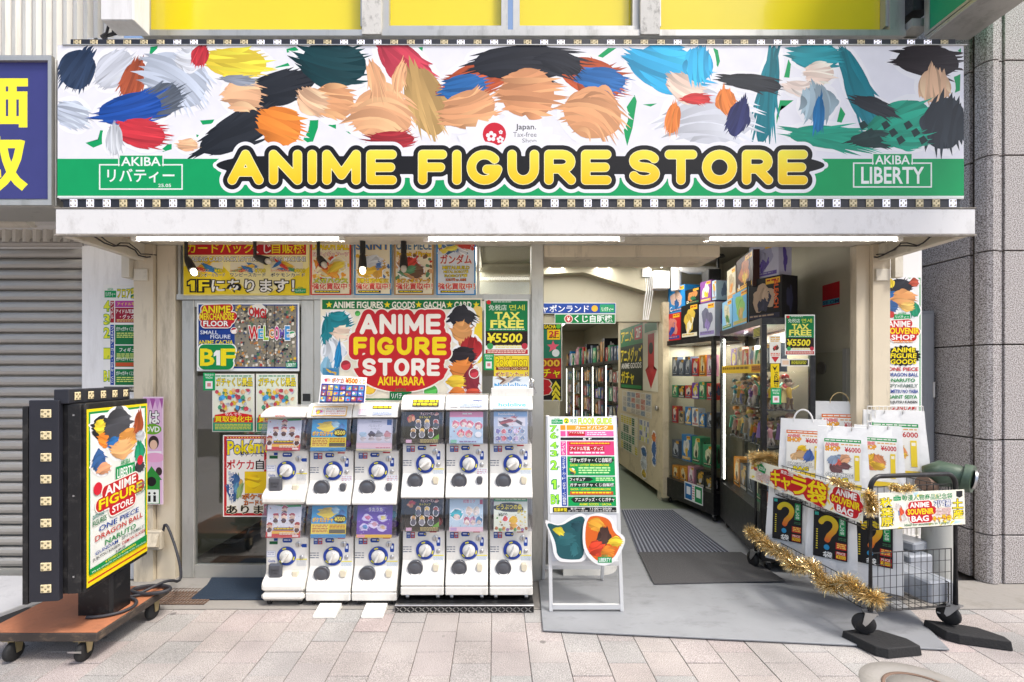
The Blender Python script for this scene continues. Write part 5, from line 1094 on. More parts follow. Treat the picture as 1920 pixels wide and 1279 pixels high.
def c_mint(p):
    p.rect(0, 0, 100, 100, 'c3dbe8'); p.text('初音ミク', 40, 4, 76, 14, 'd8608a', .04, [(.1, WH)]); p.rect(90, 4, 99, 18, 'b83a5a'); p.splash([(22, 48, 18, 16, 0, '3fb0bc'), (22, 56, 10, 9, 0, 'f0d8cc')], 4, 2, 6)
    for k, (x, y, c) in enumerate(((58, 38, 'e0c8b0'), (80, 38, 'd8d0c0'), (52, 68, 'c07a90'), (70, 68, 'b08aa8'), (88, 68, '5a90b8'))): p.splash([(x, y, 10, 13, 0, c), (x, y+4, 7, 7, 0, 'f0dccf')], k, 1, 4)
    p.busy(4, 18, 96, 86, 20, ['e8f4f8', 'd8608a', '3fb0bc'], 3, (.7, 1.8)); p.rect(0, 86, 100, 100, 'e8c6d2'); p.rect(3, 88, 22, 98, 'c0a0c8')
def c_forest(p):
    p.rect(0, 0, 100, 100, 'e6ecd8'); p.rect(0, 0, 100, 10, '3f9a5a'); p.lines(5, 2, 95, 8, 1, 'd8f0d0'); p.fan(blob_pts(random.Random(1), 46, 28, 42, 15, 0, .15), '2a2a22'); p.text('どうぶつの森', 8, 18, 84, 34, Y_, .05); p.text('ガチャ', 70, 36, 96, 46, Y_, .05, [(.12, '2a2a22')])
    p.busy(4, 48, 96, 98, 40, ['6aa05a', 'c8884a', 'e8d05a', 'd85a5a', '8a6a4a', 'f0ecd8'], 5, (1, 3.4)); p.text('¥500', 14, 44, 40, 54, KK, .03); p.splash([(58, 66, 14, 12, 0, 'eec03a'), (58, 82, 12, 10, 0, 'e8b04a'), (34, 62, 8, 8, 0, 'd85a5a')], 5, 2, 5)
    for k in range(9): p.splash([(8+k*11, 90+(k % 2)*4, 5, 5, 0, ['a86a4a', '6aa05a', 'c8884a', '8a6a9a'][k % 4])], k, 0, 2)
def t_hdr1(p): p.rect(4, 3, 96, 28, 'f0d8a0'); p.frame(4, 3, 96, 28, 1.5, 'e8a838'); p.picture(7, 6, 36, 26, ['d84a9a', 'f0d03a', '9a9aa8', 'f2eee8'], 3, 6, 'f2eef0'); p.rect(38, 6, 93, 26, 'f4f0ea'); [p.text(t_, 41, 7.5+k*6.2, 91, 12.2+k*6.2, ('2a2a2e', 'c4342c', 'c4342c')[k], .02) for k, t_ in enumerate(('おおこんハロチャオー！', '足500だて、遊戯500を', 'カードはぼのチャンス！'))]
def t_caps(p): p.text('CAPSULE STATION', 44, 19, 94, 26, 'dfe8f8', .03, [(.1, '3f62a8')]); p.rect(42, 3, 92, 11, '3a3020').lines(44, 4.5, 91, 10, 1, Y_, 5, .8); p.rect(6, 10, 30, 27, 'efe6ec').lines(8, 12, 28, 25, 4, 'd88aa8', 3, .4)
def t_gold(p): p.rect(22, 6, 94, 24, '3a3020').lines(24, 7.5, 92, 23, 2, Y_, 3, .7)
def t_station(p): p.text('Gashapon', 66, 5, 92, 12, '24489c', .04); p.text('CAPSULE STATION', 32, 17, 92, 25, 'dfe8f8', .03, [(.1, '3f62a8')]); p.rect(6, 10, 26, 25, 'efe6ec').lines(8, 12, 24, 23, 3, 'd88aa8', 3, .4)
def t_ban(p): p.text('BANDAI', 32, 1, 58, 7, 'c4342c', .04)
def t_holo(p): p.rect(1, 1, 99, 29, 'cfe6f2'); p.text('hololive', 16, 14, 90, 24, '3fa0d8', .04).text('くじガチャ', 24, 4, 78, 11, 'f5f8fa', .03, [(.12, '5fa8d8')])
cols_ = [('a', 488, 572, 1138, 0, c_santa, c_santa, t_ban, 'rounded white capsule machine with red santa cards at the left end of the row'),
 ('b', 572, 658, 1136, 0, c_500, c_500, t_hdr1, 'white capsule machine with two blue and yellow ¥500 cards'),
 ('b', 658, 745, 1136, 0, c_grey, c_purple, t_caps, 'white capsule machine with a pale grey card above a purple card'),
 ('b', 750, 833, 1122, 1, lambda p: c_black(p, 1), lambda p: c_black(p, 2), t_gold, 'white capsule machine with two black cards on the chequer plate platform'),
 ('b', 833.5, 916, 1122, 1, c_pink, c_mint, t_station, 'white capsule machine with a pink card above a mint card'),
 ('b', 917, 1000, 1122, 1, c_holo, c_forest, t_holo, 'white capsule machine with a pale blue card above a forest card at the right end')]
hues = [['c8c8d0', 'e0e0e6', '8a8a98'], ['d8c8e8', 'f0eef4', 'c8c0d8'], ['8a4ad0', '3f9ab0', 'e0d8f0'], ['4a4a52', '8a8a90', 'a8323a'], ['e8b8cc', 'd8d8e4', '9fc0e0'], ['e05aa8', 'e8e4ee', 'c8c8d8']]
for i, (kind, xa, xb, yb, plat, up, lo, hd, lab) in enumerate(cols_):
    d = 3.02 if not plat else 2.995
    z0 = max(0, wz(yb, d)); xc = (wx(xa, d)+wx(xb, d))/2
    t = thing('capsule_machine', (0, 0, 0), lab, 'capsule machine', 'capsule machines in a row')
    zb = .035                                             # underside of the base skirt
    B(-HW+.002, HW-.002, -.004 if kind == 'b' else -.012, .42, zb, zb+.055, bev=.006 if kind == 'b' else .02).build('base', 'white_plastic', t)
    z1 = zb+.056; half(t, z1, kind, 0, True); window(t, z1+.346, .222, i*3+1, lo, kind, hues[i])
    z2 = z1+.346+.223; half(t, z2, kind, 1 if i in (1, 2) else (1 if i == 4 else 0), False); window(t, z2+.346, .222, i*3+2, up, kind, hues[(i+1) % 6])
    header(t, z2+.346+.2225, .095, hd, kind)
    for sx in (-.1, .1):
        for sy in (.035, .36):
            MB().lathe([(.004, -.011), (.0165, -.011), (.0175, -.006), (.0175, .006), (.0165, .011), (.004, .011)], 14, axis='X', at=(sx, sy, .0178)).box(sx-.014, sx-.012, sy-.008, sy+.008, .018, zb+.001, mi=1).box(sx+.012, sx+.014, sy-.008, sy+.008, .018, zb+.001, mi=1).build('caster', ['rubber' if i < 3 else 'steel', 'steel'], t)
    tot = z2+.346+.2225+(.095 if kind == 'b' else .062); real = wz((765, 757, 756, 742, 742, 742)[i], d+.03)
    t.location = (xc, d, .0035 if not plat else .0515); t.scale = (((wx(xb, d)-wx(xa, d))-.003)/(2*HW), 1, (real-t.location.z)/tot)
# foot flaps under the second and third machines
for i, (a, b) in enumerate(((592, 634), (681, 722))):
    xa, xb = wx(a, 2.93), wx(b, 2.93); o = MB().prism([(2.875, .0008), (2.875, .012), (2.905, .022), (3.0, .036), (3.016, .0008)], lambda q, k: ((xa, xb)[k], q[0], q[1])).build('foot_flap', 'white_plastic', bevel=.004)
    tag(o, ('white plastic stabiliser foot under the machine with ¥500 cards', 'white plastic stabiliser foot under the machine with the purple card')[i], 'machine foot', 'stabiliser feet')
# chequer plate platform
pf = thing('plate_platform', (wx(870, 2.95), 2.95, 0), 'low black chequer plate platform with a steel edge under three capsule machines', 'platform')
xa, xb = wx(741, 2.94), wx(1001, 2.94); B(xa, xb, 2.945, 3.41, .0035, .05).build('frame', 'black', pf); B(xa-.002, xb+.002, 2.936, 2.96, .044, .0512, bev=.002).build('edge_strip', 'steel', pf)
tr_ = MB(); k = 0; x = xa+.012
while x < xb-.02:
    for r_ in (0, 1):
        zz = .0115+.018*r_; s_ = 1 if (k+r_) % 2 else -1; tr_.T = Matrix.Translation((x, 2.9445, zz)) @ Matrix.Rotation(R(40*s_), 4, 'Y'); tr_.box(-.012, .012, -.0025, .0004, -.003, .003, bev=.0015)
    k += 1; x += .0235
M['tread'] = mat('worn_tread', '8b8985', .35, .7, .2, 20)
tag(tr_.build('tread_bar', 'tread', pf), kind='stuff')
# stand-up card above the machines, and box of flyers
p = quad(((603, 703), (688, 708), (684, 757), (597, 757)), (3.06, 3.06, 3.0, 3.0), (0, 0, 100, 60)).sheet('eeeae6'); p.rect(2, 2, 98, 58, '2a3f8f'); p.rect(2, 2, 98, 18, 'e8e4ee'); p.text('ポケカ', 24, 5, 50, 15, 'e0a03a', .05, [(.12, '2a3f8f')]).text('¥500', 54, 4, 80, 15, 'c4342c', .05, [(.12, Y_)]).text('くじ', 84, 5, 97, 15, Y_, .05, [(.12, '2a3f8f')]); p.picture(3, 3, 22, 17, ['c84a5a', 'e0c0a0'], 3, 4)
for k in range(21): p.picture(4+(k % 7)*13.4, 21+(k//7)*12.4, 15+(k % 7)*13.4, 31+(k//7)*12.4, rp_.sample(['d6473c', '3b78b5', 'e5b43a', '5aa06a', '9a5ab0', 'e8e0d0'], 3), k, 3, rp_.choice(['4f7fc0', 'c8a84a', '8a4a5a', '6a9ab8']))
p.out('card_board', 'small stand-up board of trading cards on top of the second capsule machine', 'display board')
fb = thing('flyer_box', W(958, 742, 3.05), 'white box of pale blue flyers on the machine at the right end', 'box')
d = 3.07; B(wx(921, d), wx(1000, d), d, d+.2, wz(743, d), wz(728, d), bev=.003).build('tray', 'white_plastic', fb)
p = flat(924, 706, 992, 732, d+.05).sheet('e4ebee'); p.picture(926, 706, 990, 716, ['7a5a4a', 'c8b8a8', '8a9ab0'], 9, 6); p.text('hololive', 934, 718, 988, 728, '3f9fd8', .04, [(.1, WH)]); p.fan([(927, 718), (935, 723), (927, 728)], '3fa0d8'); p.part('flyer', fb)
for k in range(4): MB().box(wx(926, d), wx(988, d), d+.01+k*.011, d+.014+k*.011, wz(742, d), wz(727-k, d)).build('flyer', 'bag', fb)
MB().tube([W(992, 745, d+.1), W(997, 735, d+.08), W(995, 715, d+.08), W(990, 706, d+.09)], [.01, .035, .03, .008], 10).build('plastic_bag', 'case', fb)
# ================================================================ TROLLEY SIGN (left)
tz0, tz1 = .118, .165
tx0, tx1, ty0, ty1 = -2.62, -2.025, 2.415, 2.955
tb = thing('sign_trolley', ((tx0+tx1)/2, (ty0+ty1)/2, 0), 'flat wooden trolley with worn orange top and casters carrying the black lightbox sign', 'trolley')
B(tx0, tx1, ty0, ty1, tz0, tz1-.004, bev=.004).build('edge_frame', 'dark_edge', tb)
B(tx0+.006, tx1-.006, ty0+.006, ty1-.006, tz1-.0035, tz1, bev=.001).build('deck', 'wood', tb)
for i, (x, y) in enumerate(((tx1-.10, ty0+.06), (tx0+.13, ty0+.06), (tx1-.05, ty1-.06), (tx0+.1, ty1-.06))):
    c = MB().lathe([(.01, -.014), (.046, -.014), (.05, -.008), (.05, .008), (.046, .014), (.01, .014)], 20, axis='X', at=(x, y-.02, .051)).build('caster', 'rubber', tb)
    MB().prism([(-.022, 0), (.028, 0), (.012, -.075), (-.012, -.075)], lambda q, k: (x+(-.021, -.017)[k], y-.01+q[0], tz0-.001+q[1])).prism([(-.022, 0), (.028, 0), (.012, -.075), (-.012, -.075)], lambda q, k: (x+(.017, .021)[k], y-.01+q[0], tz0-.001+q[1])).box(x-.03, x+.03, y-.05, y+.05, tz0-.006, tz0-.0005).build('fork', 'brass', c)
    if i == 0: MB().prism([(.0, 0), (.055, .022), (.058, .03), (0, .012)], lambda q, k: (x-.02+.04*k, y-.06-q[0]*.6, .058+q[1])).build('brake_pedal', 'steel', c)
# lightbox sign: face turned to the right of the picture
lbx = thing('lightbox_sign', (-2.16, 2.63, tz1), 'black lightbox sign with LED squares and a crowded ANIME FIGURE STORE poster on the trolley', 'sign')
nA, nB = Vector((-2.043, 2.37, 0)), Vector((-2.112, 2.885, 0))      # front face, near and far foot
ux = (nB-nA).normalized(); un = Vector((ux.y, -ux.x, 0))            # along the face; out of the face (to the right)
zl0, zl1 = wz(1112, 2.37), wz(757, 2.37)
def sbox(name, a, b, n0, n1, z0, z1, m, par=lbx, bev=0, **k):
    mb = MB(); P = [nA+ux*u+un*v for u, v in ((a, n0), (b, n0), (b, n1), (a, n1))]
    mb.prism([(q.x, q.y) for q in P], lambda q, kk: (q[0], q[1], (z0, z1)[kk])); return mb.build(name, m, par, bevel=bev)
Wd = (nB-nA).length
sbox('case', 0, Wd, -.235, 0, zl0, zl1, 'black', bev=.006)
sbox('end_rib', -.012, 0.0, -.075, -.015, zl0+.004, zl1-.004, 'black', bev=.003)
es = sbox('led_panel', -.03, -.0005, -.232, -.10, zl0-.02, zl1+.02, 'strip', bev=.004)
sbox('back_fin', -.028, .05, -.262, -.237, zl0-.03, zl1-.01, 'black', bev=.003)
for i in range(9):
    q = nA+ux*-.0305+un*-.155; led(es, (q.x, q.y, zl1-.045-i*(zl1-zl0-.09)/8), False, (1.05, .9), math.atan2(ux.y, ux.x)-R(90))
tf = sbox('led_panel', -.02, Wd-.06, -.13, -.062, zl1+.001, zl1+.072, 'strip', bev=.004)
for i in range(5):
    q = nA+ux*(.035+i*(Wd-.14)/4)+un*-.0615; led(tf, (q.x, q.y, zl1+.037), False, (.9, .9), math.atan2(ux.y, ux.x))
MB().prism([(-2.30+.06*math.cos(R(a))*0+dx, dy) for dx, dy in ((0, 2.60), (.01, 2.585), (.18, 2.585), (.19, 2.60), (.19, 2.72), (.18, 2.735), (.01, 2.735), (0, 2.72))], lambda q, k: (q[0]+.02, q[1], (tz1+.0005, zl0+.002)[k])).build('pedestal', 'black', lbx)
for k in range(3):
    q = nA+ux*-.0125+un*-.045; B(q.x-.004, q.x+.004, q.y-.003, q.y+.001, zl1-.06-k*.4, zl1-.052-k*.4).build('screw', 'steel', lbx)
tl = nA+un*.0015+Vector((0, 0, wz(768, 2.37))); tr = nA+ux*(Wd-.004)+un*.0015; tr.z = wz(768, 2.37)-.0; bl = Vector((tl.x, tl.y, wz(1104, 2.37))); br = Vector((tr.x, tr.y, bl.z))
tl += ux*.004; bl += ux*.004
p = Print(tl, tr, bl, br, box=(0, 0, 110, 190)); p.rect(0, 0, 110, 190, 'f0d81e'); p.rect(2, 184, 108, 186, 'c23a2a'); p.rect(3, 3, 107, 178, 'eceee8'); p.frame(3, 3, 107, 178, 2.5, '1a8f4a')
p.splash([(22, 22, 15, 15, 0, '2a2c34'), (20, 20, 9, 9, 0, 'f0d23a'), (28, 36, 13, 9, 20, 'ee8a34'), (52, 22, 24, 22, 0, '4a4c54'), (44, 42, 13, 8, 0, '2a6fb4'), (70, 40, 20, 14, 0, 'e8a050'), (58, 50, 22, 12, 0, 'e9b078'), (90, 24, 10, 17, 10, 'a8502e'), (94, 40, 10, 8, 0, 'b8bcc4'), (18, 58, 12, 12, 0, '37619a'), (26, 68, 12, 7, 0, 'e0a078'), (92, 60, 12, 13, 0, '1a8f68'), (92, 78, 11, 8, 0, '3a3c42')], 41, 2, 8, True)
p.logo(46, 64, 82, 86, False); p.ell(93, 70, 6, 6, 'd3263a').ell(16, 88, 7, 7, 'd3263a')
p.sdf([(30, 95, 82, 91), (20, 107, 94, 102), (42, 117, 76, 115)], 4, 74, 108, 128, [(9, 'f4f0e6'), (7.5, 'c4242c')], 1.3)
p.text('ANIME', 28, 89, 84, 99, WH, .05, rise=.06).text('FIGURE', 18, 101.5, 96, 112, Y_, .05, [(.08, '8f1a1a')], rise=.06).text('STORE', 40, 114, 78, 121.5, WH, .05, [(.12, 'c4242c')], rise=.04)
p.text('anime', 8, 114, 26, 120, '5a8f8a', .02, rise=.1).text('FIGURES', 8, 122, 30, 128, '14733f', .03, rise=.1).text('anime', 84, 98, 104, 104, '5a8f8a', .02, rise=.1).text('GOODS', 84, 106, 104, 112, '14733f', .03, rise=.1)
for k, (t_, cc, a, b, y) in enumerate((('ONE PIECE', '24489c', 18, 90, 130), ('DRAGON BALL', 'c4342c', 12, 98, 139), ('NARUTO', '128a48', 28, 84, 148), ('GUNDAM', '24489c', 12, 50, 156), ('SPY×FAMILY', '7a8a86', 57, 101, 154.5), ('JUJUTSU KAISEN', '2a2a30', 8, 54, 162), ('DEMON SLAYER', 'b8323a', 58, 104, 160.5), ('& MORE', '2a2a30', 46, 64, 166.5))): p.text(t_, a, y, b, y+(6 if k < 3 else 3.8 if k < 7 else 2.5), cc, .02, rise=.03)
p.fan([(3, 171.5), (107, 168), (107, 178), (3, 178)], '1a8f4a'); p.text('4 STORES in AKIHABARA', 28, 171.5, 84, 174, Y_, .02, rise=.01).text('We are waiting for you with a wide variety of products', 6, 174.8, 104, 177.5, 'eaf3ea', .0)
p.part('poster', lbx, 'vinyl')
# power cable coil on the trolley
cb = MB(); pts = []
c0 = Vector((-2.22, 2.66, tz1+.011))
for k in range(26): a = R(-170+k*13); pts.append(Vector((-2.185+.155*math.cos(a), 2.66+.115*math.sin(a), tz1+.012)))
pts2 = [Vector((-2.02-.02+.11*math.cos(R(a))-.03, 2.86+.055*math.sin(R(a)), tz1+.012+.004*(a/360))) for a in range(0, 1000, 20)]
pts3 = [Vector((-2.02, 2.93, tz1+.05)), Vector((-2.04, 3.1, .12)), Vector((-2.2, 3.3, .22)), Vector((-2.33, 3.36, .45)), Vector((-2.36, 3.37, wz(1000, 3.37)))]
def spline(P, n=2):
    for _ in range(n):
        Q = [P[0]]
        for i in range(len(P)-1): Q += [P[i].lerp(P[i+1], .25), P[i].lerp(P[i+1], .75)]
        P = Q+[P[-1]]
    return P
tag(cb.tube(spline(pts[6:]+pts2+pts3, 2), .0085, 8).build('power_cable', 'cord'), 'thick dark grey power cable coiled on the wooden trolley', 'cable')
jb = thing('outlet_box', W(290, 1012, 3.36), 'beige weatherproof outlet box on the pilaster behind the trolley', 'outlet')
B(wx(276, 3.36), wx(306, 3.36), 3.335, 3.379, wz(1030, 3.36), wz(994, 3.36), bev=.008).build('housing', mat('beige_plastic', 'b5ab98', .5, 0, .08, 10), jb)
MB().prism([(wz(1024, 3.36), 3.334), (wz(998, 3.36), 3.334), (wz(1020, 3.36), 3.30)], lambda q, k: (wx((279, 303)[k], 3.36), q[1], q[0])).build('hood', M['beige'], jb)

# ================================================================ FLOOR GUIDE STAND
ab = thing('floor_guide_stand', (wx(1099, 2.95), 3.1, .016), 'silver A-frame stand with a colourful floor guide board in front of the entrance', 'sign stand')
zf = .017; dF = 2.925; dT = 3.10; zT = wz(780, dT); xa, xb = wx(1030, dF), wx(1170, dF); t_ = .022
def leg(x0, x1, y0, y1, nm): # leaning leg from floor y0 to top y1
    return MB().add([(x0, y0, zf), (x1, y0, zf), (x1, y0+t_, zf), (x0, y0+t_, zf), (x0, y1, zT), (x1, y1, zT), (x1, y1+t_, zT), (x0, y1+t_, zT)], [(0, 3, 2, 1), (4, 5, 6, 7), (0, 1, 5, 4), (1, 2, 6, 5), (2, 3, 7, 6), (3, 0, 4, 7)]).build(nm, 'alu_white', ab, bevel=.002)
M['alu_white'] = mat('silver_aluminium', 'c9cacb', .38, .35, .06, 8)
leg(xa, xa+t_, dF, dT, 'leg'); leg(xb-t_, xb, dF, dT, 'leg'); leg(xa, xa+t_, 3.38, dT+.03, 'leg'); leg(xb-t_-.02, xb-.02, 3.38, dT+.03, 'leg')
yf = lambda z: dF+(dT-dF)*(z-zf)/(zT-zf)
for z in (.03, wz(1060, 2.97)): B(xa+t_+.0005, xb-t_-.0005, yf(z), yf(z)+t_, z, z+.028).build('cross_bar', 'alu_white', ab)
B(xa+t_+.001, xb-t_-.022, 3.36, 3.38, .10, .125).build('cross_bar', 'alu_white', ab)
z0_, z1_ = wz(1058, 2.97), zT-.004
tl, tr, bl = Vector((xa+t_, yf(z1_)+.002, z1_)), Vector((xb-t_, yf(z1_)+.002, z1_)), Vector((xa+t_, yf(z0_)+.002, z0_))
pn = Print(tl, tr, bl, box=(0, 0, 10, 10)).sheet('dcdde0', .006); pn.part('backing_panel', ab)
z2_ = wz(963, 3.0); tl = Vector((xa+.012, yf(z1_)-.004, z1_)); tr = Vector((xb-.012, yf(z1_)-.004, z1_)); bl = Vector((xa+.012, yf(z2_)-.004, z2_))
p = Print(tl, tr, bl, box=(1034, 783, 1163, 960)).sheet('eef0ee')
p.logo(1040, 785, 1062, 797); p.ell(1069, 791, 5.5, 5.5, Y_).text('2', 1066, 787, 1072, 795, '128a48', .06).text('号店', 1076, 787, 1089, 796, '128a48', .03); p.text('FLOOR GUIDE', 1092, 786, 1156, 797, 'd8e83a', .05, [(.09, '2a8f3a')])
for t, y in (('7', 800), ('6', 813), ('4', 831), ('3', 846), ('2', 865), ('1', 900), ('B1', 927)): (p.one(1039, y, 1047, y+16, '9be03a', '128a48', 1.5) if t == '1' else p.text('B', 1037, y, 1045, y+16, '9be03a', .04, [(.1, '128a48')]).one(1046, y, 1051, y+16, '9be03a', '128a48', 1.0) if t == 'B1' else p.text(t, 1038, y, 1049, y+(11 if y < 860 else 16), '9be03a', .04, [(.1, '128a48')])).text('F', 1050, y+6+(4 if y > 860 else 0), 1054, y+11+(4 if y > 860 else 0), '128a48', .04)
p.rect(1057, 799, 1067, 808, 'e8962a').rect(1069, 799, 1159, 808, 'f0a030').text('カードバンク', 1086, 800.5, 1148, 807, WH, .04); p.rect(1057, 810, 1067, 820, 'e05a9a').rect(1069, 810, 1159, 820, 'e86aa8').rect(1072, 811, 1104, 819, 'b8242c').text('アイドル写真', 1074, 811, 1102, 815, WH, .02).lines(1108, 812, 1145, 819, 2, 'f8d8e4', 3)
p.rect(1057, 822, 1159, 827, '26262a').text('5 F', 1100, 823, 1116, 826.5, WH, .03)
p.rect(1057, 829, 1067, 855, 'd84a96').vtext('アイドル', 1059, 830, 1065, 854, WH, .02); p.rect(1069, 829, 1159, 855, 'd8427a').rect(1073, 831, 1152, 836, 'c4342c').lines(1076, 832, 1150, 835, 1, Y_, 4).rect(1073, 838, 1140, 847, 'b8242c').text('アイドル写真・グッズ', 1075, 839, 1138, 846, WH, .03).lines(1074, 849, 1140, 854, 1, 'f8e0e8', 8)
p.rect(1057, 857, 1067, 947, '24489c').vtext('フィギュア・カード・ガチャ・くじ自販機', 1059, 859, 1065, 945, WH, .02)
p.rect(1069, 857, 1159, 892, '0f9a50').fan([(1072, 864), (1078, 858), (1152, 858), (1158, 864), (1152, 870), (1078, 870)], '1c2a22').text('ガチャガチャ・くじ自販機', 1074, 860, 1154, 868, WH, .03).text('GACHA・LOTTERY VENDINGMACHINE', 1074, 871, 1148, 875, Y_, .02).lines(1090, 877, 1150, 890, 3, 'c8f0a8', 5); p.picture(1070, 876, 1086, 891, ['e8c03a', '3a4a44', 'f0f0ec'], 5, 4)
p.rect(1069, 894, 1159, 928, '0f9a50').fan([(1071, 899), (1076, 895), (1110, 895), (1118, 899), (1110, 903), (1076, 903)], '1c2a22').text('フィギュア', 1073, 896, 1102, 902, WH, .03).fan([(1071, 909), (1076, 905), (1152, 905), (1158, 909), (1152, 913), (1076, 913)], '1c2a22').text('ガチャガチャ くじ自販機', 1073, 906, 1156, 912, WH, .03).text('GACHA・LOTTERY VENDINGMACHINE', 1074, 915, 1150, 918.5, Y_, .02).rect(1073, 921, 1154, 927, 'c4442a').lines(1076, 922, 1150, 926, 1, Y_, 7); p.lines(1122, 896, 1156, 903, 2, 'c8f0a8', 9)
p.rect(1069, 930, 1159, 947, '0f9a50').fan([(1074, 935), (1080, 931), (1152, 931), (1158, 935), (1152, 941), (1080, 941)], '1c2a22').text('アニメグッズ・くじガチャ', 1082, 932, 1156, 939, WH, .03).text('ANIME GOODS・GACHA', 1090, 942, 1150, 946, Y_, .02)
p.rect(1040, 949, 1159, 958, '1c1c1e').text('営業時間', 1042, 950.5, 1066, 957, Y_, .03).text('B1F〜4F　11:00〜20:00', 1074, 950, 1150, 953.4, WH, .02).text('1F 11:00〜20:30（土日のみ21時まで）', 1069, 954, 1157, 957.4, WH, .01)
p.part('guide_board', ab, 'vinyl')
# two cut-out boards at the foot of the stand (plain colour stand-ins)
def cutout(pts, d, fn, name, label):
    pts = smooth(pts); mb = MB(); mb.prism(pts, lambda q, k: W(q[0], q[1], d+.006*k), hx('f2f2f0'))
    p = flat(0, 0, 1920, 1279, d-.0005); fn(p); p.m.add(mb.v, mb.f, hx('f2f2f0')); return tag(p.m.build(name, 'vinyl'), label, 'display board')
def in_a(p): p.fan(smooth([(1023, 978), (1050, 988), (1075, 972), (1094, 966), (1099, 985), (1094, 1003), (1096, 1048), (1070, 1050), (1045, 1046), (1042, 1018), (1034, 1000)]), '2a5a60'); p.splash([(1060, 1012, 20, 12, -10, '2f6a70'), (1082, 985, 12, 10, 0, '24505a'), (1048, 996, 12, 7, 30, 'd8c83a'), (1078, 1030, 10, 12, 0, '2f6a70')], 5, 0, 5)
def in_b(p): p.fan(smooth([(1100, 970), (1120, 966), (1145, 974), (1150, 998), (1168, 1010), (1160, 1030), (1150, 1048), (1125, 1056), (1106, 1040), (1096, 1018)]), 'e06a2a'); p.splash([(1118, 985, 16, 13, 20, 'f0a83a'), (1132, 1005, 13, 18, 10, '4a342e'), (1154, 1016, 14, 10, 0, 'f2cc3a'), (1118, 1028, 16, 16, -20, 'd8442a'), (1140, 1035, 14, 12, 0, 'e88a30')], 6, 0, 6); p.logo(1121, 1040, 1147, 1055, False)
cutout([(1019, 972), (1034, 980), (1050, 984), (1076, 964), (1098, 962), (1104, 985), (1100, 1005), (1103, 1052), (1070, 1055), (1040, 1052), (1034, 1010)], 2.935, in_a, 'cutout_board', 'dark teal cut-out board leaning on the foot of the floor guide stand')
cutout([(1095, 968), (1122, 961), (1148, 968), (1156, 996), (1175, 1008), (1165, 1035), (1152, 1056), (1125, 1063), (1100, 1045), (1091, 1018)], 2.925, in_b, 'cutout_board', 'orange flame coloured cut-out board leaning on the foot of the floor guide stand')
# ================================================================ WIRE CART WITH SOUVENIR BAGS (right)
A_, B_, C_, E_ = Vector((2.057, 2.60, 0)), Vector((2.60, 2.68, 0)), Vector((1.978, 3.60, 0)), Vector((2.52, 3.66, 0))   # front-left, front-right, back-left, back-right posts
ct = thing('wire_cart', (2.28, 3.1, 0), 'black wire display cart on casters parked at the right of the entrance', 'cart')
ZT_ = .92
def at(u, v, z): # u across (0 left .. 1 right), v along (0 front .. 1 back)
    a = A_.lerp(B_, u); b = C_.lerp(E_, u); q = a.lerp(b, v); return Vector((q.x, q.y, z))
def uframe(v, zb0, zb1):
    a, b = at(0, v, zb0), at(1, v, zb1); ta, tb_ = at(0, v, ZT_-.07), at(1, v, ZT_-.07); pts = [a, ta]
    for k in range(1, 7):
        s_ = math.sin(R(15*k)); c_ = 1-math.cos(R(15*k)); pts.append(at(.11*c_, v, ZT_-.07+.07*s_))
    for k in range(6, 0, -1):
        s_ = math.sin(R(15*k)); c_ = 1-math.cos(R(15*k)); pts.append(at(1-.11*c_, v, ZT_-.07+.07*s_))
    return MB().tube(pts+[tb_, b], .0125, 10).build('end_frame', 'black', ct)
BH = .055
uframe(0, BH+.125, BH+.125); uframe(1, .125, .125)
def caster(q, z, rot, braked=False):
    T = Matrix.Translation((q.x, q.y, z)) @ Matrix.Rotation(R(rot), 4, 'Z')
    m = MB(); m.T = T; m.lathe([(.012, -.014), (.05, -.014), (.056, -.007), (.056, .007), (.05, .014), (.012, .014)], 24, axis='X', at=(0, .03, .056)); c = m.build('caster', 'rubber', ct)
    m = MB(); m.T = T; m.lathe([(.012, -.0155), (.03, -.0155), (.034, -.0145)], 16, axis='X', at=(0, .03, .056)); m.lathe([(.034, .0145), (.03, .0155), (.012, .0155)], 16, axis='X', at=(0, .03, .056)); m.build('hub', 'black_plastic', c)
    m = MB(); m.T = T
    for s_ in (-.021, .018): m.prism([(-.025, .122), (.03, .122), (.042, .06), (.03, .048), (.018, .06)], lambda q_, k: (s_+.003*k, q_[0], q_[1]))
    m.box(-.024, .024, -.028, .032, .119, .126); 
    if braked: m.box(-.02, .05, .06, .075, .05, .056); m.box(.02, .055, .055, .085, .06, .066)
    m.build('fork', 'steel', c)
caster(at(0, 0, 0), BH, 70); caster(at(1, 0, 0), BH, 25, True); caster(at(0, 1, 0), .0165, 10); caster(at(1, 1, 0), .009, 40)
def wire_sheet(name, pa, pb_, pc, nu, nv, r=.0016, rb=.003):   # grid of wires over the quad pa, pb_, pc (+)
    m = MB(); pd = pb_+pc-pa
    for i in range(nu+1): m.tube([pa.lerp(pb_, i/nu), pc.lerp(pd, i/nu)], r if 0 < i < nu else rb, 5)
    for j in range(nv+1): m.tube([pa.lerp(pc, j/nv), pb_.lerp(pd, j/nv)], r if 0 < j < nv else rb, 5)
    return m.build(name, 'black', ct)
zl, zu = .165, .62
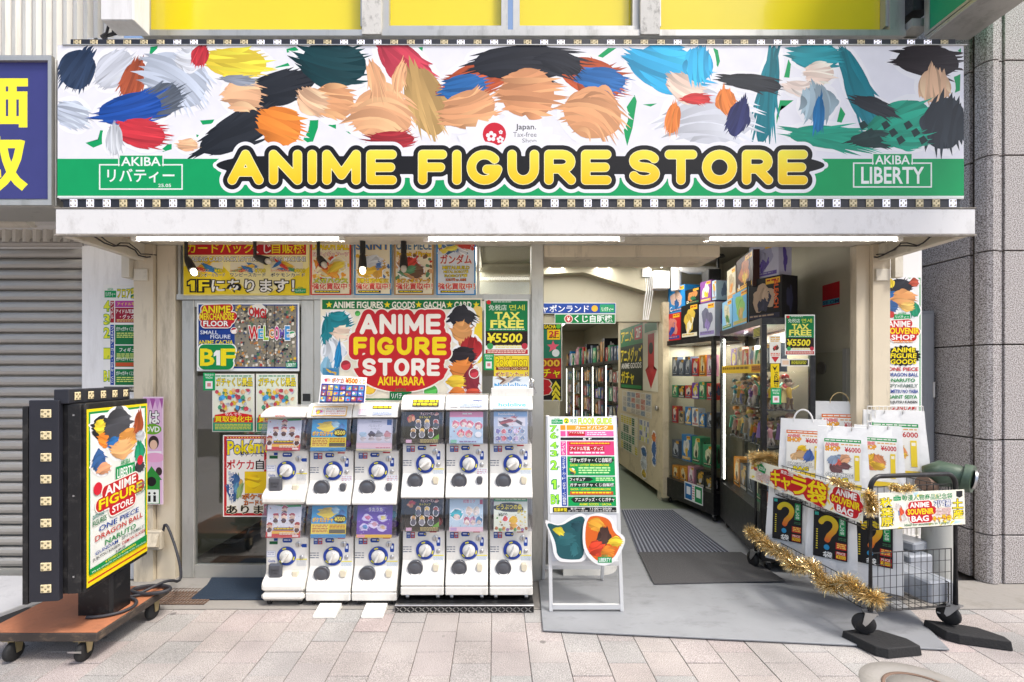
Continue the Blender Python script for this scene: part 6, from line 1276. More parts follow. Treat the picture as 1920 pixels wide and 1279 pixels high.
for z, hh in ((zl, .13), (zu, .22)):
    wire_sheet('basket_floor', at(.03, .03, z), at(.97, .03, z), at(.03, .97, z), 9, 20)
    wire_sheet('basket_side', at(.02, .03, z+.004), at(.02, .97, z+.004), at(.02, .03, z+hh), 22, 3)
    wire_sheet('basket_side', at(.98, .03, z+.004), at(.98, .97, z+.004), at(.98, .03, z+hh), 22, 3)
    wire_sheet('basket_end', at(.03, .01, z+.004), at(.97, .01, z+.004), at(.03, .01, z+(.33 if z < .5 else .24)), 13, 5)
    wire_sheet('basket_end', at(.03, .99, z+.004), at(.97, .99, z+.004), at(.03, .99, z+hh), 13, 3)
# black blocks under the front casters
for i, (q, rz, wdt, dp, lab) in enumerate(((at(0, 0, 0), -8, .29, .20, 'rough black rubber block under the front left caster of the cart'), (at(1, 0, 0), 18, .33, .15, 'rough black rubber block under the front right caster of the cart'))):
    rgx = random.Random(i); T = Matrix.Translation((q.x+.03, q.y-.03, 0)) @ Matrix.Rotation(R(-rz), 4, 'Z')
    pts = [(-.5, .5), (-.36, -.34), (-.2, -.5), (.5, -.5), (.5, -.12), (.25, .4), (-.2, .52)]
    m = MB(); m.T = T; m.prism([(a*wdt, b*dp) for a, b in pts], lambda p_, k: (p_[0]*(1 if k == 0 else .96), p_[1]*(1 if k == 0 else .94), (.003 if i else .003, BH-.001)[k]+(rgx.uniform(-.001, 0) if k else 0)))
    tag(m.build('support_block', 'rubber', bevel=.005), lab, 'block', 'blocks under the cart')
# long sign on the left side and sign on the front end
def cart_sign(p, x0, y0, x1, y1): pass
tl, tr, br, bl = W(1407, 860, 3.60), W(1622, 925, 2.59), W(1616, 982, 2.59), W(1405, 897, 3.60)
p = Print(tl, tr, bl, br, box=(0, 0, 330, 52)).sheet('f2efdc', .004)
rq = random.Random(6)
for k in range(40): x, y = rq.uniform(0, 330), rq.uniform(0, 52); p.fan([(x, y), (x+rq.uniform(8, 22), y+rq.uniform(-8, 8)), (x+rq.uniform(-6, 10), y+rq.uniform(6, 16))], rq.choice(['f6df4a', 'f3d62a', 'f8ecc0', 'f2b83a', 'bfe0ec']))
p.picture(3, 4, 40, 26, ['c8885a', 'e0b83a', 'b84a4a', 'd8d0c8'], 2, 7); p.fan([(26, 8), (44, 4), (62, 14), (58, 26), (36, 24)], '1a8f4a').text('紀念品', 36, 11, 58, 20, 'eaf3ea', .04); p.text('ANIME GOODS', 26, 27, 74, 35, WH, .05, [(.13, 'b8242c')]).text('VARIETY PACK', 26, 38, 74, 46, WH, .05, [(.13, 'b8242c')])
p.sdf([(95, 24, 125, 14), (95, 28, 130, 30), (125, 26, 160, 30), (155, 20, 190, 26), (195, 18, 232, 24), (200, 34, 232, 34)], 76, 0, 250, 52, [(15, 'c4242c')], 1.6)
for t_, a, b, y0_, y1_ in (('キ', 80, 112, 10, 44), ('ャ', 116, 146, 19, 45), ('ラ', 148, 192, 10, 45), ('袋', 196, 244, 6, 48)): p.text(t_, a, y0_, b, y1_, 'f7dc1e', .06, [(.13, 'c4242c')])
p.text('東京土産', 112, 4, 152, 12, WH, .04, [(.1, 'c4242c')]); p.text('기념품', 112, 44, 134, 50, 'f2c8c0', .02); 
p.sdf([(270, 14, 312, 14), (264, 26, 320, 26), (276, 38, 312, 38)], 250, 0, 330, 52, [(12.5, 'f5efe4'), (10.5, 'c4242c')], 1.4)
p.text('ANIME', 268, 6, 314, 17, WH, .06).text('SOUVENIR', 259, 20, 323, 32, Y_, .06).text('BAG', 274, 35, 310, 47, WH, .06)
p.out('cart_banner', 'long yellow and red souvenir bag banner along the left side of the cart', 'sign', m='vinyl')
dF_ = 2.565
p = quad(((1646, 925), (1808, 918), (1810, 983), (1650, 993)), (dF_, 2.645, 2.645, dF_), (0, 0, 164, 66)).sheet('f4f2e0', .004)
rq = random.Random(8)
for k in range(26): x, y = rq.uniform(0, 164), rq.uniform(0, 66); p.fan([(x, y), (x+rq.uniform(6, 16), y+rq.uniform(-6, 6)), (x+rq.uniform(-6, 8), y+rq.uniform(4, 12))], rq.choice(['f6df4a', 'f3d62a', 'f8f0cf', 'bfe0ec']))
p.vtext('秋葉原', 3, 8, 25, 62, Y_, .04, [(.1, KK)]); p.vtext('土産', 140, 16, 160, 56, Y_, .04, [(.1, KK)]); p.text('動漫人物商品紀念袋', 44, 5, 140, 16, '128a48', .03, [(.09, 'f6f4e8')]); p.logo(28, 5, 42, 15); p.poly([(148, 2), (160, 2), (160, 12), (154, 15), (148, 12)], '2a2a2e')
p.picture(28, 18, 52, 56, ['c8885a', 'e0563a', 'd8d0c8', '6a8ab0'], 4, 7, 'f2ece4'); p.sdf([(62, 26, 92, 25), (56, 38, 100, 36), (64, 50, 92, 50)], 46, 14, 110, 64, [(9.5, 'f5efe4'), (8, 'c4242c')], 1.2)
p.text('ANIME', 58, 20, 94, 29, WH, .06).text('SOUVENIR', 53, 32, 102, 42, Y_, .06).text('BAG', 60, 45, 92, 55, WH, .06); p.text('기념품', 104, 18, 136, 30, WH, .04, [(.13, '2a4a9c')]); p.text('ANIME GOODS', 106, 33, 136, 38, WH, .04, [(.13, 'c4242c')]).text('VARIETY PACK', 106, 40, 136, 45, WH, .04, [(.13, 'c4242c')]).text('キャラ袋', 100, 47, 136, 57, Y_, .04, [(.13, 'c4442a')]); p.text('Ideal for souvenirs in Tokyo!', 46, 58, 132, 64, '14733f', .02)
p.out('cart_sign', 'yellow souvenir bag sign fixed to the front end of the cart', 'sign', m='vinyl')
# bags
def bag(px, d, z0, wdt, hgt, dep, rot, lab, kind, price='', handle='none', gc='b8b8b8', seed=1, title=''):
    x = wx(px, d); t = thing('paper_bag', (x, d, z0), lab, 'bag', 'white souvenir bags on the cart'); rg = random.Random(seed)
    T = Matrix.Translation((x, d, z0)) @ Matrix.Rotation(R(rot), 4, 'Z')
    m = MB(); m.T = T; nz = 5; ny = 4; V = []; nx = 5
    rings = []
    for j in range(nz+1):
        v = j/nz; dp = dep*(1-v**1.6*.9)/2; hw = wdt/2*(1-.05*v+.03*math.sin(v*5)); z = hgt*v; ring = []
        for i in range(nx+1): ring.append((-hw+2*hw*i/nx, -dp+(rg.uniform(-.004, .004) if 0 < j < nz else 0)-.006*math.sin(math.pi*i/nx)*math.sin(math.pi*v), z))
        ring.append((hw-.02*(1-v)*0+(-.035*math.sin(math.pi*min(1, v*1.1)) if dep > .05 else 0), 0, z))
        for i in range(nx+1): ring.append((hw-2*hw*i/nx, dp+(rg.uniform(-.004, .004) if 0 < j < nz else 0), z))
        ring.append((-hw+(.035*math.sin(math.pi*min(1, v*1.1)) if dep > .05 else 0), 0, z)); rings.append(ring)
    n = len(rings[0]); vs_ = [q for r_ in rings for q in r_]; fs = [tuple(range(n))[::-1], tuple(nz*n+k for k in range(n))]
    for j in range(nz):
        for k in range(n): fs.append((j*n+k, j*n+(k+1) % n, (j+1)*n+(k+1) % n, (j+1)*n+k))
    m.add(vs_, fs); m.build('bag_body', 'bag', t)
    if handle != 'none':
        r_ = .006 if handle == 'strap' else .0028; pts = [T @ Vector((.062*math.cos(R(a))*(.9 if handle == 'strap' else 1), -dep*.05-(.012 if handle == 'drop' else 0)-(.02 if handle == 'drop' else 0)*math.sin(R(a)), hgt-.02+(-.075 if handle == 'drop' else .085)*math.sin(R(a))+(.0 if handle != 'drop' else -.0))) for a in range(0, 181, 15)]
        MB().tube(pts, r_, 6).build('handle', {'strap': 'bag', 'drop': mat('grey_cord', 'b4b4b6', .7), 'raffia': mat('raffia', 'd9bd84', .7)}[handle], t)
    else:
        for s_ in (-.05, .05): MB().tube([T @ Vector((s_, -dep*.07, hgt-.025)), T @ Vector((s_, -dep*.07-.01, hgt-.005)), T @ Vector((s_+.004, -dep*.07-.004, hgt+.006))], .0028, 5).build('handle_stub', M['steel'], t)
    fr = lambda u, v: T @ Vector((u*wdt, -dep*(1-v**1.6*.9)/2-.014, v*hgt))
    if kind == 'label':
        p = Print(fr(-.34, .85), fr(.35, .85), fr(-.34, .25), fr(.35, .25), box=(0, 0, 60, 100)).sheet('f0eee6', .0006); p.rect(0, 0, 60, 7, gc); p.lines(2, 2, 58, 6, 1, 'f2f2e8', seed)
        p.text('ANIME', 2, 9, 24, 15, 'e88a8a', .04, [(.1, 'c4242c')]).text('SHOP', 2, 16, 26, 25, 'f2b02a', .06, [(.12, 'c45a1e')]).text(price, 34, 16, 59, 26, 'c4343a', .05); p.lines(28, 10, 58, 14, 1, 'e0a04a', 4)
        pal = {'a': ['f0c62a', 'e8963a', 'd8b080', '4a6ab0'], 'b': ['d8a078', '6a4a4a', 'c85a4a', '8a9ab0'], 'c': ['d0503a', 'e8d05a', '7a6a60'], 'd': ['e0b03a', 'd88a5a']}[title[:1] or 'd']
        p.picture(4, 30, 48, 70, pal, seed, 8); p.rect(49, 32, 57, 82, 'eccf3a'); p.rect(50.5, 36, 55.5, 42, 'f6f0e2')
        if len(title) > 1:
            for k, t_ in enumerate(title[1:].split('|')): p.text(t_, 3+10*k, 70+k*9, 46-8*k, 77+k*9, Y_ if k else WH, .06, [(.15, KK)])
        p.rect(0, 90, 60, 100, 'e8c83a'); p.part('label', t)
    elif kind == 'mystery':
        p = Print(fr(-.34, .80), fr(.32, .80), fr(-.34, .28), fr(.32, .28), box=(0, 0, 60, 86)).sheet('1a191a', .0006); p.rect(2, 2, 9, 8, '3ab0a0')
        q = _arc(26, 24, 13, 13, 200, 380, 12)+[(36, 34), (28, 44), (25, 52)]
        sg = [(*q[i], *q[i+1]) for i in range(len(q)-1)]; p.sdf(sg, 6, 4, 50, 62, [(5, ('e8d82a', 'd85a2a'))], 1.2); p.ell(24, 66, 5, 5, '2f8fc0'); p.rect(45, 6, 56, 40, '2a9a5a').vtext('お楽しみ袋', 47, 8, 54, 38, 'eaf3ea', .03); p.lines(44, 44, 57, 50, 2, '3a6a4a', 2)
        p.lines(5, 34, 8, 74, 9, 'd8c83a', 2, .5); p.rect(40, 54, 58, 66, 'c4342c').lines(42, 55, 57, 65, 3, 'f4d05a', 3).rect(40, 70, 58, 84, 'b8242c').text('PRICE', 42, 71, 56, 75, 'f4e8d8', .03).text('¥3000', 41, 76, 57, 83, 'f4d82a', .05); p.text('袋', 18, 74, 34, 85, WH, .04)
        p.part('label', t)
    return t
RT = 87          # the bags face the aisle
bag(1506, 3.3, .65, .29, .52, .12, -33, 'white bag with loop handles and a yellow character picture label priced ¥6000', 'label', '¥6000', 'strap', 'e0702a', 11, 'aDRAGON BALL|BAG')
bag(1578, 3.0, .65, .27, .50, .15, -33, 'white bag with an ONE PIECE BAG label, foremost in the upper basket', 'label', '¥6000', 'none', '2a9a52', 12, 'bONE PIECE|BAG')
bag(1574, 3.52, .66, .36, .62, .14, -20, 'shiny white bag with a raffia handle and ¥10000 label at the back', 'label', '¥10000', 'raffia', 'e0702a', 13, 'c')
bag(1645, 3.06, .65, .26, .50, .15, -33, 'plain white bag with a half hidden ¥6000 label, middle of the upper basket', 'label', '¥6000', 'none', '2a9a52', 14, 'd')
bag(1674, 3.3, .65, .36, .58, .16, -28, 'large white bag at the right end of the upper basket, label mostly hidden', 'label', '¥6000', 'none', '2a9a52', 15, 'd')
bag(1480, 3.36, .17, .27, .54, .14, -42, 'white bag with a black question mark label, first in the lower basket from the back', 'mystery', handle='drop', seed=21)
bag(1560, 3.04, .17, .27, .54, .14, -42, 'white bag with a black question mark label, middle of the lower basket', 'mystery', handle='drop', seed=22)
bag(1640, 2.94, .17, .27, .54, .14, -40, 'white bag with a black question mark label, hidden behind the cart front post', 'mystery', handle='none', seed=23)
# wrapped parcels in the lower basket
for i, (px, d, z0, a, b, c, rz, lab) in enumerate(((1722, 2.86, .172, .10, .30, .125, 8, 'long grey plastic wrapped parcel lying at the front of the lower basket'), (1690, 3.16, .172, .11, .3, .16, 8, 'grey plastic wrapped parcel behind the long one in the lower basket'), (1690, 3.20, .334, .10, .26, .06, 20, 'thin shiny grey wrapped packet on top of the rear parcel'))):
    m = MB(); m.T = Matrix.Translation((wx(px, d), d, z0)) @ Matrix.Rotation(R(rz), 4, 'Z'); m.box(-a, a*.6, -b/2, b/2, 0, c, bev=.01); tag(m.build('wrapped_parcel', 'wrap', smooth=False), lab, 'parcel', 'grey wrapped parcels')
# tinsel garlands
def tinsel(path, r0, n, lab, seed):
    rg = random.Random(seed); m = MB(); L = [0]
    for i in range(1, len(path)): L.append(L[-1]+(path[i]-path[i-1]).length)
    for k in range(n):
        s_ = rg.uniform(0, L[-1]); i = max(j for j in range(len(L)) if L[j] <= s_); i = min(i, len(path)-2); q = path[i].lerp(path[i+1], (s_-L[i])/max(1e-6, L[i+1]-L[i]))
        v = Vector((rg.gauss(0, 1), rg.gauss(0, 1), rg.gauss(0, 1))).normalized(); ln = r0*rg.uniform(.55, 1.15); wv = v.cross(Vector((rg.gauss(0, 1), rg.gauss(0, 1), rg.gauss(0, 1)))).normalized()*.0014; e = q+v*ln; md = q+v*ln*.55+Vector((0, 0, rg.uniform(-.004, .004)))
        m.add([q-wv, q+wv, md+wv, md-wv, e+wv*.6, e-wv*.6], [(0, 1, 2, 3), (3, 2, 4, 5)])
    m.tube(path, .004, 5); return tag(m.build('tinsel_garland', 'tinsel'), lab, 'garland', 'gold tinsel')
pth = [W(x, y, d) for x, y, d in ((1405, 995, 3.5), (1425, 1012, 3.4), (1448, 1030, 3.28), (1470, 1040, 3.2), (1488, 1062, 3.06), (1505, 1060, 3.0), (1528, 1065, 2.9), (1545, 1098, 2.82), (1565, 1100, 2.76), (1590, 1088, 2.7), (1612, 1112, 2.63), (1640, 1122, 2.57), (1650, 1125, 2.57))]
tinsel(pth, .062, 7000, 'long gold tinsel garland draped along the lower basket', 1)
tinsel([W(1412, 856, 3.58), W(1425, 862, 3.5), W(1445, 858, 3.45), W(1455, 866, 3.4)], .06, 2400, 'gold tinsel bunch at the back corner of the upper basket', 2)
tinsel([W(1560, 900, 2.78), W(1580, 908, 2.74), W(1600, 914, 2.68)], .03, 900, 'short gold tinsel tuft above the long cart banner', 3)
tinsel([W(1628, 925, 2.57), W(1636, 945, 2.565), W(1632, 960, 2.565)], .04, 1200, 'gold tinsel tuft beside the front left post', 4)
tinsel([W(1672, 913, 2.59), W(1690, 918, 2.6), W(1710, 914, 2.61)], .03, 900, 'gold tinsel tuft on top of the front end sign', 5)
# white wire rack seen behind the bags
wr = thing('wire_rack', (2.75, 3.3, 0), 'white wire rack standing behind the bags by the right pillar', 'rack')
m = MB(); X0_, X1_ = wx(1622, 3.35), wx(1726, 3.35)
for k in range(15): x = X0_+(X1_-X0_)*k/14; m.tube([(x, 3.33, .35), (x, 3.33, wz(762, 3.33))], .0025, 5)
for z in (.35, .6, .9, 1.15, wz(762, 3.33)): m.tube([(X0_, 3.33, z), (X1_, 3.33, z)], .0035, 5)
m.build('grid', 'white_plastic', wr)
for x in (X0_+.03, X1_-.03): MB().tube([(x, 3.345, .0165 if x < 2.6 else .004), (x, 3.345, 1.2)], .008, 8).build('leg', 'white_plastic', wr)
# ================================================================ INSIDE THE SHOP
# poster-covered side panel beyond the entrance
M['panel'] = mat('cream_door_paint', 'c9bb9c', .5, 0, .06, 3, 0, 30, '75664e', .6, (4, 4, 4))
sp = thing('door_panel', (1.96, 6.4, 0), 'tall cream door panel covered with gacha posters inside the entrance', 'door')
B(1.935, 1.99, 5.50, 7.45, .10, 2.29).build('leaf', 'panel', sp); B(1.925, 1.999, 5.44, 5.499, .06, 2.31, bev=.004).build('edge_post', 'panel', sp)
MB().lathe([(.03, 0), (.034, .01), (.02, .03), (.001, .034)], 14, axis='X', at=(1.9, 5.62, 1.08)).build('lock', 'steel', sp)
def side(y0, z0, y1, z1, X=1.93, box=(0, 0, 100, 100)): # sheet on a wall facing left; y0 = far edge
    p = Print((X, y0, z0), (X, y1, z0), (X, y0, z1), box=box); p.n = Vector((-1, 0, 0)); return p
p = side(7.3, 2.16, 5.62, 1.27, box=(0, 0, 100, 60)).sheet('e8e2cc', .002); p.rect(0, 0, 66, 18, '1f7a44').rect(0, 18, 66, 60, '1c2c1f'); p.text('アニメ', 3, 3, 40, 14, Y_, .05, [(.1, KK)]).rect(44, 2, 64, 14, 'c4343a').text('2F', 48, 4, 60, 12, WH, .05); p.text('アニメグッズ', 2, 20, 64, 34, Y_, .06, [(.1, KK)]).text('ANIME GOODS', 4, 35, 62, 40, WH, .05); p.text('ガチャ', 3, 43, 42, 55, Y_, .06).rect(3, 56, 62, 59, '2a8a4a'); p.rect(70, 2, 98, 10, '1f8a50'); p.fan([(78, 12), (92, 12), (92, 42), (98, 42), (85, 58), (72, 42), (78, 42)], 'c8242c'); p.ell(85, 24, 5, 5, KK)
p.out('poster', 'green and yellow gacha poster with a red down arrow on the cream door panel', 'poster', m='vinyl')
for i, (a, b, c, d_, lab) in enumerate(((7.2, 1.24, 5.85, .93, 'sheet of small photo cards under the arrow poster on the cream door panel'), (7.3, .89, 6.4, .36, 'green price list poster low on the cream door panel'), (6.35, .89, 5.95, .60, 'small blue price list beside the green one on the cream door panel'))):
    p = side(a, b, c, d_).sheet('d8d4c8', .002); rq = random.Random(i+50)
    for k in range(24): x, y = 4+(k % 6)*16, 5+(k//6)*24; p.rect(x, y, x+13, y+20, rq.choice([['b8b0a4', 'c87a6a', '7a90a8', 'd8c8a8'], ['3f8a5a', 'd8c83a', '2a6a44', 'e8e0b8'], ['4a6ab0', 'd8d84a', '8aa0c8', 'e8e4d8']][i]))
    p.lines(4, 3, 96, 97, 16, 'f0ece0', i, .2); p.out('poster', lab, 'poster', m='vinyl')
for i, (a, b, c, d_, cc, lab) in enumerate(((6.35, .56, 5.95, .12, '3f6aa0', 'blue and yellow cut-out sticker low on the cream door panel'), (5.9, .80, 5.62, .36, 'd87a3a', 'orange and blue cut-out sticker near the panel edge'))):
    p = side(a, b, c, d_); p.splash([(50, 20, 26, 16, 0, cc), (50, 52, 28, 24, 0, ('c8d0d8', '3f6aa8')[i]), (50, 84, 24, 12, 0, ('d8b83a', '4a78b8')[i])], i+3, 4, 7); p.out('cutout_sticker', lab, 'sticker', m='vinyl')
# signs above the inner doorway
p = flat(1000, 568, 1155, 588, DB-.03).sheet('e8ecf0'); p.rect(1001, 569, 1154, 587.5, '24489c'); p.text('ガシャポンランド', 985, 572, 1104, 586, 'f2f4f8', .03).ell(1115, 578.5, 6, 6, 'e0b03a').rect(1125, 571, 1152, 586, '2a9a6a').text('リバティー', 1128, 576, 1150, 584, WH, .04); p.out('door_sign', 'blue sign with white katakana above the inner doorway', 'sign', m='vinyl')
p = flat(1040, 588.5, 1154, 607, DB-.03).sheet('e8ecf0'); p.rect(1041, 589.5, 1153, 606, '1a8048'); p.ell(1066, 598, 8, 8, 'e8d8d4').ell(1066, 598, 6.5, 6.5, 'b8343a').text('¥', 1063, 594, 1069, 602, WH, .03); p.text('くじ自販機', 1077, 591, 1148, 604.5, 'f2f4f8', .04); p.out('door_sign', 'green lottery machine sign with a red yen disc under the blue sign', 'sign', m='vinyl')
p = flat(1000, 606, 1054, 752, 5.2).sheet('d8d8d0', .008); p.rect(1002, 608, 1052.5, 750, '1c1c1c'); p.rect(1002, 618, 1052, 674, '2a7a62'); p.text('GACHA', 1020, 609, 1042, 616, Y_, .04).ell(1047, 612, 4.5, 4.5, '5ab03a'); p.rect(1026, 618, 1050, 637, 'f0c81e').text('2F', 1030, 621, 1047, 631, 'b8243a', .06).lines(1029, 632, 1048, 635, 1, KK)
p.star(1037, 650, 12, 'e0607a'); p.ell(1042, 662, 7, 7, 'dfe8ea'); p.rect(1002, 672, 1052, 690, 'a8242c').text('3000', 1003, 675, 1049, 687, 'e8b83a', .06, [(.1, '5a1214')]); p.rect(1002, 690, 1052, 710, 'c42a2a').text('ガチャ', 1000, 691, 1050, 708, Y_, .05, [(.1, KK)]); p.text('3', 1004, 712, 1031, 740, 'c4242c', .08, [(.12, 'f0e0c8')])
for k in range(3): y = 714+k*11; p.fan([(1035, y+12), (1042, y), (1050, y+12), (1050, y+18), (1042, y+7), (1035, y+18)], 'f0e03a')
p.out('gacha_sign', 'tall black, red and yellow 2F gacha sign just inside the door post', 'sign', m='vinyl')
# pipe, electrical box, conduits
pi_ = thing('drain_pipe', (2.1, 5.4, 1.9), 'white painted drain pipe with an elbow above the tall cabinets', 'pipe')
MB().tube([W(1268, 470, 5.3), W(1268, 545, 5.3)], .055, 14).build('pipe', 'white_wall', pi_); MB().tube([W(1276, 455, 5.2), W(1277, 492, 5.2), W(1281, 503, 5.2), W(1292, 506, 5.2), W(1345, 508, 5.2)], .045, 14).build('elbow_pipe', 'white_wall', pi_)
eb = thing('electrical_box', W(1240, 540, 5.35), 'white electrical box with conduits on the beam beside the drain pipe', 'electrical box')
d = 5.35; B(wx(1225, d), wx(1256, d), d, d+.15, wz(541, d), wz(508, d), bev=.005).build('box', 'white_wall', eb); B(wx(1206, d), wx(1222, d), d+.02, d+.15, wz(518, d), wz(503, d)).build('junction', 'white_wall', eb)
for k in range(4): MB().tube([W(1210+3*k, 518, d+.05), W(1212+4*k, 545, d+.05), W(1208+4*k, 575, d+.1), W(1206+3*k, 600, d+.1)], .008, 6).build('conduit', 'white_wall', eb)
# showcases
def lerp2(a, b, t): return a[0]+(b[0]-a[0])*t, a[1]+(b[1]-a[1])*t
M['case_back'] = mat('cabinet_back', '857d6b', .35, 0, .1, 4)
class Case:
    def __init__(s, P0, P1, dep, z0, z1, shelves, label, lean_end=True, led_at=.03):
        s.P0, s.P1 = Vector((*P0, 0)), Vector((*P1, 0)); s.u = (s.P1-s.P0); s.L = s.u.length; s.u.normalize(); s.w = Vector((-s.u.y, s.u.x, 0)) if Vector((-s.u.y, s.u.x, 0)).x > 0 else Vector((s.u.y, -s.u.x, 0)); s.dep = dep; s.z0, s.z1 = z0, z1
        s.shelves = shelves; c = (s.P0+s.P1)/2+s.w*dep/2; t = s.t = thing('display_cabinet', (c.x, c.y, 0), label, 'cabinet', 'glass display cabinets')
        F_ = .035
        for nm, a, b, m0, m1, za, zb, mt in (('base', 0, s.L, 0, dep, .09, z0, 'black'), ('top', 0, s.L, 0, dep, z1-.05, z1, 'black'), ('post', 0, F_, 0, F_, z0+.0005, z1-.0505, 'black'), ('post', s.L-F_, s.L, 0, F_, z0+.0005, z1-.0505, 'black'), ('post', 0, F_, dep-F_, dep, z0+.0005, z1-.0505, 'black'), ('post', s.L-F_, s.L, dep-F_, dep, z0+.0005, z1-.0505, 'black'), ('back_panel', F_, s.L-F_, dep-.02, dep-.01, z0+.0005, z1-.0505, 'case_back')): s.box(a, b, m0, m1, za, zb).build(nm, mt, t)
        for z in shelves: s.box(.012, s.L-.012, .03, dep-.03, z-.006, z).build('shelf', 'case_glass', t)
        s.box(F_+.001, s.L-F_-.001, .008, .013, z0+.001, z1-.051).build('glass_door', 'case_glass', t)
        s.box(s.L-.012, s.L-.007, F_+.001, dep-F_-.001, z0+.001, z1-.051).build('glass_end', 'case_glass', t)
        s.box(F_+.012, F_+.026, .018, .03, z0+.03, z1-.08).build('led_bar', 'led', t)
        for a in (.06, s.L-.06):
            for b in (.06, dep-.06): q = s.pt(a, b, 0); MB().lathe([(.004, -.012), (.03, -.012), (.03, .012), (.004, .012)], 12, axis='X', at=(q.x, q.y, .0405 if q.y > 4.2 else .0405)).box(q.x-.016, q.x+.016, q.y-.012, q.y+.012, .05, .0895, mi=1).build('caster', ['rubber', 'steel'], t)
    def pt(s, a, b, z): q = s.P0+s.u*a+s.w*b; return Vector((q.x, q.y, z))
    def box(s, a0, a1, b0, b1, z0, z1, c=None):
        P = [s.pt(a0, b0, 0), s.pt(a1, b0, 0), s.pt(a1, b1, 0), s.pt(a0, b1, 0)]; return MB().prism([(q.x, q.y) for q in P], lambda q, k: (q[0], q[1], (z0, z1)[k]), c)
    def light(s, power):
        q = s.pt(s.L/2, s.dep/2, s.z1-.06); o = area('cabinet_glow', (0, 0, 0), s.L*.8, s.dep*.5, power, (0, 0, math.atan2(s.u.y, s.u.x)), c=(1, .97, .9)); o.parent = s.t; o.location = q-s.t.location
    def uof(s, px):
        k = (px-CX)/F; return (k*s.P0.y-s.P0.x)/(s.u.x-k*s.u.y)
PALS = [(['c8343a', 'e8d8c8', '2a3a6a'], 'red'), (['2f7fc0', 'e8e4dc', 'e8b83a'], 'blue'), (['26262c', 'd8a83a', 'c8c8cc'], 'black'), (['e8e6e0', '7a8ab0', 'c87a6a'], 'white'), (['7a4ab0', 'e8d04a', 'e8e0f0'], 'purple'), (['e8962a', 'f4e0b0', '5a3a2a'], 'orange'), (['2f9a6a', 'e8e4c0', '2a3a30'], 'green'), (['9a8a78', '3a342e', 'd8c8a8'], 'brown'), (['e8a0b8', 'f4ecee', '8a5a7a'], 'pink'), (['5a6478', 'c8ccd4', '2a3040'], 'grey')]
def figure_box(cs, a0, a1, b0, b1, z0, z1, pal, seed, label, group, txt=None, lite=False, tc_=WH):
    m = cs.box(a0, a1, b0, b1, z0, z1, hx(pal[0])); q = Print(cs.pt(a0, b0, z1), cs.pt(a1, b0, z1), cs.pt(a0, b0, z0), box=(0, 0, 100, 130)); q.n = -cs.w
    rg = random.Random(seed); q.fan(blob_pts(rg, 50, 60, 30, 42, rg.uniform(-20, 20), .25), pal[1]); q.fan(blob_pts(rg, 52, 75, 15, 30, rg.uniform(-30, 30), .3), pal[2])
    if not lite: q.splash([(50, 55, 16, 24, rg.uniform(-40, 40), pal[1]), (50, 80, 12, 18, 0, pal[2])], seed, 0, 6); q.rect(6, 108, 94, 122, pal[2]); q.lines(10, 111, 80, 119, 1, pal[1], seed); q.rect(56, 5, 95, 22, 'f0b82a').lines(59, 9, 92, 18, 1, 'a8321e', seed)
    if txt: q.text(txt, 10, 96, 10+14*len(txt), 118, tc_, .03)
    q2 = Print(cs.pt(a1, b0, z1), cs.pt(a1, b1, z1), cs.pt(a1, b0, z0), box=(0, 0, 100, 130)); q2.n = cs.u
    q2.fan(blob_pts(rg, 50, 65, 18, 40, 0, .3), pal[2])
    q.m.add(m.v, m.f, hx(pal[0])); q.m.add(q2.m.v, q2.m.f, hx(pal[2])); return q.out('figure_box', label, 'box', group, 'vinyl')
ORD = ['first', 'second', 'third', 'fourth', 'fifth', 'sixth', 'seventh', 'eighth', 'ninth', 'tenth', 'eleventh', 'twelfth', 'thirteenth', 'fourteenth', 'fifteenth', 'sixteenth']
ca = Case((1.95, 5.53), (2.155, 4.68), .40, .30, 1.86, (.53, .93, 1.22, 1.46), 'black framed glass cabinet of boxed figures beside the cream door panel'); ca.light(5)
cb_ = Case((2.20, 4.64), (1.985, 3.53), .36, .44, 1.90, (.90, 1.20, 1.50), 'larger black glass cabinet of loose figures nearest the entrance'); cb_.light(11)
rb = random.Random(9)
for si, (z, hmax, n) in enumerate(((.3005, .19, 5), (.5305, .3, 4), (.9305, .2, 6), (1.2205, .19, 6), (1.4605, .24, 6))):
    for k in range(n):
        a0 = .09+(ca.L-.16)*k/n; a1 = a0+(ca.L-.16)/n*rb.uniform(.7, .92); pal, cn = PALS[rb.randrange(10)]; h_ = hmax*rb.uniform(.65, .98)
        figure_box(ca, a0, a1, .07, .07+rb.uniform(.07, .14), z, z+h_, pal, si*9+k, f'{cn} figure box, {ORD[k]} from far end, {("floor", "lowest shelf", "second shelf", "third shelf", "top shelf")[si]} of cabinet beside cream panel', 'boxed figures in the far cabinet')
for k in range(6):
    a0 = .08+(cb_.L-.14)*k/6; pal, cn = PALS[(k*3+4) % 10]; figure_box(cb_, a0, a0+.15, .08, .2, 1.5005, 1.5005+rb.uniform(.16, .24), pal, 70+k, f'{cn} figure box, {ORD[k]} from far end, top shelf of nearest cabinet', 'boxed figures in the near cabinet')
for k in range(5):
    a0 = .09+(cb_.L-.16)*k/5; pal, cn = PALS[(k*7+5) % 10]; figure_box(cb_, a0, a0+.17, .1, .24, .4405, .4405+rb.uniform(.2, .34), pal, 80+k, f'{cn} toy box, {ORD[k]} from far end on floor of nearest cabinet', 'boxed figures in the near cabinet')
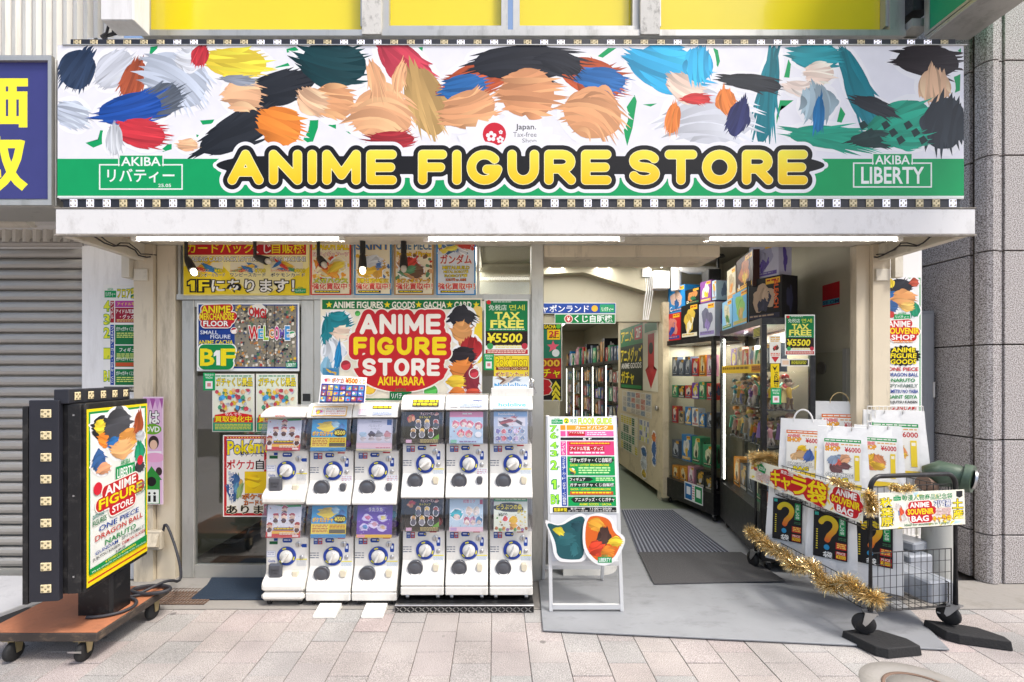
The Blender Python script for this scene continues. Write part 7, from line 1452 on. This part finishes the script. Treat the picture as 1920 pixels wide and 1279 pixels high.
p = Print(cb_.pt(.05, .005, 1.56), cb_.pt(cb_.L-.04, .005, 1.56), cb_.pt(.05, .005, 1.49), box=(0, 0, 200, 14)); p.n = -cb_.w; p.sheet('e8c02a', .0006); p.lines(4, 3, 150, 11, 1, '7a5a12', 4).rect(160, 2, 198, 12, 'c87a1e').lines(164, 4, 196, 10, 2, '2a2218', 3); p.out('shelf_banner', 'yellow printed strip across the glass of the nearest cabinet', 'banner', m='vinyl')
# generic painted statuettes
def statuette(cs, a, b, z, h, pal, seed, label):
    rg = random.Random(seed); q = cs.pt(a, b, z); m = MB(); c = [hx(x) for x in pal]; s_ = h/.24
    m.lathe([(.04*s_, 0), (.042*s_, .004), (.038*s_, .012*s_), (.001, .012*s_)], 16, hx('2a2a2e'), at=q)
    ln = rg.uniform(-.03, .03)*s_; hip = q+Vector((0, 0, .10*s_)); ch = q+Vector((ln*.6, ln*.5, .165*s_)); hd = q+Vector((ln, ln, .215*s_))
    for sg_ in (-1, 1): m.tube([q+Vector((sg_*.018*s_, rg.uniform(-.02, .02)*s_, .012*s_)), q+Vector((sg_*.02*s_, rg.uniform(-.015, .015)*s_, .055*s_)), hip+Vector((sg_*.01*s_, 0, 0))], [.009*s_, .011*s_, .014*s_], 7, c[1])
    m.tube([hip, (hip+ch)/2, ch, ch+Vector((0, 0, .018*s_))], [.017*s_, .016*s_, .022*s_, .009*s_], 9, c[0])
    for sg_ in (-1, 1): e = ch+Vector((sg_*rg.uniform(.035, .06), rg.uniform(-.03, .03), rg.uniform(-.03, .05)))*s_; m.tube([ch+Vector((sg_*.018*s_, 0, 0)), (ch+e)/2+Vector((0, 0, -.012*s_)), e], [.008*s_, .008*s_, .006*s_], 6, c[2])
    m.lathe([(.001, -.026*s_), (.015*s_, -.02*s_), (.022*s_, 0), (.017*s_, .018*s_), (.001, .026*s_)], 10, hx('e0b89a'), at=hd)
    m.lathe([(.022*s_, -.004*s_), (.027*s_, .008*s_), (.021*s_, .026*s_), (.001, .034*s_)], 9, c[3 % len(c)], at=hd+Vector((0, .004*s_, 0)))
    if rg.random() < .6: m.prism([(-.03, .0), (.03, 0), (.05, -.11), (-.045, -.1)], lambda t_, k: ch+Vector((t_[0]*s_, (.022+.006*k)*s_, t_[1]*s_)), c[2])
    return tag(m.build('figurine', 'toy'), label, 'figurine', 'loose figurines in the near cabinet')
FP = [['2a8a6a', '2a3a3a', '6ac0a0', 'e8963a'], ['7a4aa0', 'e8e0e8', 'b08ad0', '3a2a4a'], ['d8662a', '3a4a8a', 'e8b83a', '2a2a2e'], ['2f9aa8', 'c8d0d8', '2f7a8a', '2a6a78'], ['c8343a', '5a2a2a', 'e8c8b8', 'a82a2a'], ['e8a0a8', 'd8c8c0', 'e8d8d0', '8a5a4a'], ['4a6a3a', '7a6a4a', 'a8b06a', '3a2a22'], ['d8d0c8', '8a8a92', 'b8a890', 'c8a83a'], ['e8b83a', '6a4a2a', 'f0d88a', '5a3a1a']]
FN = ['green', 'violet', 'orange', 'teal', 'red', 'pale pink', 'olive', 'grey', 'yellow']
for si, z in enumerate((.9005, 1.2005)):
    for k in range(18):
        row, i = divmod(k, 9); a = .10+(cb_.L-.18)*(i+.5*row*.7)/8.6; j = (k*4+si*3) % 9
        statuette(cb_, a, .11+.12*row, z, rb.uniform(.2, .285), FP[j], si*40+k, f'{FN[j]} figurine, {ORD[i]} from far end, {("front", "back")[row]} row, {("lower", "middle")[si]} shelf of nearest cabinet')
# boxes on top of the cabinets, placed from the photo
tops = [(ca, 1241, 1273, 588, 636, ['c8242c', 'd8887a', '2a4a9a'], 'A', 'red figure box at the far lower corner of the stack on the cabinets'), (ca, 1248, 1279, 537, 587, ['2a8ad0', 'd8b8a8', '1f5a9a'], 'C', 'bright blue figure box on top of the red one'),
 (ca, 1274, 1306, 571, 628, ['1c1c1c', 'd8b84a', 'e8e0c8'], None, 'black and gold figure box in the lower row above the far cabinet'), (ca, 1280, 1306, 541, 570, ['16181a', 'c8864a', '2a6a4a'], 'D', 'small black figure box above the black and gold one'),
 (ca, 1307.5, 1341, 568, 625, ['b8bcc8', '6a6a80', '8a7ab0'], None, 'pale grey figure box in the lower row above the far cabinet'), (ca, 1307.5, 1328, 527, 567, ['8a4a9a', 'e8d8d0', 'e8b82a'], None, 'purple and yellow figure box in the upper row'), (ca, 1329.5, 1342, 526, 562, ['b8d4e8', 'e8a83a', '7a90b0'], None, 'small pale blue figure box beside the speaker'),
 (cb_, 1343, 1368, 564, 614, ['8fc4e8', 'd8d0b0', '5a8a4a'], None, 'light blue figure box with a white picture in the lower row'), (cb_, 1369, 1398.5, 546, 607, ['6ab4e0', '8ac06a', 'c8a86a'], None, 'sky blue and green figure box next to the big black box'), (cb_, 1356, 1371.5, 504, 562, ['d8d0b8', 'b8a888', 'e8963a'], None, 'tall cream figure box in the upper row'),
 (cb_, 1373, 1403, 480, 545, ['3a1c18', 'b86a3a', 'e8b83a'], 'A', 'dark brown figure box in the upper row left of the white box')]
for i, (cs, xa, xb, ya, yb, pal, tx, lab) in enumerate(tops):
    a0, a1 = max(.003, cs.uof(xa)), min(cs.L-.003, cs.uof(xb)); q = cs.pt((a0+a1)/2, 0, 0); d = q.y; z1 = wz(ya, d); z0 = wz(yb, d); lo = yb > 590 or i in (7, 8)
    if lo: z0 = cs.z1+.0008
    o = figure_box(cs, a0, a1-.002, .02+(.0 if lo else .015), .22 if i < 11 else .30, z0, z1, pal, 90+i, lab, 'figure boxes stacked on the cabinets', tx)
class Fr(Case):           # oriented corner of a free standing box
    def __init__(s, P0, P1):
        s.P0, s.P1 = Vector((*P0, 0)), Vector((*P1, 0)); s.u = s.P1-s.P0; s.L = s.u.length; s.u.normalize(); s.w = Vector((-s.u.y, s.u.x, 0)); s.w = s.w if s.w.x > 0 else -s.w
def fp(px, d): return (wx(px, d), d)
b1 = Fr(fp(1400, 3.90), fp(1466, 3.62)); zt1 = wz(514, 3.62); o = figure_box(b1, 0, b1.L, 0, .18, cb_.z1+.0008, zt1, ['17161a', 'b8a08a', '34344a'], 201, 'big black figure box with orange BLEACH lettering', 'figure boxes stacked on the cabinets')
zz = zt1-cb_.z1; q = Print(b1.pt(b1.L*.93, -.0015, zt1-.03), b1.pt(b1.L*.93, -.0015, zt1-.03-zz*.66), b1.pt(b1.L*.78, -.0015, zt1-.03), box=(0, 0, 100, 22)); q.n = -b1.w; q.text('BLEACH', 4, 3, 96, 20, 'd85a1e', .06); q.m.build('lettering', 'vinyl', o)
b2 = Fr(fp(1404, 3.90), fp(1459, 3.66)); figure_box(b2, 0, b2.L, .005, .15, zt1+.0008, wz(449, 3.66), ['b9b9cf', '9a9ab8', '5a4a9a'], 202, 'large white and purple figure box on top of the big black box', 'figure boxes stacked on the cabinets', 'B')
# black loudspeaker on a ceiling mount
lk = thing('loudspeaker', W(1340, 510, 4.7), 'black loudspeaker hanging from a round ceiling mount above the cabinets', 'speaker')
d = 4.85; B(wx(1328, d), wx(1352, d), d, d+.16, wz(548, d), wz(504, d), bev=.006).build('cabinet', 'black_plastic', lk); MB().tube([W(1346, 503, d+.08), W(1346, 482, d+.08)], .015, 8).build('stem', 'black', lk); MB().lathe([(.07, 0), (.06, .02), (.02, .03)], 18, at=W(1346, 482, d+.08)).build('mount_plate', 'black', lk)
MB().lathe([(.05, 0), (.045, .006), (.02, .002), (.001, .004)], 18, axis='Y', at=W(1340, 530, d)).build('cone', 'rubber', lk)
# notices on the near cabinet's end
def endd(px, k=.008):     # depth of the near cabinet's end plane at photo column px
    t_ = (px-CX)/F; c = cb_; e = c.P1+c.u*k; b = (t_*e.y-e.x)/(c.w.x-t_*c.w.y); return e.y+c.w.y*b
def endsheet(x0, y0, x1, y1, **k):
    return quad(((x0, y0), (x1, y0), (x1, y1), (x0, y1)), (endd(x0), endd(x1), endd(x1), endd(x0)), (x0, y0, x1, y1))
p = endsheet(1472, 590, 1528, 666).sheet('eef0ea'); taxfree(p, 1472, 590, 1528, 666); p.out('poster', 'small green TAX FREE sign on the end of the glass cabinet', 'sign', m='vinyl')
p = endsheet(1443, 629, 1464, 681).sheet('efece0'); p.lines(1445, 632, 1462, 642, 3, 'e0a82a', 2); p.picture(1446, 643, 1461, 662, ['5a3a2a', 'e8b890', 'c83a3a'], 3, 4); p.lines(1445, 662, 1462, 668, 2, 'e0562a', 4); p.fan([(1446, 669), (1461, 669), (1453.5, 680)], 'c4343a'); p.out('notice', 'small white notice with a red arrow on the cabinet corner post', 'notice', m='vinyl')
p = endsheet(1465, 673, 1517, 687).sheet('e8e4dc'); p.rect(1481, 675, 1515, 685, '1c1c1c').lines(1484, 676.5, 1512, 684, 3, 'd8d83a', 4, .5).rect(1467, 676, 1479, 684, 'e8c8a8'); p.out('notice', 'black and white notice strip below the cabinet tax free sign', 'notice', m='vinyl')
p = endsheet(1445, 682, 1461, 727).sheet('f0d01e', .001); p.fan([(1448, 686), (1453, 692), (1458, 685), (1453, 696)], KK); 
for k, ch in enumerate('WARNING'): p.text(ch, 1452, 697+k*4.1, 1459, 700.4+k*4.1, KK, .03)
p.out('notice', 'narrow yellow WARNING strip on the cabinet corner post', 'notice', m='vinyl'); pay(1445, 728, 1465, 758, min(endd(1445), endd(1465))-.006, 'green payment sticker on the cabinet corner post')
p = Print(cb_.pt(.93, .004, 1.84), cb_.pt(1.09, .004, 1.84), cb_.pt(.93, .004, 1.76), box=(0, 0, 100, 60)); p.n = -cb_.w; p.sheet('1c1c1c', .001).frame(0, 0, 100, 60, 3, 'e8e0c8').lines(8, 8, 92, 54, 6, 'd8d04a', 4, .5); p.out('notice', 'small black notice at the top of the nearest cabinet glass', 'notice', m='vinyl')
p = Print(ca.pt(.42, -.004, .33), ca.pt(.72, -.004, .33), ca.pt(.42, -.004, .14), box=(0, 0, 100, 60)); p.n = -ca.w; p.sheet('e4e8e8', .002); p.rect(4, 4, 42, 56, '1f6aa8').rect(58, 4, 96, 56, '1f8a50').rect(12, 14, 34, 40, 'e8eef4').rect(66, 14, 88, 40, 'e8f2ea').lines(44, 6, 56, 54, 6, 'c85a6a', 3, .4); p.out('payment_sign', 'blue and green payment sign on the base of the far cabinet', 'sign', m='vinyl')
# right wall: red sticker, dark frame
XW = XR-.004
yA, yB = XR*F/(1543-CX), XR*F/(1575-CX); p = Print((XW, yA, wz(536, yA)), (XW, yB, wz(527, yB)), (XW, yA, wz(576, yA)), (XW, yB, wz(570, yB)), box=(0, 0, 30, 46)); p.n = Vector((-1, 0, 0)); p.sheet('b8242c', .001).rect(.3, 33, 29.7, 43, '4a9ab0').text('SE OM', 1, 35, 29, 42, '1f3a6a', .04); p.out('sticker', 'red and blue security sticker on the right wall', 'sticker', m='vinyl')
wf = thing('wall_panel', (XR, 3.75, 1.0), 'dark wall niche with a pale metal frame behind the near cabinet', 'panel')
B(XR-.02, XR-.001, 3.62, 3.98, .7, wz(660, 3.75)).build('recess', 'dim_wall', wf); B(XR-.03, XR-.0005, 3.58, 3.619, .7, wz(655, 3.7)).build('frame_post', 'alu', wf); MB().lathe([(.05, 0), (.05, .006), (.001, .006)], 20, axis='X', at=(XR-.027, 3.86, wz(690, 3.86))).build('round_badge', 'steel', wf)
# showcases along the corridor
struct('wall_corridor', B(.60, .66, DB+.13, 14.19, .0026, ZC-.005), 'int_wall')
y = 7.62; k = 0
while y < 13.3:
    c_ = Case((2.02, y+1.16), (2.02, y), .45, .35, 1.72, (.68, 1.0, 1.34), ('tall lit showcase along the corridor, '+ORD[k]+' from the doorway')); q = rb
    for j in range(0): c_.box(.001, .010, -.006, -.001, .4, 1.68).build('led_bar', 'led', c_.t)
    for si, z in enumerate((.3505, .6805, 1.0005, 1.3405)):
        for j in range(4):
            pal, cn = PALS[rb.randrange(10)]; a0 = .07+j*.26; figure_box(c_, a0, a0+rb.uniform(.16, .23), .08, .25, z, z+rb.uniform(.17, .28), pal, si*7+j+k*50, f'{cn} box, {ORD[j]} from far end, {("floor", "lowest shelf", "middle shelf", "top shelf")[si]} of {ORD[k]} corridor showcase', 'boxes in the corridor showcases', lite=True)
    for j in range(6):
        pal, cn = PALS[rb.randrange(10)]; a0 = .01+j*.19; figure_box(c_, a0, a0+rb.uniform(.14, .185), rb.uniform(.02, .05), .3, 1.7205, 1.7205+rb.uniform(.24, .44), pal, j+k*30, f'{cn} box, {ORD[j]} from far end on top of {ORD[k]} corridor showcase', 'boxes on top of the corridor showcases', lite=True)
    y += 1.2; k += 1
